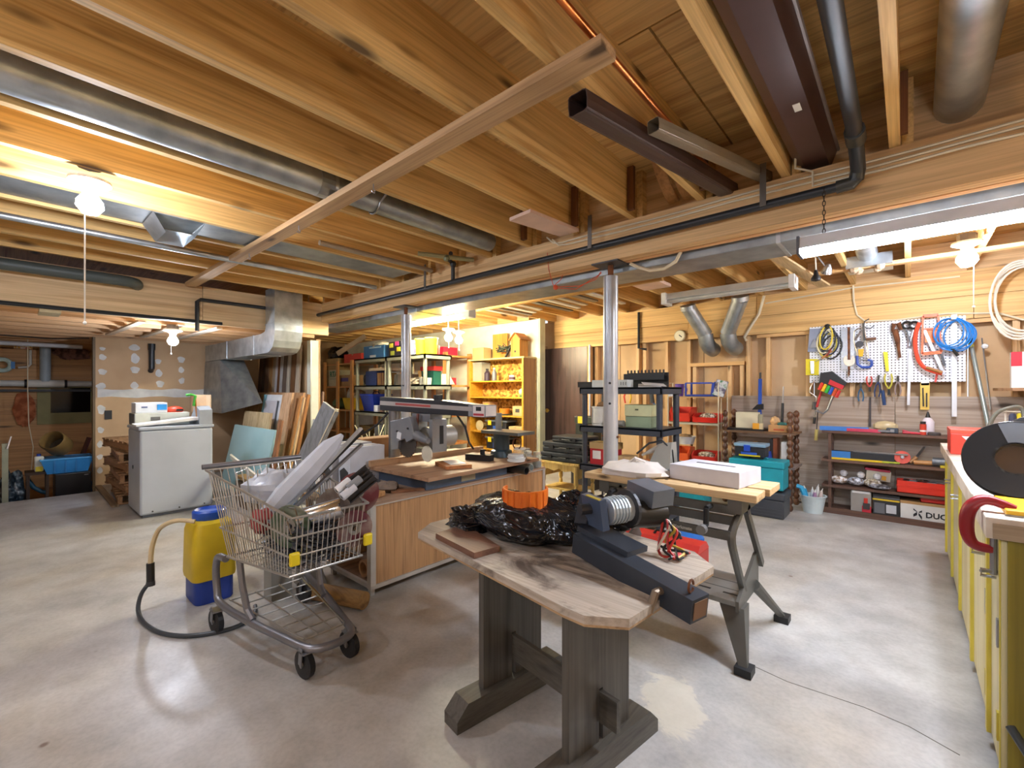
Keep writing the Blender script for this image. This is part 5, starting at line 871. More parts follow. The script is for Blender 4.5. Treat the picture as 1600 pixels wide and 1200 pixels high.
for u in (0, .457):
    w_ = .031
    pan = M()
    tbox(pan, u, u+w_, 0, .31, .27, .565); tbox(pan, u, u+w_, 0, .145, .05, .27); tbox(pan, u, u+w_, .165, .31, .05, .27)
    ps.append(P('leg_panel', DK, pan))
    ft = M().add([tl(u-.03+a*.09, v, z) for a in (0, 1) for v, z in ((-.14, 0), (.45, 0), (.45, .045), (.40, .095), (-.09, .095), (-.14, .045))], [[0, 1, 2, 3, 4, 5], [6, 7, 8, 9, 10, 11]]+[[i, (i+1) % 6, 6+(i+1) % 6, 6+i] for i in range(6)])
    ps.append(P('foot', DKY, ft))
ps.append(P('stretcher', wd('605c54', '383530', 'x', 0, .5, 1.2), tbox(M(), -.05, .56, .146, .164, .16, .262)))
make('trestle_table', 'low dark trestle table with worn plywood top', 'table', *ps)
make('wood_offcut', 'reddish board lying on left of trestle table', 'board', P('board', wd('7d5844', '5a3c2e', 'x'), M().add([(-1.60, 1.29, .601), (-1.29, 1.235, .601), (-1.27, 1.36, .601), (-1.60, 1.47, .601), (-1.60, 1.29, .625), (-1.29, 1.235, .625), (-1.27, 1.36, .625), (-1.60, 1.47, .625)], [[3, 2, 1, 0], [4, 5, 6, 7], [0, 1, 5, 4], [1, 2, 6, 5], [2, 3, 7, 6], [3, 0, 4, 7]])))
BAG = mottled('bin_bag', [(.4, '0c0d10'), (.6, '1c1e22')], (30, 30, 30), .14)
def bagmat():
    nt = BAG.node_tree; b = nt.nodes['Principled BSDF']; n = tex(nt, 'Noise', coords(nt, (3, 9, 6)), Scale=1.0, Detail=2.0, Distortion=3.5)
    bp = nt.nodes.new('ShaderNodeBump'); bp.inputs['Strength'].default_value = .7; bp.inputs['Distance'].default_value = .06
    nt.links.new(n.outputs[0], bp.inputs['Height']); nt.links.new(bp.outputs[0], b.inputs['Normal'])
bagmat()
make('rubbish_bag', 'crumpled glossy black plastic bag on trestle table', 'bag', P('bag', BAG, lump((-1.36, 1.63, .665), (.33, .20, .105), 5, 44, 18, .13, .602), smooth=True), P('neck', BAG, lump((-1.59, 1.50, .64), (.12, .10, .06), 9, 24, 10, .25, .602), smooth=True), P('fold', BAG, lump((-1.10, 1.78, .69), (.2, .1, .09), 12, 24, 10, .25, .602), smooth=True))
oc = (-1.33, 1.60)
arc = [(oc[0]+.105*math.cos(R(a)), oc[1]+.105*math.sin(R(a))) for a in range(-170, 61, 10)]; ari = [(oc[0]+.097*math.cos(R(a)), oc[1]+.097*math.sin(R(a))) for a in range(60, -171, -10)]
make('orange_ring', 'broken orange plastic ring set into the black bag', 'ring', P('wall', h('e0701c', .4), M().prism(arc+ari, .735, .82)), *[P('rib', h('d8661a', .45), M().cyl((oc[0]+.106*math.cos(R(a)), oc[1]+.106*math.sin(R(a)), .735), (oc[0]+.106*math.cos(R(a)), oc[1]+.106*math.sin(R(a)), .815), .003, 5)) for a in range(-140, 20, 20)])
# winch on its steel mount
A_, B_ = Vector((-.985, 1.53, .665)), Vector((-.475, 1.40, .605))
ax = (B_-A_).normalized()
GM = h('3c424c', .35, .4)
wp = [P('mount_tube', GM, M().bar(A_, B_, .085, .075)), P('open_end', h('7a5a40', .7), M().bar(B_+ax*.0005, B_+ax*.003, .065, .055)), P('pin', h('8a7a68', .4, .6), M().tube([B_-ax*.12+Vector((.0, -.035, .012)), B_-ax*.12+Vector((-.008, -.065, .012)), B_-ax*.12+Vector((-.02, -.085, -.045))], .014, 10)), P('lynch_ring', RUST, M().tube(arcpts((B_-ax*.03)+Vector((0, 0, .055)), .02, 0, 330, 10, 'yz'), .004, 5)),
      P('bracket', GM, M().bar(A_+Vector((.0, .05, .05)), A_+Vector((.25, -.01, .02)), .11, .02)), P('end_plate', h('55637c', .35, .4), M().cb(A_+Vector((.055, .02, .125)), (.13, .03, .12), (8, 0, -25)), P('spindle', DSTEEL, M().cyl(A_+Vector((.04, .02, .135)), A_+Vector((.015, -.03, .135)), .022, 12)), P('badge', h('b8a440', .5), M().cb(A_+Vector((.06, -.0, .175)), (.09, .012, .025), (8, 0, -25)))),
      P('drum', h('c8d0d4', .35, .3), M().cyl(A_+Vector((.085, .055, .125)), A_+Vector((.125, .15, .125)), .052, 18), *[P('rope_turn', h('b0bac0', .35, .4), M().cyl(A_+Vector((.09+.006*i, .065+.014*i, .125)), A_+Vector((.093+.006*i, .072+.014*i, .125)), .056, 18)) for i in range(5)], smooth=True), P('drum_flange', DSTEEL, M().cyl(A_+Vector((.125, .15, .125)), A_+Vector((.13, .162, .125)), .075, 18)),
      P('motor', h('34322e', .4, .5), M().cyl(A_+Vector((.13, .162, .10)), A_+Vector((.20, .30, .09)), .058, 16), smooth=True), P('solenoid_box', h('6c727c', .4, .3), M().cb(A_+Vector((.17, .27, .175)), (.15, .12, .07), (0, 8, -20))), P('side_arm', GM, M().bar(A_+Vector((-.01, .02, .06)), A_+Vector((-.03, .10, .17)), .05, .03))]
rw = random.Random(4)
for i, c in enumerate(('b82420', '1a1a1c', 'b82420', 'd8c8b8', '1a1a1c', 'c8a830', 'c83028', '2a2a2c')):
    s0 = A_+Vector((.20+.01*i, .27, .10-.008*i)); e0 = Vector((-.665-.012*(i % 4), 1.84-.035*i*.5, .611))
    wp.append(P('lead', h(c, .45), M().tube(sp([s0, s0+Vector((.03, -.01, -.02)), Vector((-.74+rw.uniform(-.03, .03), 1.80+rw.uniform(-.06, .05), .622+.012*(i % 3))), Vector((-.69+rw.uniform(-.03, .03), 1.76+rw.uniform(-.05, .07), .616+.006*(i % 2))), e0]), .0055, 6), smooth=True))
make('electric_winch', 'black electric winch on a square steel hitch tube', 'winch', *wp)

# ================================================================ DESK WITH RADIAL ARM SAW
DF = wd('c89c6c', '9a7450', 'z', 0, .45, 2.2); DM = h('c8c4bc', .4, .4)
ps = [P('front_panel', DF, B(-2.46, -2.44, 1.50, 3.17, .085, .565)), P('top', wd('a88a70', '76604e', 'y'), B(-3.02, -2.43, 1.47, 3.20, .568, .588)), P('trim', DM, B(-2.47, -2.425, 1.465, 3.20, .565, .572)), P('trim', DM, B(-2.47, -2.43, 1.47, 3.20, .06, .084)), P('corner_post', DM, B(-2.475, -2.432, 1.465, 1.50, .06, .566)), P('corner_post', DM, B(-2.475, -2.432, 3.17, 3.20, .06, .566)),
      P('bottom', wd('8a6a50', '604a38', 'y'), B(-3.0, -2.47, 1.49, 3.18, .07, .084)), P('back_panel', DF, B(-3.02, -3.005, 1.49, 3.18, .07, .566)), P('end_panel', DF, B(-3.0, -2.48, 3.17, 3.185, .07, .566)), P('rail', DM, B(-3.01, -2.475, 1.47, 1.49, .06, .085))]
ps += [P('leg', DM, B(x-.015, x+.015, y-.015, y+.015, 0, .06)) for x in (-2.50, -2.98) for y in (1.51, 3.15)]
make('work_desk', 'woodgrain laminate desk under the radial arm saw', 'desk', *ps)
one('cardboard_tube', 'brown cardboard tube inside open end of the desk', 'tube', M().lathe([(.055, 0), (.055, .5), (.04, .5), (.04, 0), (.055, 0)], (-2.58, 1.50, .145), 20, (-90, 0, 0)), h('9a7450', .8), smooth=True)
one('log_post', 'short round log lying on floor beside the desk', 'log', M().cyl((-2.36, 1.38, .052), (-2.72, 1.24, .052), .05, 16), wd('a8824c', '6a4a2a', 'x'), smooth=True)
# radial arm saw
SG = h('7c8086', .4, .3); SD = h('34363c', .4, .3); SB_ = h('5a6c84', .4, .3)
ay = 2.20
sw = [P('base_frame', SB_, M().box(-3.1, -2.46, 1.90, 2.72, .589, .66)), P('serial_plate', h('a8a48c', .4), B(-2.458, -2.455, 2.22, 2.36, .60, .65)),
      P('table_board', wd('b08a68', '7d5c44', 'y', .5), B(-3.2, -2.33, 1.82, 2.98, .675, .70)), P('fence', wd('c09a72', '8a6648', 'y'), B(-3.02, -2.99, 1.80, 2.98, .70, .745)), P('rear_board', wd('b08a68', '7d5c44', 'y'), B(-3.35, -3.2, 1.85, 2.95, .675, .70)),
      P('column', h('8d9096', .3, .7), M().cyl((-3.28, ay, .66), (-3.28, ay, 1.10), .05, 16), smooth=True),
      P('arm', SD, M().prism([(-3.42, 1.10), (-2.14, 1.085), (-2.14, 1.165), (-2.6, 1.195), (-3.42, 1.215)], ay-.055, ay+.055, 'xz'), P('name_strip', h('b8b4b2', .4, .3), M().prism([(-3.41, 1.145), (-2.26, 1.125), (-2.26, 1.155), (-3.41, 1.18)], ay-.058, ay-.0551, 'xz')), P('red_print', h('a84844', .5), M().prism([(-3.18, 1.15), (-2.72, 1.141), (-2.72, 1.158), (-3.18, 1.168)], ay-.0595, ay-.0581, 'xz')), P('front_cap', h('8d9298', .4), M().box(-2.30, -2.139, ay-.057, ay+.057, 1.09, 1.17)), P('warning_sticker', h('e4dcd8', .5), M().box(-2.138, -2.135, ay-.05, ay+.05, 1.095, 1.165).box(-2.25, -2.14, ay-.06, ay-.0575, 1.09, 1.165)), P('sticker_print', h('b83a44', .5), M().box(-2.245, -2.145, ay-.0615, ay-.0601, 1.097, 1.112)), P('sticker_print', BLK, M().box(-2.22, -2.17, ay-.0615, ay-.0601, 1.13, 1.158)), bevel=.004),
      P('top_knob', BLK, M().cyl((-2.70, ay, 1.19), (-2.70, ay, 1.235), .035, 12)), P('carriage', SG, M().box(-2.95, -2.72, ay-.06, ay+.06, 1.03, 1.09)), P('yoke_arm', h('9a9ea2', .35, .5), M().box(-2.72, -2.68, ay-.07, ay+.07, .80, 1.05), P('vent', BLK, B(-2.681, -2.677, ay-.0, ay+.035, .86, 1.0))), P('yoke_arm', h('9a9ea2', .35, .5), M().box(-2.96, -2.92, ay-.07, ay+.07, .82, 1.05)),
      P('motor', h('b8b8b2', .4, .3), M().cyl((-2.83, ay-.02, .90), (-2.83, ay+.24, .90), .085, 20), P('vent_slot', BLK, B(-2.76, -2.745, ay+.02, ay+.1, .86, .98)), smooth=True),
      P('blade_guard', h('8a8f96', .35, .4), M().prism([(q[0], q[2]) for q in ((-3.103,2.04,1.023), (-2.846,2.04,1.071), (-2.769,2.04,0.916), (-2.883,2.04,0.871), (-2.908,2.04,0.899), (-2.991,2.04,0.87), (-2.997,2.04,0.81), (-3.083,2.04,0.795))], ay-.16, ay-.10, 'xz'), P('label', h('dcdfe2', .4), M().cb((-2.976,2.038,0.918), (.055, .003, .055), (0, 12, 0))), P('bolt', DSTEEL, M().cyl((-2.86, ay-.17, .98), (-2.86, ay-.158, .98), .008, 6)), P('bolt', DSTEEL, M().cyl((-3.0, ay-.17, .95), (-3.0, ay-.158, .95), .008, 6)), bevel=.004),
      P('dust_chute', SG, M().tube([(-2.79, ay-.13, .93), (-2.66, ay-.15, .905), (-2.62, ay-.155, .90)], [.04, .03, .02], 10), smooth=True), P('dial', h('d8d4c0', .4), M().lathe([(0, 0), (.06, 0), (.06, .01), (0, .01)], (-2.70, ay-.10, .795), 20, (90, 0, 0))), P('handle_post', h('7a4a40', .5), M().bar((-2.83, ay-.09, 1.09), (-2.85, ay-.1, .84), .02, .012))]
bl_ = [(.125 if i % 2 else .115)*1. for i in range(56)]
sw.append(P('saw_blade', h('55504c', .4, .6), M().prism([((-2.917,2.07,0.862)[0]+r_*math.cos(2*math.pi*i/56), (-2.917,2.07,0.872)[2]+r_*math.sin(2*math.pi*i/56)) for i, r_ in enumerate(bl_)], ay-.132, ay-.128, 'xz')))
sw.append(P('power_cord', BLK, M().tube([(-3.3, ay-.05, 1.08), (-3.38, ay-.1, .98), (-3.45, 2.0, .90), (-3.45, 1.8, .85)], .009, 6), smooth=True)); sw.append(P('power_cord', BLK, M().tube([(-2.52, ay+.03, 1.09), (-2.46, ay+.06, 1.0), (-2.46, ay+.1, .88), (-2.52, ay+.2, .82), (-2.62, ay+.25, .85)], .008, 6), smooth=True))
make('radial_arm_saw', 'old grey radial arm saw on wide wooden table', 'saw', *sw)
make('picture_board', 'wooden board with white panel lying on saw table', 'board', P('board', wd('b5743c', '7d4a24', 'x'), M().cb((-2.56, 2.23, .714), (.26, .20, .024), (0, 0, -22))), P('white_panel', h('e4e2dc', .5), M().cb((-2.57, 2.25, .728), (.19, .12, .003), (0, 0, -22))))
make('miter_gauge', 'black miter gauge lying behind the blade', 'gauge', P('head', BLKM, M().prism([(-2.72, 2.50), (-2.5, 2.56), (-2.52, 2.63), (-2.74, 2.60)], .701, .75)), P('grip', BLKM, M().cyl((-2.6, 2.58, .75), (-2.6, 2.58, .79), .02, 10)))
make('drill_press_table', 'grey benchtop sander behind the saw arm', 'machine', P('table', h('6c7478', .4, .4), B(-2.78, -2.36, 2.74, 2.96, .90, .925)), P('body', h('3c4c54', .4, .3), M().lathe([(.10, 0), (.09, .05), (.07, .06), (.07, .195)], (-2.64, 2.85, .701), 16), smooth=True), P('upright', h('9aa0a2', .4, .3), M().cyl((-2.72, 2.9, .925), (-2.72, 2.9, 1.07), .03, 10)), P('wire_guard', RUST, M().tube(arcpts((-2.42, 2.80, .83), .045, -60, 240, 10, 'xz'), .005, 5)))
for i, (x, y, z, r_, lab) in enumerate(((-2.36, 2.72, .702, .07, 'lowest white plastic dish stacked on saw table'), (-2.355, 2.725, .7165, .068, 'second white plastic dish in the stack on saw table'), (-2.365, 2.72, .731, .066, 'third white plastic dish in the stack'), (-2.36, 2.715, .7455, .06, 'topmost white plastic dish in the stack'))):
    one('white_dish', lab, 'dish', M().lathe([(0, 0), (r_, 0), (r_+.003, .012), (r_-.004, .013), (0, .011)], (x, y, z), 20), h('e4e4e0', .45), group='white dishes stacked on the saw table', smooth=True)
JAR = glass('clear_jar', 'cfd6d0', .35)
def jar(lab, x, y, z, r_, hh, lid, cont=None):
    ps = [P('glass', JAR, M().lathe([(0, 0), (r_, 0), (r_, hh*.8), (r_*.8, hh*.92), (r_*.8, hh)], (x, y, z), 18), smooth=True), P('lid', h(lid, .4), M().lathe([(0, 0), (r_*.84, 0), (r_*.84, .016), (0, .016)], (x, y, z+hh), 18), smooth=True)]
    if cont: ps.append(P('contents', h(cont, .6), M().cyl((x, y, z+.004), (x, y, z+hh*.45), r_*.85, 14)))
    make('glass_jar', lab, 'jar', *ps)
jar('wide glass jar with white lid on saw table', -2.44, 2.86, .701, .06, .075, 'e4e4e0', '8a8a70')
jar('tall clear jar at right end of the desk', -2.52, 3.06, .589, .045, .13, 'c8c8c0', '9a8a6a'); jar('clear jar of screws nearest the desk corner', -2.47, 3.13, .589, .04, .12, 'b8b0a0', '6a6054'); jar('small jar with metal lid behind the screw jar', -2.60, 3.13, .589, .045, .14, '8d8d88')
one('steel_tube', 'dark steel tube lying on the desk past the saw base', 'tube', M().lathe([(.032, 0), (.032, .62), (.027, .62), (.027, 0), (.032, 0)], (-2.92, 2.78, .623), 16, (0, 90, 0)), h('4a4844', .4, .5), smooth=True)
one('plastic_tube', 'pale plastic tube behind the steel tube', 'tube', M().lathe([(.03, 0), (.03, .45), (.026, .45), (.026, 0), (.03, 0)], (-2.82, 2.93, .620), 16, (0, 90, 0)), h('c4ccc8', .4), smooth=True)
one('wood_offcut', 'pale wood offcut at near corner of the desk', 'offcut', M().cb((-2.60, 1.56, .605), (.16, .10, .03), (0, 0, 20)), wd('c89a64', '9a6c3c', 'x'))
one('wood_offcut', 'thin brown slat lying before the saw base', 'offcut', M().cb((-2.53, 1.80, .596), (.05, .22, .014), (0, 0, -25)), wd('9a6c4c', '6c4630', 'y'))
make('wire_bundle', 'dusty coil of grey wire on desk beside saw base', 'wire', P('coil', DSTEEL, M().tube(arcpts((-2.80, 1.66, .60), .09, 0, 340, 20), .01, 6).tube(arcpts((-2.80, 1.66, .618), .08, 30, 370, 20), .01, 6).tube(arcpts((-2.79, 1.65, .636), .085, 0, 340, 20), .01, 6)))
one('dust_cloth', 'grey dusty rag heaped on the desk', 'rag', lump((-2.66, 1.72, .615), (.09, .08, .035), 21, 18, 8, .2, .589), h('7a6a5c', .9), smooth=True)
# cartons behind the cart
carton('grey white carton with dark emblem behind the cart', -3.42, -3.22, 1.62, 1.95, .45, .86, h('b4b6bc', .6), (P('emblem', h('3a3c40', .5), M().prism([(-3.36, .60), (-3.31, .57), (-3.26, .60), (-3.25, .67), (-3.31, .70), (-3.37, .67)], 1.616, 1.6195, 'xz')),))
carton('white carton with black emblem beside the grey one', -3.20, -3.04, 1.66, 1.95, .45, .85, h('ccd2dc', .6), (P('emblem', h('34363c', .5), M().prism([(-3.17, .60), (-3.12, .57), (-3.07, .60), (-3.06, .67), (-3.12, .70), (-3.18, .67)], 1.656, 1.6595, 'xz')),))
carton('large brown carton behind the white ones', -3.60, -3.42, 1.98, 2.5, .45, .86, h('9a7048', .8))
make('low_cart', 'plain wooden stand carrying cartons behind desk', 'stand', P('top', wd('8a6a48', '604a30', 'y'), B(-3.64, -3.06, 1.58, 2.55, .42, .448)), *[P('leg', wd('8a6a48', '604a30', 'z'), B(x, x+.04, y, y+.04, 0, .42)) for x in (-3.62, -3.12) for y in (1.6, 2.5)])

# ================================================================ SHOPPING CART
CW = h('c4c4c0', .3, .8); CG = h('85858a', .36, .6)
rb = [(-2.76, .70, .85), (-2.05, .845, .70), (-2.05, 1.22, .70), (-2.76, 1.19, .85)]       # rim corners
bb = [(-2.58, .745, .43), (-2.06, .84, .44), (-2.06, 1.19, .44), (-2.58, 1.17, .43)]        # floor corners
V3 = Vector
def lerp(a, b_, t): return V3(a).lerp(V3(b_), t)
bk_ = M()
for lv in (0, .33, .66, 1.0):
    q = [lerp(bb[i], rb[i], lv) for i in range(4)]
    bk_.tube(q, .0065 if lv in (0, 1.0) else .005, 6, closed=True)
for i, n in ((0, 26), (1, 15), (2, 26), (3, 15)):
    j = (i+1) % 4
    for k in range(1, n): bk_.tube([lerp(bb[i], bb[j], k/n), lerp(rb[i], rb[j], k/n)], .0027, 4)
for k in range(1, 14): bk_.tube([lerp(bb[0], bb[3], k/14), lerp(bb[1], bb[2], k/14)], .0022, 4)
for k in range(1, 6): bk_.tube([lerp(bb[0], bb[1], k/6), lerp(bb[3], bb[2], k/6)], .003, 4)
hd_ = M().cyl((-2.79, .69, .865), (-2.79, 1.20, .865), .014, 10)
fr = M()
for s, yb, yf in ((-1, .74, .87), (1, 1.19, 1.10)):
    fr.tube(sp([(-2.58, yb, .42), (-2.70, yb, .40), (-2.74, yb, .33), (-2.72, yb, .22), (-2.66, yb, .17), (-2.4, yb+(yf-yb)*.3, .155), (-2.02, yf, .135)], 4), .018, 10)
fr.tube(sp([(-2.02, .87, .135), (-1.96, .895, .135), (-1.93, .95, .135), (-1.93, 1.03, .135), (-1.96, 1.08, .135), (-2.02, 1.10, .135)], 4), .018, 10)
fr.tube([(-2.48, .77, .43), (-2.45, .775, .3), (-2.42, .785, .2), (-2.36, .79, .165)], .016, 8).tube([(-2.48, 1.15, .43), (-2.45, 1.15, .3), (-2.42, 1.15, .2), (-2.36, 1.14, .165)], .016, 8)
rk_ = M()
for k in range(8): rk_.tube([lerp((-2.66, .78, .17), (-2.03, .89, .15), k/7), lerp((-2.66, 1.15, .17), (-2.03, 1.08, .15), k/7)], .004, 5)
for k in range(4): rk_.tube([lerp((-2.66, .78, .175), (-2.66, 1.15, .175), k/3), lerp((-2.03, .89, .155), (-2.03, 1.08, .155), k/3)], .004, 5)
wh = []
for x, y, r_ in ((-2.72, .735, .062), (-2.0, .88, .062), (-2.0, 1.09, .062), (-2.72, 1.19, .062)):
    wh.append(P('wheel', h('1e1e20', .5), M().lathe([(.0, -.014), (.045, -.014), (r_, -.012), (r_, .012), (.045, .014), (0, .014)], (x, y, r_), 20, (90, 0, 8)), P('hub', STEEL, M().cyl((x, y-.02, r_), (x, y+.02, r_), .014, 8)), P('fork', STEEL, M().bar((x, y-.022, r_), (x+.01, y-.022, .14), .03, .004, (0, 1, 0)).bar((x, y+.022, r_), (x+.01, y+.022, .14), .03, .004, (0, 1, 0)).box(x-.03, x+.04, y-.024, y+.024, .118, .124))))
seat = M()
for k in range(4): seat.tube([(-2.60, .80+.1*k, .66), (-2.62, .80+.1*k, .84), (-2.60, .84+.1*k, .86), (-2.60, .86+.1*k, .66)], .004, 5)
make('shopping_cart', 'steel shopping cart loaded with scrap metal', 'cart', P('basket', CW, bk_), P('handle', CG, hd_, smooth=True), P('frame', CG, fr, smooth=True), P('lower_rack', CW, rk_), P('child_seat', CW, seat), *wh, P('bumper', YEL, B(-2.052, -2.03, .83, .875, .49, .55), bevel=.008), P('bumper', YEL, B(-2.052, -2.03, 1.19, 1.235, .49, .55), bevel=.008))
# contents of the cart
sc = M(); rr_ = random.Random(11)
for i in range(620):
    x, y = rr_.uniform(-2.5, -2.1), rr_.uniform(.88, 1.14); z = .455+rr_.random()*.17
    a, e, l = rr_.uniform(0, 6.28), rr_.uniform(-.5, .5), rr_.uniform(.02, .05); d = V3((math.cos(a)*math.cos(e), math.sin(a)*math.cos(e), math.sin(e)))*l
    p = V3((x, y, z)); u = rr_.uniform(.008, .022); sc.bar(p-d, p+d, u, u*.4)
make('scrap_metal', 'tangle of small dark steel scraps filling the cart', 'scrap', P('scraps', mottled('scrap', [(.35, '2c2c30'), (.5, '5c5e64'), (.65, '9a9ca2')], (14, 14, 14), .4, .6), sc), kind='stuff')
one('foam_wedge', 'long white foam wedge sticking out of the cart', 'foam', M().tube([(-2.52, .90, .60), (-2.46, .98, .72), (-2.42, 1.10, .85), (-2.40, 1.20, .96), (-2.39, 1.26, 1.02)], [.045, .06, .06, .05, .012], 8), h('c0c4cc', .7), smooth=True)
one('plastic_sheet', 'crumpled white plastic sheet at back of the cart', 'sheet', lump((-2.62, 1.0, .74), (.1, .16, .09), 31, 22, 10, .18), h('c8ced8', .3), smooth=True)
for i, (o, c, lab) in enumerate((((0, 0, 0), 'c0c4c8', 'bright aluminium bar slanting out of the cart'), ((-.03, .03, .02), '3a3632', 'dark slim bar slanting beside the aluminium bar'), ((.025, -.01, -.015), '9a9ca0', 'grey channel slanting out of the cart front'))):
    o = V3(o); one('metal_bar', lab, 'bar', M().bar(V3((-2.38, .88, .60))+o, V3((-2.50, 1.44, 1.04-.04*i))+o, .022, .014), h(c, .3, .8))
def disc(lab, c, r_, rot, col_, nm='abrasive_disc'): make(nm, lab, 'disc', P('disc', mottled('disc_'+col_, [(.45, col_), (.85, 'b0a898')], (9, 9, 9), .6), M().lathe([(.02, 0), (r_, 0), (r_, .008), (.02, .008), (.02, 0)], c, 28, rot)), P('centre_ring', h('8a8478', .5), M().lathe([(.014, -.002), (.032, -.002), (.032, .01), (.014, .01), (.014, -.002)], c, 16, rot)))
disc('green edged grinding disc upright in the cart', (-2.20, .90, .625), .10, (86, 0, 35), '4a5c44'); disc('brown metal disc behind silver canister in cart', (-2.16, 1.12, .66), .12, (80, 0, 50), '5c4c40'); disc('worn red disc at the far side of cart', (-2.22, 1.26, .72), .11, (80, 0, 60), '6c2c30')
disc('dark red disc low against front of cart', (-2.08, 1.16, .58), .09, (88, 0, 80), '5c2028')
one('silver_canister', 'polished silver canister lying in the cart', 'canister', M().lathe([(0, 0), (.045, 0), (.05, .01), (.05, .2), (.045, .21), (0, .21)], (-2.20, .94, .645), 20, (75, 0, 140)), h('d0d4dc', .15, 1), smooth=True)
ea, eb = V3((-1.998,1.064,0.774)), V3((-1.992,1.202,0.861)); ed = (eb-ea).normalized(); eup = (V3((0, 0, 1.27))-ea).normalized()
make('black_extrusion', 'ribbed black plastic channel leaning out of cart front', 'channel', P('channel', h('121316', .35), M().bar(ea, eb, .10, .01, eup)), *[P('rib', h('1c1d20', .35), M().bar(ea+eup*.014+ed.cross(eup).normalized()*k, eb+eup*.014+ed.cross(eup).normalized()*k, .006, .03, eup)) for k in (-.047, -.02, .0, .02, .047)])
for i, q in enumerate(((-1.987,1.02,0.804), (-1.95,1.026,0.779), (-1.958,1.059,0.811))):
    q = V3(q); make('roller_tube', ['upper white roller tube in cart', 'lower white roller tube in cart', 'grey roller tube beside the black channel'][i], 'tube', P('tube', h(('d8d8d8', 'c8c8cc', '8a8c8e')[i], .4), M().cyl(q, q+ed*.075, .019, 16), smooth=True), P('bore', h('2a2a2c', .5), M().cyl(q-ed*.001, q+ed*.002, .009, 10)))
make('blue_bucket', 'grey blue plastic pail behind the cart handle', 'bucket', P('pail', h('5c86a8', .5), M().lathe([(0, 0), (.1, 0), (.125, .22), (.13, .225), (.115, .22), (.09, .01), (0, .01)], (-2.92, 1.12, .52), 20), smooth=True), P('stand', h('8a8880', .6), B(-2.98, -2.86, 1.06, 1.18, 0, .519)))
one('red_strap_roll', 'small red and green rolls at the back of cart', 'rolls', M().cyl((-2.62, 1.16, .84), (-2.50, 1.18, .83), .03, 10), h('b03a40', .6), smooth=True)
one('oil_rag', 'red patterned rag inside the cart', 'rag', lump((-2.48, .87, .60), (.08, .05, .06), 41, 16, 8, .2), h('9a3a38', .8), smooth=True)
one('thin_wire_rods', 'two thin welding rods crossing the cart rim', 'rods', M().tube([(-2.28, .88, .68), (-2.12, .84, .72), (-2.02, .83, .64)], .003, 5).tube([(-2.30, .90, .70), (-2.1, .88, .73), (-2.0, .86, .66)], .003, 5), CHROME)
one('grey_block', 'grey tapered concrete weight under the cart', 'block', M().add([(-3.06, 1.27, 0), (-2.86, 1.25, 0), (-2.82, 1.39, 0), (-3.0, 1.45, 0), (-3.03, 1.29, .2), (-2.90, 1.27, .2), (-2.88, 1.35, .2), (-2.98, 1.39, .2)], [[0, 1, 5, 4], [1, 2, 6, 5], [2, 3, 7, 6], [3, 0, 4, 7], [4, 5, 6, 7], [3, 2, 1, 0]]), h('8a8680', .7))
# backpack sprayer
jx, jy = -3.24, .84
ring = lambda hx, hy, e=.35, n=28: [(jx+math.copysign(abs(math.cos(2*math.pi*i/n))**e, math.cos(2*math.pi*i/n))*hx, jy+math.copysign(abs(math.sin(2*math.pi*i/n))**e, math.sin(2*math.pi*i/n))*hy) for i in range(n)]
def loft(levels):
    m_ = M(); n = 28; vs = [(x, y, z) for z, hx, hy in levels for x, y in ring(hx, hy)]
    return m_.add(vs, [[i*n+j, i*n+(j+1) % n, (i+1)*n+(j+1) % n, (i+1)*n+j] for i in range(len(levels)-1) for j in range(n)]+[list(range(n))[::-1], list(range((len(levels)-1)*n, len(levels)*n))])
hose = [(-3.14, .74, .50), (-3.20, .66, .51), (-3.28, .60, .46), (-3.30, .57, .36), (-3.29, .56, .26)]
hose2 = [(-3.28, .56, .17), (-3.30, .52, .10), (-3.26, .50, .03), (-3.1, .50, .012), (-2.9, .54, .012), (-2.75, .64, .012), (-2.68, .80, .012), (-2.74, .92, .012), (-2.86, .97, .012)]
make('backpack_sprayer', 'yellow tank sprayer with blue base and looping hose', 'sprayer', P('base', h('1c3c98', .45), loft([(0, .12, .10), (.01, .125, .105), (.14, .125, .105)]), smooth=True), P('tank', h('cdb01c', .45), loft([(.141, .135, .115), (.16, .14, .118), (.42, .135, .112), (.47, .12, .10), (.485, .09, .08)]), smooth=True), P('cap', h('1c50b8', .4), M().lathe([(0, 0), (.085, 0), (.09, .01), (.09, .05), (.08, .06), (.07, .045), (0, .045)], (jx, jy, .48), 22), smooth=True),
  P('hose', h('c8b48c', .5), M().tube(sp(hose), .013, 8), smooth=True), P('trigger', BLK, M().tube([(-3.29, .56, .27), (-3.285, .56, .16)], .02, 8), P('nut', h('3a3a3c', .4), M().cyl((-3.285, .56, .165), (-3.283, .56, .14), .022, 10))), P('hose', h('3c4248', .45), M().tube(sp(hose2), .011, 8), smooth=True))

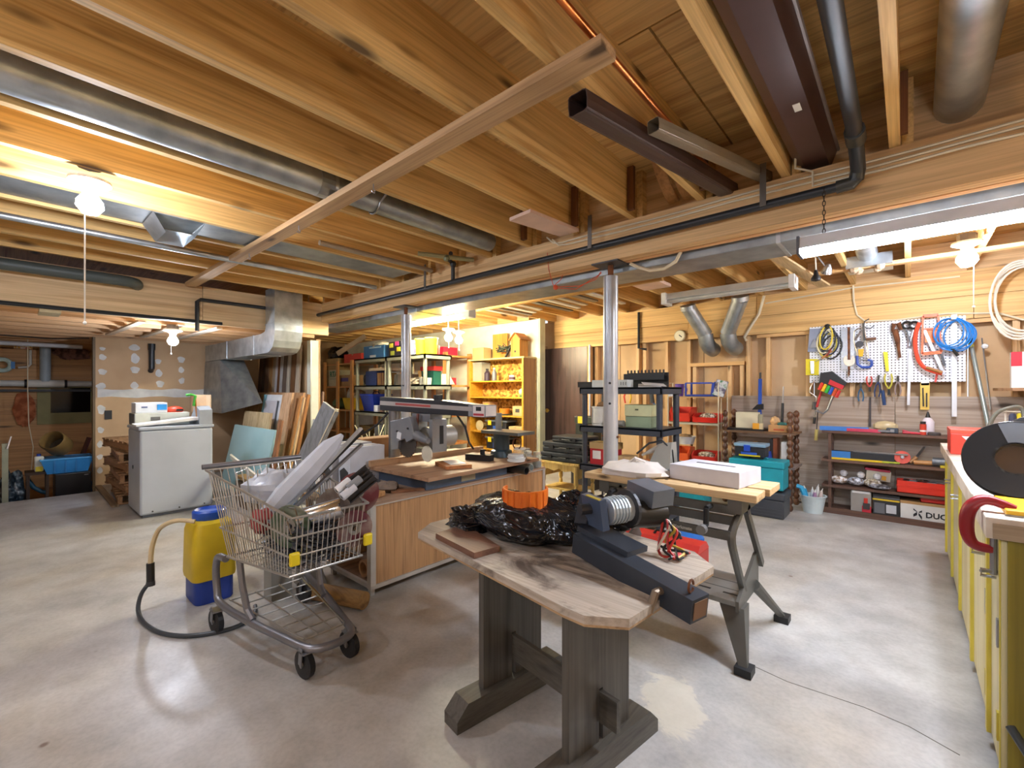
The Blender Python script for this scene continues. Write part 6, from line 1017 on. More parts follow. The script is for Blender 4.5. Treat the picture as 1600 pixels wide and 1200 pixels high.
# ================================================================ LEFT BAY
WA = mottled('enamel', [(.3, 'aab2bc'), (.6, 'b8c0ca')], (2, 2, 2), .35)
make('washing_machine', 'white clothes washer turned with its back outward', 'washer', P('cabinet', WA, B(-6.28, -5.66, .88, 1.50, .03, .87), bevel=.02), P('lid_top', WA, B(-6.29, -5.65, .87, 1.51, .872, .905), bevel=.012), P('console', h('9aa2ac', .4), M().prism([(-6.1, .905), (-5.68, .905), (-5.68, 1.06), (-5.80, 1.10), (-5.86, 1.09)], 1.38, 1.50, 'xz')), P('toe_base', h('6a7078', .5), B(-6.25, -5.69, .91, 1.47, .005, .03)), *[P('screw', DSTEEL, M().cyl((-5.66, y, .06), (-5.656, y, .06), .008, 6)) for y in (.98, 1.2, 1.42)], P('hose_port', DSTEEL, M().cyl((-6.0, .88, .48), (-6.0, .875, .48), .02, 10)), *[P('foot', BLK, M().cyl((x, y, 0), (x, y, .006), .02, 8)) for x in (-6.2, -5.75) for y in (.95, 1.43)])
make('long_carton', 'long scuffed white metal box lying on the washer', 'box', P('box', h('c4c8bc', .5), B(-6.28, -5.98, .89, 1.36, .906, 1.03), bevel=.004), P('scuff', h('6a6a66', .7), B(-5.979, -5.976, 1.02, 1.1, .95, .99)), P('end', h('5c6468', .5), B(-6.28, -5.98, .886, .89, .91, 1.025)))
make('white_carton', 'white carton with blue panel on top of washer', 'carton', P('box', h('dce0e6', .5), B(-6.24, -6.02, .90, 1.17, 1.032, 1.14), bevel=.005), P('panel', h('2a8cd0', .5), B(-6.02, -6.017, 1.08, 1.165, 1.06, 1.12)), P('logo', h('4a5c8c', .5), B(-6.02, -6.017, .95, 1.0, 1.085, 1.10)))
make('red_helmet_case', 'orange red moulded case beside the white carton', 'case', P('shell', h('e0482c', .4), M().ball((-6.1, 1.25, 1.05), .085, 14, (.8, 1, .55)), smooth=True), P('vent', BLK, B(-6.035, -6.02, 1.25, 1.31, 1.045, 1.065)))
one('paper_sheaf', 'sheaf of loose white papers hanging over washer edge', 'papers', M().add([(-5.70, .86, .91), (-5.95, .86, .915), (-5.97, 1.42, .96), (-5.72, 1.42, .955), (-5.70, .86, .925), (-5.95, .86, .93), (-5.97, 1.42, .985), (-5.72, 1.42, .99)], [[0, 1, 2, 3], [4, 5, 6, 7], [0, 1, 5, 4], [2, 3, 7, 6], [1, 2, 6, 5], [0, 3, 7, 4]]), h('e2e2de', .6))
make('open_carton', 'open upright cardboard carton lit by bulb on washer', 'carton', P('box', h('d8c0a0', .8), M().box(-6.12, -5.95, 1.40, 1.41, 1.032, 1.22).box(-6.12, -6.11, 1.40, 1.56, 1.032, 1.22).box(-6.12, -5.95, 1.55, 1.56, 1.032, 1.22).box(-6.12, -5.95, 1.40, 1.56, 1.026, 1.032)), P('flap', h('c8a888', .8), M().add([(-5.95, 1.40, 1.22), (-6.12, 1.40, 1.22), (-6.1, 1.34, 1.21), (-5.93, 1.34, 1.21)], [[0, 1, 2, 3]])))
make('hand_saw', 'handsaw with orange edge and green grip on the washer', 'saw', P('blade', h('b8741c', .5), M().bar((-5.78, 1.385, .91), (-5.82, 1.375, 1.20), .035, .008, (0, 1, 0))), P('grip', h('4cb83c', .45), M().tube([(-5.81, 1.36, 1.10), (-5.81, 1.375, 1.21), (-5.83, 1.34, 1.225), (-5.85, 1.30, 1.22)], .014, 8)))
# pallets between washer and drywall
PW = wd('a88058', '74522e', 'x', .5)
for k in range(6):
    z0 = .005+.115*k; a = (-4, 3, -2, 5, -3, 6)[k]
    m0 = M().at((-7.0, 1.08, z0), (0, 0, a)); m0.box(-.5, .5, -.22, -.18, .02, .09).box(-.5, .5, .16, .2, .02, .09)
    sl = [P('slat', PW, M().at((-7.0, 1.08, z0), (0, 0, a)).box(-.5+.17*i, -.38+.17*i, -.23, .21, .09, .108)) for i in range(6)]
    make('wood_pallet', ['lowest small wood pallet in the stack by the drywall', 'second small pallet from bottom of the stack', 'third small pallet from bottom of the stack', 'fourth small pallet from bottom of the stack', 'fifth small pallet from bottom of the stack', 'topmost tilted small pallet of the stack'][k], 'pallet', P('stringers', PW, m0), *sl, P('base_slat', PW, M().at((-7.0, 1.08, z0), (0, 0, a)).box(-.5, -.38, -.23, .21, .002, .02)), P('base_slat', PW, M().at((-7.0, 1.08, z0), (0, 0, a)).box(.38, .5, -.23, .21, .002, .02)), group='stacked small pallets')
one('floor_board', 'long grey board lying on floor by the pallets', 'board', M().bar((-8.0, .815, .012), (-6.45, .80, .012), .06, .022), wd('9a8468', '6c5840', 'x'))
one('light_switch', 'dark outlet box on the spotted drywall', 'outlet', B(-8.098, -8.085, .89, .965, .88, 1.0), BLK)
# lumber standing against the partition
LUM = [(-8.05, .16, '6e5444', 1.82), (-7.88, .10, '5c4636', 1.84), (-7.77, .15, '8a6648', 1.86), (-7.6, .13, 'b98a54', 1.88), (-7.46, .10, 'c8b090', 1.86), (-7.35, .08, 'dcd8d8', 1.90), (-7.26, .08, '8a5a34', 1.9), (-7.17, .09, 'd4d0cc', 1.90), (-7.07, .14, '7a685a', 1.86), (-6.92, .13, 'd8cdb8', 1.88), (-6.78, .16, '7d5838', 1.9), (-6.61, .13, 'd8c8b0', 1.92)]
NAMES = ['dark brown plank leftmost against the partition', 'narrow dark plank beside the leftmost one', 'mid brown weathered plank against the partition', 'honey coloured plank against the partition', 'pale tan plank against the partition', 'white painted plank fourth left of wide brown plank', 'slim reddish brown plank against the partition', 'white plank right of the slim reddish one', 'grey brown plank against the partition', 'cream plank left of the wide brown one', 'wide brown plank against the partition', 'rightmost pale plank beside the white post']
for (x, w_, c, z), lab in zip(LUM, NAMES):
    dk = '%02x%02x%02x' % tuple(int(int(c[i:i+2], 16)*.7) for i in (0, 2, 4))
    one('lumber_plank', lab, 'plank', M().bar((x+w_/2, 2.70, .0), (x+w_/2, 2.81, z), w_*.94, .022, (0, 1, 0)), wd(c, dk, 'z'), group='planks standing against the partition')
make('white_post', 'white painted post at end of the lumber wall', 'post', P('post', h('d8dcd0', .6), B(-6.16, -6.06, 2.74, 2.85, 0, 1.95)), P('angle_bead', h('b8bcb4', .4, .3), B(-6.06, -6.045, 2.735, 2.75, 0, 1.9)))
def lean(nm, lab, x0, x1, yb, yt, z, t, mat_, zb=.0, extra=(), cat='panel'):
    f = lambda x, y, z_: (x, y, z_)
    m_ = M().add([(x0, yb, zb), (x1, yb, zb), (x1, yt, z), (x0, yt, z), (x0, yb+t, zb), (x1, yb+t, zb), (x1, yt+t, z), (x0, yt+t, z)], [[0, 1, 2, 3], [4, 5, 6, 7], [0, 1, 5, 4], [1, 2, 6, 5], [2, 3, 7, 6], [3, 0, 4, 7]])
    return make(nm, lab, cat, P('panel', mat_, m_), *extra)
lean('leaning_board', 'large tan panel at back of the leaning stack', -7.75, -6.0, 2.42, 2.62, 1.24, .03, wd('c4986c', '9c744c', 'z'))
lean('leaning_board', 'brown cupboard door leaning left in the stack', -7.70, -6.95, 2.30, 2.50, 1.22, .03, wd('b08a58', '8a6840', 'z'))
lean('leaning_board', 'white framed panel with blue edge in the stack', -6.85, -6.25, 2.26, 2.46, 1.21, .03, h('d8dce0', .5), extra=(P('edge_strip', h('8cc4d0', .5), M().add([(-6.87, 2.255, 0), (-6.78, 2.255, 0), (-6.78, 2.455, 1.21), (-6.87, 2.455, 1.21), (-6.87, 2.25, 0), (-6.78, 2.25, 0), (-6.78, 2.45, 1.21), (-6.87, 2.45, 1.21)], [[0, 1, 2, 3], [4, 5, 6, 7], [0, 1, 5, 4], [2, 3, 7, 6]])), P('inset', h('c4c4cc', .5), M().add([(-6.74, 2.262-.012, .1), (-6.32, 2.262-.012, .1), (-6.32, 2.43-.012, 1.13), (-6.74, 2.43-.012, 1.13), (-6.74, 2.27, .1), (-6.32, 2.27, .1), (-6.32, 2.44, 1.13), (-6.74, 2.44, 1.13)], [[0, 1, 2, 3], [0, 1, 5, 4], [2, 3, 7, 6]]))))
lean('leaning_board', 'pale pine panel at right of the leaning stack', -6.15, -5.86, 2.22, 2.42, 1.24, .025, wd('d4b08c', 'b48c64', 'z'))
lean('leaning_board', 'cream board in front of the cupboard doors', -7.0, -6.05, 2.10, 2.24, .98, .02, wd('d8c49c', 'b8a074', 'z'))
lean('leaning_board', 'smooth pale blue panel at front of the stack', -6.95, -5.55, 1.92, 2.10, .80, .025, mottled('pale_blue', [(.3, '94c0c8'), (.6, 'a4ccd2')], (2, 2, 2), .4))
lean('leaning_board', 'narrow brown edge board beside the blue panel', -5.52, -5.44, 1.98, 2.12, .92, .03, wd('a0704c', '7a5034', 'z'))
for i, (x, c, z) in enumerate(((-5.80, 'b8824c', 1.2), (-5.70, 'e0c090', 1.18), (-5.60, 'a87038', 1.22))):
    one('lumber_stick', ['brown stick left of pale stick by the leaning panels', 'pale pine stick by the leaning panels', 'right brown stick by the leaning panels'][i], 'stick', M().bar((x-.02, 2.28, 0), (x+.02, 2.50, z), .05, .03, (0, 1, 0)), wd(c, '7a5430', 'z'))
one('white_stick', 'short white board standing right of the sticks', 'board', M().bar((-5.42, 2.40, 0), (-5.40, 2.50, .92), .08, .02, (0, 1, 0)), h('d4d4d0', .6))
make('window_sash', 'small white window sash leaning by the grey plank', 'sash', P('frame', h('dcdee2', .5), M().bar((-5.22, 2.3, 0), (-5.22, 2.42, .82), .03, .03, (0, 1, 0)).bar((-4.98, 2.3, 0), (-4.98, 2.42, .82), .03, .03, (0, 1, 0)).bar((-5.22, 2.42, .82), (-4.98, 2.42, .82), .03, .03).bar((-5.22, 2.36, .42), (-4.98, 2.36, .42), .02, .02)), P('pane', h('8a90a0', .1), M().bar((-5.10, 2.31, .01), (-5.10, 2.425, .80), .22, .004, (0, 1, 0))))
one('leaning_lath', 'thin dark lath leaning across the white post', 'lath', M().bar((-5.30, 2.52, 0), (-5.62, 2.70, 1.25), .035, .02, (0, 1, 0)), wd('7a5438', '54361f', 'z'))
make('grey_plank', 'wide grey weathered plank leaning beside white post', 'plank', P('board', wd('8d9094', '64666a', 'z', .6), M().bar((-5.16, 2.05, 0), (-4.72, 2.36, 1.09), .27, .04, (0, 1, .2))), P('pale_edge', h('d8ccb0', .6), M().bar((-5.03, 2.07, .02), (-4.60, 2.37, 1.07), .012, .042, (0, 1, .2))))
one('white_trim', 'white trim board lying against the blue panel', 'trim', M().bar((-5.62, 1.66, .54), (-5.05, 1.80, .30), .06, .02, (0, 1, .3)), h('dcdad0', .5))
make('trim_rest', 'low pile of dark offcuts beneath the white trim', 'offcuts', P('block', wd('6a5238', '483622', 'x'), B(-5.6, -5.0, 1.70, 1.88, 0, .27)), P('block', wd('a08458', '745c38', 'x'), M().cb((-5.3, 1.78, .29), (.6, .1, .03), (0, 5, 6))))

# ================================================================ SUNKEN ROOM AT FAR LEFT
make('bar_fridge', 'small black fridge in the lower room', 'fridge', P('cabinet', h('17181a', .4), B(-8.62, -8.22, .43, .77, -.41, .19), bevel=.006), P('door', h('1c1d20', .3), B(-8.218, -8.18, .43, .77, -.40, .19), bevel=.006), P('badge', STEEL, B(-8.179, -8.177, .70, .74, .15, .16)))
make('blue_tub', 'bright blue plastic tub on the black fridge', 'tub', P('tub', h('3a94dc', .4), M().add([(-8.55, .36, .195), (-8.24, .36, .195), (-8.24, .74, .195), (-8.55, .74, .195), (-8.6, .30, .38), (-8.20, .30, .38), (-8.20, .79, .38), (-8.6, .79, .38)], [[3, 2, 1, 0], [0, 1, 5, 4], [1, 2, 6, 5], [2, 3, 7, 6], [3, 0, 4, 7]])), P('rim', h('4aa4e8', .4), M().tube([(-8.6, .30, .38), (-8.20, .30, .38), (-8.20, .79, .38), (-8.6, .79, .38)], .012, 6, closed=True)), P('lid', h('3a94dc', .4), B(-8.58, -8.22, .32, .77, .375, .385)), *[P('rib', h('2c80c8', .4), B(-8.215, -8.20, y, y+.015, .21, .37)) for y in (.42, .52, .62)])
make('round_basket', 'old brown round tub lying on the blue tub', 'basket', P('drum', h('7a6238', .6), M().lathe([(.12, 0), (.13, .02), (.13, .22), (.12, .24), (.11, .22), (.11, .02), (.12, 0)], (-8.38, .50, .52), 22, (60, 0, 60)), smooth=True), P('bottom', h('3c3220', .7), M().lathe([(0, .02), (.112, .02), (.112, .03), (0, .03)], (-8.38, .50, .52), 20, (60, 0, 60))))
make('spray_jug', 'white and yellow bottle on a stool in lower room', 'bottle', P('body', h('d4d8d0', .45), B(-8.36, -8.28, .25, .335, .236, .43), bevel=.015), P('label', h('d8c838', .5), B(-8.279, -8.276, .26, .325, .24, .30)), P('cap', h('2c4cb0', .5), M().cyl((-8.32, .29, .43), (-8.32, .29, .46), .02, 10)))
make('wood_stool', 'dark wooden stool in the lower room', 'stool', P('seat', wd('4a3626', '2c2018', 'y'), B(-8.55, -8.25, .17, .395, .20, .235)), *[P('leg', wd('4a3626', '2c2018', 'z'), B(x, x+.03, y, y+.03, -.42, .20)) for x in (-8.53, -8.30) for y in (.18, .35)])
one('teal_hose', 'teal corrugated hose under the stool', 'hose', M().tube([(-8.42, .20, .12), (-8.42, .25, .02), (-8.40, .32, -.04), (-8.38, .37, -.06)], .025, 10), h('1c5068', .5), smooth=True)
one('blue_bundle', 'blue striped bundle between fridge and drywall', 'bundle', lump((-8.35, .79, -.1), (.08, .02, .14), 51, 14, 8, .1), h('2c6cb0', .6), smooth=True)
one('junk_heap', 'heap of dark crumpled plastic in the lower room', 'bag', lump((-8.35, .05, -.08), (.18, .12, .32), 55, 26, 14, .2, -.418), mottled('dark_heap', [(.4, '16202a'), (.55, '3c4c58'), (.66, '8a9aa2')], (22, 22, 22), .3), smooth=True)
one('metal_upright', 'grey metal upright at the left edge of floor', 'post', B(-7.80, -7.74, -.02, .03, -.42, .66), h('8a8e7c', .5, .3))
one('white_rod', 'white and red tipped rod leaning by the metal upright', 'rod', M().cyl((-7.72, .02, .60), (-7.74, .05, .74), .007, 8), h('d8d0d0', .5), smooth=True)
one('red_board', 'dark red board leaning behind the blue tub', 'board', M().bar((-8.70, .50, -.40), (-8.75, .80, .60), .1, .03), h('5c2c28', .6))
make('window_1', 'black cellar window opening in plank wall', 'window', P('frame', h('8a8458', .7), M().box(-9.70, -9.67, .46, .90, .76, .93).box(-9.70, -9.67, .90, .98, .76, 1.34).box(-9.70, -9.67, .32, .46, .76, 1.34).box(-9.70, -9.67, .46, .90, 1.31, 1.34)), P('pane', h('06070a', .1), M().box(-9.69, -9.685, .44, .92, .9, 1.33)), kind='structure')
one('insulation_batt', 'rusty orange insulation batt beside the cellar window', 'insulation', lump((-9.66, .19, 1.0), (.03, .11, .25), 61, 18, 10, .1), mottled('batt', [(.4, '8a4a28'), (.6, 'b87048')], (9, 9, 9), .9))
one('ceiling_insulation', 'dark pink insulation stuffed above plank wall', 'insulation', lump((-9.64, .68, 1.84), (.04, .2, .09), 63, 24, 10, .2), mottled('batt2', [(.4, '4a3430'), (.6, '8a6458')], (14, 14, 14), .9))
make('sewer_pipe', 'white and grey drain pipe tee on plank wall', 'pipe', P('stack', h('9aa8b0', .45), M().cyl((-9.58, .40, 1.40), (-9.58, .40, 1.96), .06, 14), smooth=True), P('run', h('c8ccc8', .45), M().cyl((-9.58, -2.0, 1.37), (-9.58, 1.0, 1.37), .045, 12), smooth=True), P('tee', h('d8d8d0', .45), M().cyl((-9.58, .22, 1.37), (-9.58, .60, 1.37), .058, 14), smooth=True), *[P('clamp', BLK, M().cyl((-9.58, y, 1.37), (-9.58, y+.03, 1.37), .062, 14)) for y in (.19, .60)])
one('white_pipe', 'white pipe under the low ceiling at far left', 'pipe', M().cyl((-9.0, -2.5, 1.90), (-9.0, .75, 1.90), .03, 10), h('d4d6da', .45), smooth=True)
one('dark_cable', 'sagging dark cable under the low ceiling', 'cable', M().tube([(-8.22, -.8, 1.97), (-8.22, -.4, 1.93), (-8.22, .0, 1.94), (-8.22, .4, 1.93), (-8.22, .75, 1.97)], .008, 6), BLK, smooth=True)
make('cable_reel_blue', 'pale coil with blue label on plank wall', 'coil', P('coil', h('b8d0c8', .5), M().tube(arcpts((-9.60, -.02, 1.63), .08, 0, 355, 18, 'yz'), .03, 8), smooth=True), P('label', h('3a7cb8', .5), B(-9.60, -9.57, .06, .10, 1.58, 1.68)))
one('white_conduit', 'white bent conduit on the plank wall', 'conduit', M().tube([(-9.62, .25, 1.86), (-9.62, .25, 1.65), (-9.62, .22, 1.61), (-9.62, .13, 1.60)], .016, 8), h('d0cec4', .5), smooth=True)
one('printed_carton', 'small orange white carton on a ledge of the plank wall', 'carton', B(-9.69, -9.60, .09, .27, 1.875, 1.96), mottled('print_c', [(.4, 'c85a30'), (.52, 'e8e0d8'), (.64, 'd8a020')], (14, 14, 14), .5))
one('hanging_cord', 'thin pale cord hanging down the lower room', 'cord', M().tube([(-9.0, .21, 1.97), (-9.0, .21, 1.3), (-9.0, .22, .8), (-8.98, .26, .5), (-8.96, .25, .3), (-8.9, .2, -.4)], .006, 5), CABLE)

# ================================================================ STORAGE AREA
GS = h('8d8c78', .5)
def resin(lab, x0, x1, y0, y1, dark=False):
    ps = []
    Z = (1.75, 1.345, .955, .57, .18)
    for z in Z: ps.append(P('shelf', GS, M().box(x0, x1, y0, y1, z-.02, z).box(x0, x1, y0, y0+.02, z-.06, z).box(x0, x1, y1-.02, y1, z-.06, z).box(x0, x0+.02, y0, y1, z-.06, z).box(x1-.02, x1, y0, y1, z-.06, z)))
    for a, b_ in zip((0, .18, .57, .955, 1.345), (.12, .51, .895, 1.285, 1.69)):
        for x in (x0+.035, x1-.035):
            for y in (y0+.035, y1-.035): ps.append(P('leg', GS, M().cyl((x, y, a), (x, y, b_), .027, 8), smooth=True))
    make('grey_shelving', lab, 'shelving', *ps)
resin('left grey plastic shelving unit in the storage area', -6.45, -5.585, 3.60, 4.06); resin('right grey plastic shelving unit in the storage area', -5.575, -4.69, 3.60, 4.06)
zt, z2, z3, z4 = 1.751, 1.346, .956, .571
carton('blue carton with pale print on left grey shelving', -6.28, -5.72, 3.66, 3.95, zt, 1.94, h('2c6494', .5), (P('lettering', h('9ab8cc', .5), B(-6.12, -5.80, 3.657, 3.66, 1.90, 1.92)), P('barcode', h('b8c4cc', .5), B(-6.1, -5.94, 3.657, 3.66, 1.765, 1.80))))
one('cloth_hat', 'grey cloth hat lying on the blue carton', 'hat', lump((-6.0, 3.8, 1.965), (.16, .12, .05), 71, 18, 8, .12, 1.942), h('a8a490', .8), smooth=True)
make('print_carton', 'black carton with yellow pink pictures on grey shelving', 'carton', P('box', h('22202a', .5), B(-5.60, -5.30, 3.66, 3.86, zt, 1.96)), *[P('picture', h(c, .5), B(x, x+.09, 3.656, 3.66, z, z+.06)) for x, z, c in ((-5.58, 1.88, 'd8d03c'), (-5.44, 1.90, 'd84888'), (-5.40, 1.82, 'e0c030'), (-5.55, 1.77, 'a8b040'))])
make('white_pail', 'white and purple printed pail on grey shelving', 'pail', P('pail', h('d8d4dc', .5), M().cyl((-5.12, 3.74, zt), (-5.12, 3.74, 1.95), .10, 18), P('label', h('5c4c94', .5), M().cyl((-5.12, 3.74, 1.78), (-5.12, 3.74, 1.84), .1015, 18)), P('band', h('a83848', .5), M().cyl((-5.12, 3.74, 1.89), (-5.12, 3.74, 1.91), .1015, 18)), smooth=True))
for x, lab in ((-4.93, 'yellow pail at left on right grey shelving'), (-4.72, 'yellow pail at right on right grey shelving')):
    make('yellow_pail', lab, 'pail', P('pail', YEL, M().lathe([(0, 0), (.075, 0), (.085, .19), (.09, .2), (0, .2)], (x-.01, 3.74, zt), 18), smooth=True), P('lid', h('ecd83c', .45), M().cyl((x-.01, 3.74, zt+.2), (x-.01, 3.74, zt+.215), .092, 18)))
one('red_can', 'small red can between the yellow pails', 'can', M().cyl((-4.83, 3.9, zt), (-4.83, 3.9, zt+.13), .05, 12), h('b8282c', .45), smooth=True)
# things on the grey shelves
def simple_row(items):
    for nm, lab, cat, m_, mt in items: one(nm, lab, cat, m_, mt)
simple_row([
 ('parts_case', 'dark blue parts case on second shelf of left unit', 'case', B(-6.22, -5.92, 3.66, 3.9, z2, 1.56), h('1c3468', .5)),
 ('book_row', 'row of worn brown manuals on second shelf of left unit', 'books', B(-5.90, -5.70, 3.66, 3.86, z2, 1.53), mottled('manuals', [(.4, '5c2c20'), (.55, 'a88448'), (.65, '3c4a30')], (30, 2, 2), .6)),
 ('flat_carton', 'pale flat carton bridging items on second shelf', 'carton', B(-6.08, -5.62, 3.63, 3.95, 1.562, 1.60), h('c8b498', .7)),
 ('tool_roll', 'dark bundle at left of second shelf of left unit', 'bundle', lump((-6.34, 3.8, 1.45), (.08, .1, .1), 73, 16, 8, .15, z2), h('3a3a40', .7)),
 ('book_row', 'grey and red binders on second shelf of right unit', 'books', B(-5.50, -5.22, 3.68, 3.9, z2, 1.50), mottled('binders', [(.4, '3c4440'), (.55, '8a7a68'), (.65, '5c2420')], (30, 2, 2), .6)),
 ('green_box', 'dark green box with red lid on second shelf', 'box', B(-5.10, -4.84, 3.86, 4.0, z2, 1.54), h('1c5c4c', .5)),
 ('cloth_pile', 'pile of pale cloth on second shelf of right unit', 'cloth', lump((-5.02, 3.73, 1.39), (.15, .09, .06), 75, 18, 8, .2, z2), h('b0a088', .9)),
 ('blue_bin_side', 'green plastic tub lid on third shelf of left unit', 'lid', lump((-5.80, 3.9, 1.03), (.16, .1, .07), 77, 18, 8, .05, z3), h('3c8060', .5)),
 ('glass_cup', 'small brown glass on third shelf of left unit', 'glass', M().cyl((-5.74, 3.66, z3), (-5.74, 3.66, 1.08), .05, 12), h('7a5c48', .3)),
 ('white_mug', 'white mug on third shelf of left unit', 'mug', M().cyl((-5.88, 3.66, z3), (-5.88, 3.66, 1.05), .06, 12), h('c4c6cc', .4)),
 ('red_basket', 'dark red basket on third shelf of right unit', 'basket', M().cyl((-5.43, 3.73, z3), (-5.43, 3.73, 1.10), .07, 12), h('7a2428', .6)),
 ('grey_jar', 'grey jar on third shelf of right unit', 'jar', M().cyl((-5.30, 3.70, z3), (-5.30, 3.70, 1.06), .06, 12), h('8a8c88', .4)),
 ('paint_tin', 'grey paint tin on fourth shelf of left unit', 'tin', M().cyl((-5.95, 3.75, z4), (-5.95, 3.75, .76), .09, 16), h('7c8084', .4, .4)),
 ('paint_tin', 'green lidded tin on fourth shelf of left unit', 'tin', M().cyl((-5.72, 3.75, z4), (-5.72, 3.75, .72), .08, 16), h('6c8a50', .4)),
 ('brown_crate', 'brown crate on fourth shelf of left unit', 'crate', B(-6.4, -6.1, 3.66, 3.9, z4, .73), wd('7a6430', '4c3c1c', 'x')),
 ('white_jug', 'white jug on fourth shelf of right unit', 'jug', M().lathe([(0, 0), (.07, 0), (.07, .16), (.03, .2)], (-4.86, 3.74, z4), 14), h('c8ccc8', .5)),
 ('grey_carton', 'pale grey carton on third shelf of right unit', 'carton', B(-4.98, -4.74, 3.70, 3.95, z3, 1.08), h('c0c4c8', .6)),
])
make('blue_tote', 'deep blue lidded tote on third grey shelf', 'tote', P('tub', h('1638a8', .4), M().add([(-6.30, 3.68, z3), (-6.02, 3.68, z3), (-6.02, 3.92, z3), (-6.30, 3.92, z3), (-6.34, 3.64, 1.19), (-5.98, 3.64, 1.19), (-5.98, 3.96, 1.19), (-6.34, 3.96, 1.19)], [[3, 2, 1, 0], [0, 1, 5, 4], [1, 2, 6, 5], [2, 3, 7, 6], [3, 0, 4, 7]])), P('lid', h('1c44c0', .4), B(-6.35, -5.97, 3.63, 3.97, 1.19, 1.215), bevel=.006), P('handle', h('101c48', .4), M().tube([(-6.25, 3.8, 1.215), (-6.22, 3.8, 1.25), (-6.10, 3.8, 1.25), (-6.07, 3.8, 1.215)], .01, 6)))
make('red_lid_box', 'red topped storage box behind the steel post', 'box', P('lid', h('d83030', .45), B(-5.12, -4.82, 3.855, 4.005, 1.541, 1.60)))
make('table_lamp', 'lamp with cream shade on a stand behind the shelving', 'lamp', P('shade', h('d8d0bc', .7), M().lathe([(.06, .16), (.15, 0), (.148, 0), (.058, .16), (.06, .16)], (-5.35, 4.5, 1.36), 20), smooth=True), P('pole', DSTEEL, M().cyl((-5.35, 4.5, .01), (-5.35, 4.5, 1.5), .012, 8)), P('base', DSTEEL, M().cyl((-5.35, 4.5, 0), (-5.35, 4.5, .02), .12, 16)))
for x, r_, lab, c in ((-4.86, .05, 'small steel pot on second shelf of right unit', 'b0aca0'), (-4.74, .045, 'white cup on second shelf of right unit', 'd4d4cc')): one('small_pot', lab, 'pot', M().lathe([(0, 0), (r_*.85, 0), (r_, .09), (r_*.9, .09), (r_*.75, .01), (0, .01)], (x, 3.70, z2), 14), h(c, .4), smooth=True)
# timber shelving along the partition
TS = wd('d29a5a', 'a06c34', 'x', .5); TSZ = wd('d29a5a', 'a06c34', 'z', .5)
ps = [P('shelf', TS, B(-9.9, -5.62, 4.80, 5.30, z-.03, z)) for z in (1.85, 1.36, .86, .4)] + [P('post', TSZ, B(x, x+.08, 4.76, 4.80, 0, 1.9)) for x in (-9.88, -9.3, -8.7, -7.7, -6.7, -5.72)] + [P('post', TSZ, B(x, x+.08, 5.30, 5.34, 0, 1.9)) for x in (-9.88, -8.7, -7.7, -6.7, -5.72)]
make('timber_shelving', 'long rough timber shelving along the storage wall', 'shelving', *ps)
make('equipment_carton', 'large tan carton with green letters on timber shelf', 'carton', P('box', h('c4c0a0', .7), B(-9.86, -9.36, 4.84, 5.2, 1.361, 1.72)), P('lid_part', h('a88c58', .7), B(-9.87, -9.35, 4.83, 5.2, 1.722, 1.98)), P('lettering', h('3c7c58', .6), txt('RTA', .17, (-9.56, 4.836, 1.62), (90, 0, 0), None, width=.34)), P('fine_print', h('6a8a70', .6), B(-9.74, -9.42, 4.836, 4.84, 1.52, 1.53)))
one('rubbish_sack', 'shiny dark sack on top of the tan carton', 'bag', lump((-9.66, 4.98, 2.10), (.3, .18, .14), 81, 24, 10, .2, 1.982), BAG, smooth=True)
carton('brown carton with purple print on timber shelf', -9.30, -8.85, 4.84, 5.15, 1.361, 1.60, h('b08c58', .8), (P('print', h('5c4c80', .6), B(-9.24, -8.92, 4.836, 4.84, 1.46, 1.54)),))
carton('red carton on top timber shelf', -9.10, -8.4, 4.84, 5.15, 1.851, 2.04, h('c83824', .5)); carton('crimson carton on top timber shelf at right', -6.3, -5.8, 4.84, 5.15, 1.851, 2.0, h('b81c3c', .5)); carton('pale carton at end of top timber shelf', -7.0, -6.4, 4.84, 5.15, 1.851, 2.1, h('c8a888', .7))
carton('red first aid box on second timber shelf', -5.85, -5.66, 4.82, 5.0, 1.361, 1.48, h('c02838', .5)); carton('plain carton on second timber shelf near lamp', -6.5, -6.2, 4.84, 5.1, 1.361, 1.62, CARD)
make('yellow_basin', 'yellow plastic basin on third timber shelf', 'basin', P('basin', h('d8b428', .45), M().lathe([(0, 0), (.2, 0), (.26, .24), (.27, .25), (.25, .24), (.19, .01), (0, .01)], (-9.0, 5.04, .861), 20), smooth=True), P('contents', h('b0a898', .7), lump((-9.0, 5.04, 1.16), (.2, .18, .18), 83, 16, 8, .2)))
one('green_cushion', 'folded green tarpaulin on third timber shelf', 'tarpaulin', lump((-9.6, 5.05, .98), (.2, .18, .12), 85, 18, 8, .12, .861), h('5c7a50', .8), smooth=True)
one('wicker_heap', 'heap of pale wire racks on floor behind the grey plank', 'wire', (lambda m_: [m_.tube([(rnd.uniform(-5.3, -4.5), rnd.uniform(2.9, 3.3), rnd.uniform(.02, .55)), (rnd.uniform(-5.3, -4.5), rnd.uniform(2.9, 3.3), rnd.uniform(.3, .85))], .006, 4) for _ in range(44)] and m_)(M()), h('c4bc98', .5))
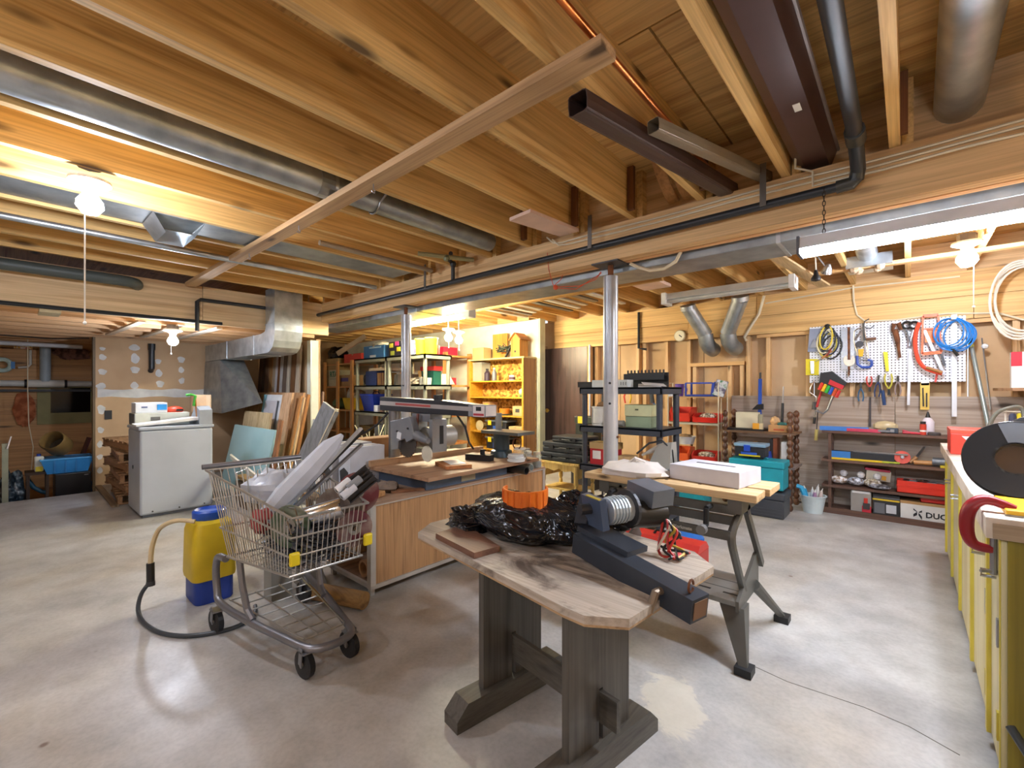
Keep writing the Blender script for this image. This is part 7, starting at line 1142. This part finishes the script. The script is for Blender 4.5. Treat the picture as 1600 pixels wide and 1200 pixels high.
# OSB bookcase with yellow shelves
OSB = mottled('osb', [(.25, '8a5c20'), (.5, 'c49438'), (.75, 'e0b860')], (28, 28, 28), .7, 0, 'Voronoi')
YS = wd('dca838', 'b88420', 'x', 0, .5)
bx0, bx1, by0, by1 = -5.53, -4.34, 5.18, 5.47
ps = [P('back', OSB, B(bx0, bx1, by1, by1+.012, .05, 1.77)), P('side', wd('b08458', '80583a', 'z', .6), B(bx1-.02, bx1, by0, by1, 0, 1.76)), P('side', YS, B(bx0, bx0+.02, by0, by1, 0, 1.76)), P('top', wd('dcc890', 'b89c60', 'x'), B(bx0-.02, bx1+.01, by0-.01, by1, 1.762, 1.785)), P('face_strip', YS, B(bx1-.03, bx1, by0-.012, by0, 0, 1.76))]
BZ = (1.425, 1.165, .875, .60, .33, .08)
ps += [P('shelf', YS, B(bx0+.021, bx1-.021, by0, by1, z-.02, z)) for z in BZ]
make('bookcase', 'yellow shelved bookcase with chipboard back', 'bookcase', *ps)
make('birdhouse', 'small wooden birdhouse on top of the bookcase', 'birdhouse', P('body', wd('c88c3c', '9a6424', 'z'), M().prism([(-4.62, 1.786), (-4.44, 1.786), (-4.44, 2.06), (-4.53, 2.14), (-4.62, 2.06)], 5.2, 5.4, 'xz'), P('hole', BLK, M().cyl((-4.53, 5.199, 1.87), (-4.53, 5.203, 1.87), .018, 10))), P('roof', wd('c07a34', '8a5420', 'y'), M().bar((-4.655, 5.3, 2.045), (-4.53, 5.3, 2.155), .24, .014, (0, 0, 1))), P('roof', wd('c07a34', '8a5420', 'y'), M().bar((-4.53, 5.3, 2.155), (-4.405, 5.3, 2.045), .24, .014, (0, 0, 1))))
one('wood_sheet', 'orange plywood sheet standing on top of the bookcase', 'sheet', B(-5.20, -4.88, 5.40, 5.42, 1.786, 2.2), wd('d09a48', 'b07c30', 'z'))
make('dried_branch', 'tangled dark green garland beside the birdhouse', 'garland', P('twigs', h('3c4434', .8), (lambda m_: [m_.bar((-4.95+rnd.uniform(-.05, .3), 5.27+rnd.uniform(-.03, .05), 1.94+rnd.uniform(-.06, .08)), (-4.95+rnd.uniform(-.05, .3), 5.27+rnd.uniform(-.03, .05), 1.94+rnd.uniform(-.06, .06)), .02, .012) for _ in range(26)] and m_)(M())), P('stand', DSTEEL, M().bar((-4.80, 5.27, 1.787), (-4.68, 5.27, 1.96), .03, .02)))
carton('small tan carton left of the plywood sheet', -5.50, -5.24, 5.22, 5.40, 1.786, 1.98, CARD2); 
def bottle(lab, x, y, z, r_, hh, c, cap='e8e8e8'): make('bottle', lab, 'bottle', P('body', h(c, .4), M().lathe([(0, 0), (r_, 0), (r_, hh*.65), (r_*.45, hh*.82), (r_*.45, hh*.88)], (x, y, z), 14), smooth=True), P('cap', h(cap, .4), M().cyl((x, y, z+hh*.88), (x, y, z+hh), r_*.5, 10)))
bottle('dark bottle on top shelf of the bookcase', -5.19, 5.26, 1.426, .05, .2, '3c3040', '2a2a2c'); bottle('grey spray bottle on top shelf of the bookcase', -5.03, 5.26, 1.426, .04, .21, '6a7078')
make('clear_tank', 'clear plastic tank on top shelf of the bookcase', 'tank', P('tank', glass('tank_clear', 'c4ccc0', .45, .2), B(-5.49, -5.28, 5.22, 5.42, 1.426, 1.72)), P('lid', h('9aa098', .5), B(-5.495, -5.275, 5.215, 5.425, 1.72, 1.735)))
make('cocoa_tin', 'small round tin with label on the bookcase', 'tin', P('tin', h('d0c8c0', .4), M().cyl((-4.66, 5.28, 1.426), (-4.66, 5.28, 1.51), .05, 14), smooth=True), P('label', h('4a3448', .5), M().cyl((-4.66, 5.28, 1.44), (-4.66, 5.28, 1.48), .0505, 14)))
make('snow_globe', 'small glass ornament ball at right of the bookcase', 'ornament', P('ball', h('b8c8b8', .2), M().ball((-4.45, 5.28, 1.245), .06, 14), smooth=True), P('base', h('3c7c50', .5), M().cyl((-4.45, 5.28, 1.166), (-4.45, 5.28, 1.19), .05, 12)))
carton('carton with yellow sticker on third bookcase shelf', -5.26, -5.10, 5.22, 5.42, .876, 1.08, CARD, (P('sticker', YEL, B(-5.24, -5.13, 5.216, 5.22, .96, 1.05)),)); carton('small carton with grey window on third bookcase shelf', -4.60, -4.40, 5.22, 5.40, .876, 1.03, CARD2, (P('window', h('4a4c4c', .5), B(-4.54, -4.46, 5.216, 5.22, .93, .985)),))
make('orange_reel', 'orange cord reel on third bookcase shelf', 'reel', P('winding', h('d88020', .5), M().cyl((-4.84, 5.3, .90), (-4.84, 5.3, .98), .085, 16), smooth=True), P('flange', h('3c4030', .5), M().cyl((-4.84, 5.3, .876), (-4.84, 5.3, .90), .13, 18)))
def tote(lab, z): make('latch_tote', lab, 'tote', P('tub', h('22252c', .45), B(-5.15, -4.72, 5.2, 5.43, z, z+.16), bevel=.01), P('lid', h('5c646c', .4), B(-5.18, -4.69, 5.19, 5.44, z+.162, z+.19), bevel=.008), P('latch', YEL, B(-5.10, -5.03, 5.18, 5.19, z+.11, z+.185)), P('latch', YEL, B(-4.86, -4.79, 5.18, 5.19, z+.11, z+.185)), P('label', h('2c58b0', .5), B(-5.0, -4.89, 5.194, 5.199, z+.02, z+.10)))
tote('black tote with yellow latches on fourth bookcase shelf', .601); tote('black tote with yellow latches on fifth bookcase shelf', .331)
carton('tan carton beside upper tote on bookcase', -4.66, -4.38, 5.20, 5.42, .601, .71, CARD2); carton('tan carton beside lower tote on bookcase', -4.66, -4.38, 5.20, 5.42, .331, .42, CARD2)
make('wire_spool', 'clear wire spool at left of fourth bookcase shelf', 'spool', P('side', h('c4b890', .5), M().lathe([(0, 0), (.085, 0), (.085, .012), (0, .012)], (-5.32, 5.22, .69), 18, (90, 0, 0))), P('core', h('8a7850', .6), M().lathe([(0, 0), (.05, 0), (.05, .1), (0, .1)], (-5.32, 5.33, .69), 14, (90, 0, 0))))
one('black_rail', 'black ledge rail above the cellar window', 'rail', B(-9.69, -9.60, -1.5, .9, 1.25, 1.285), BLK)
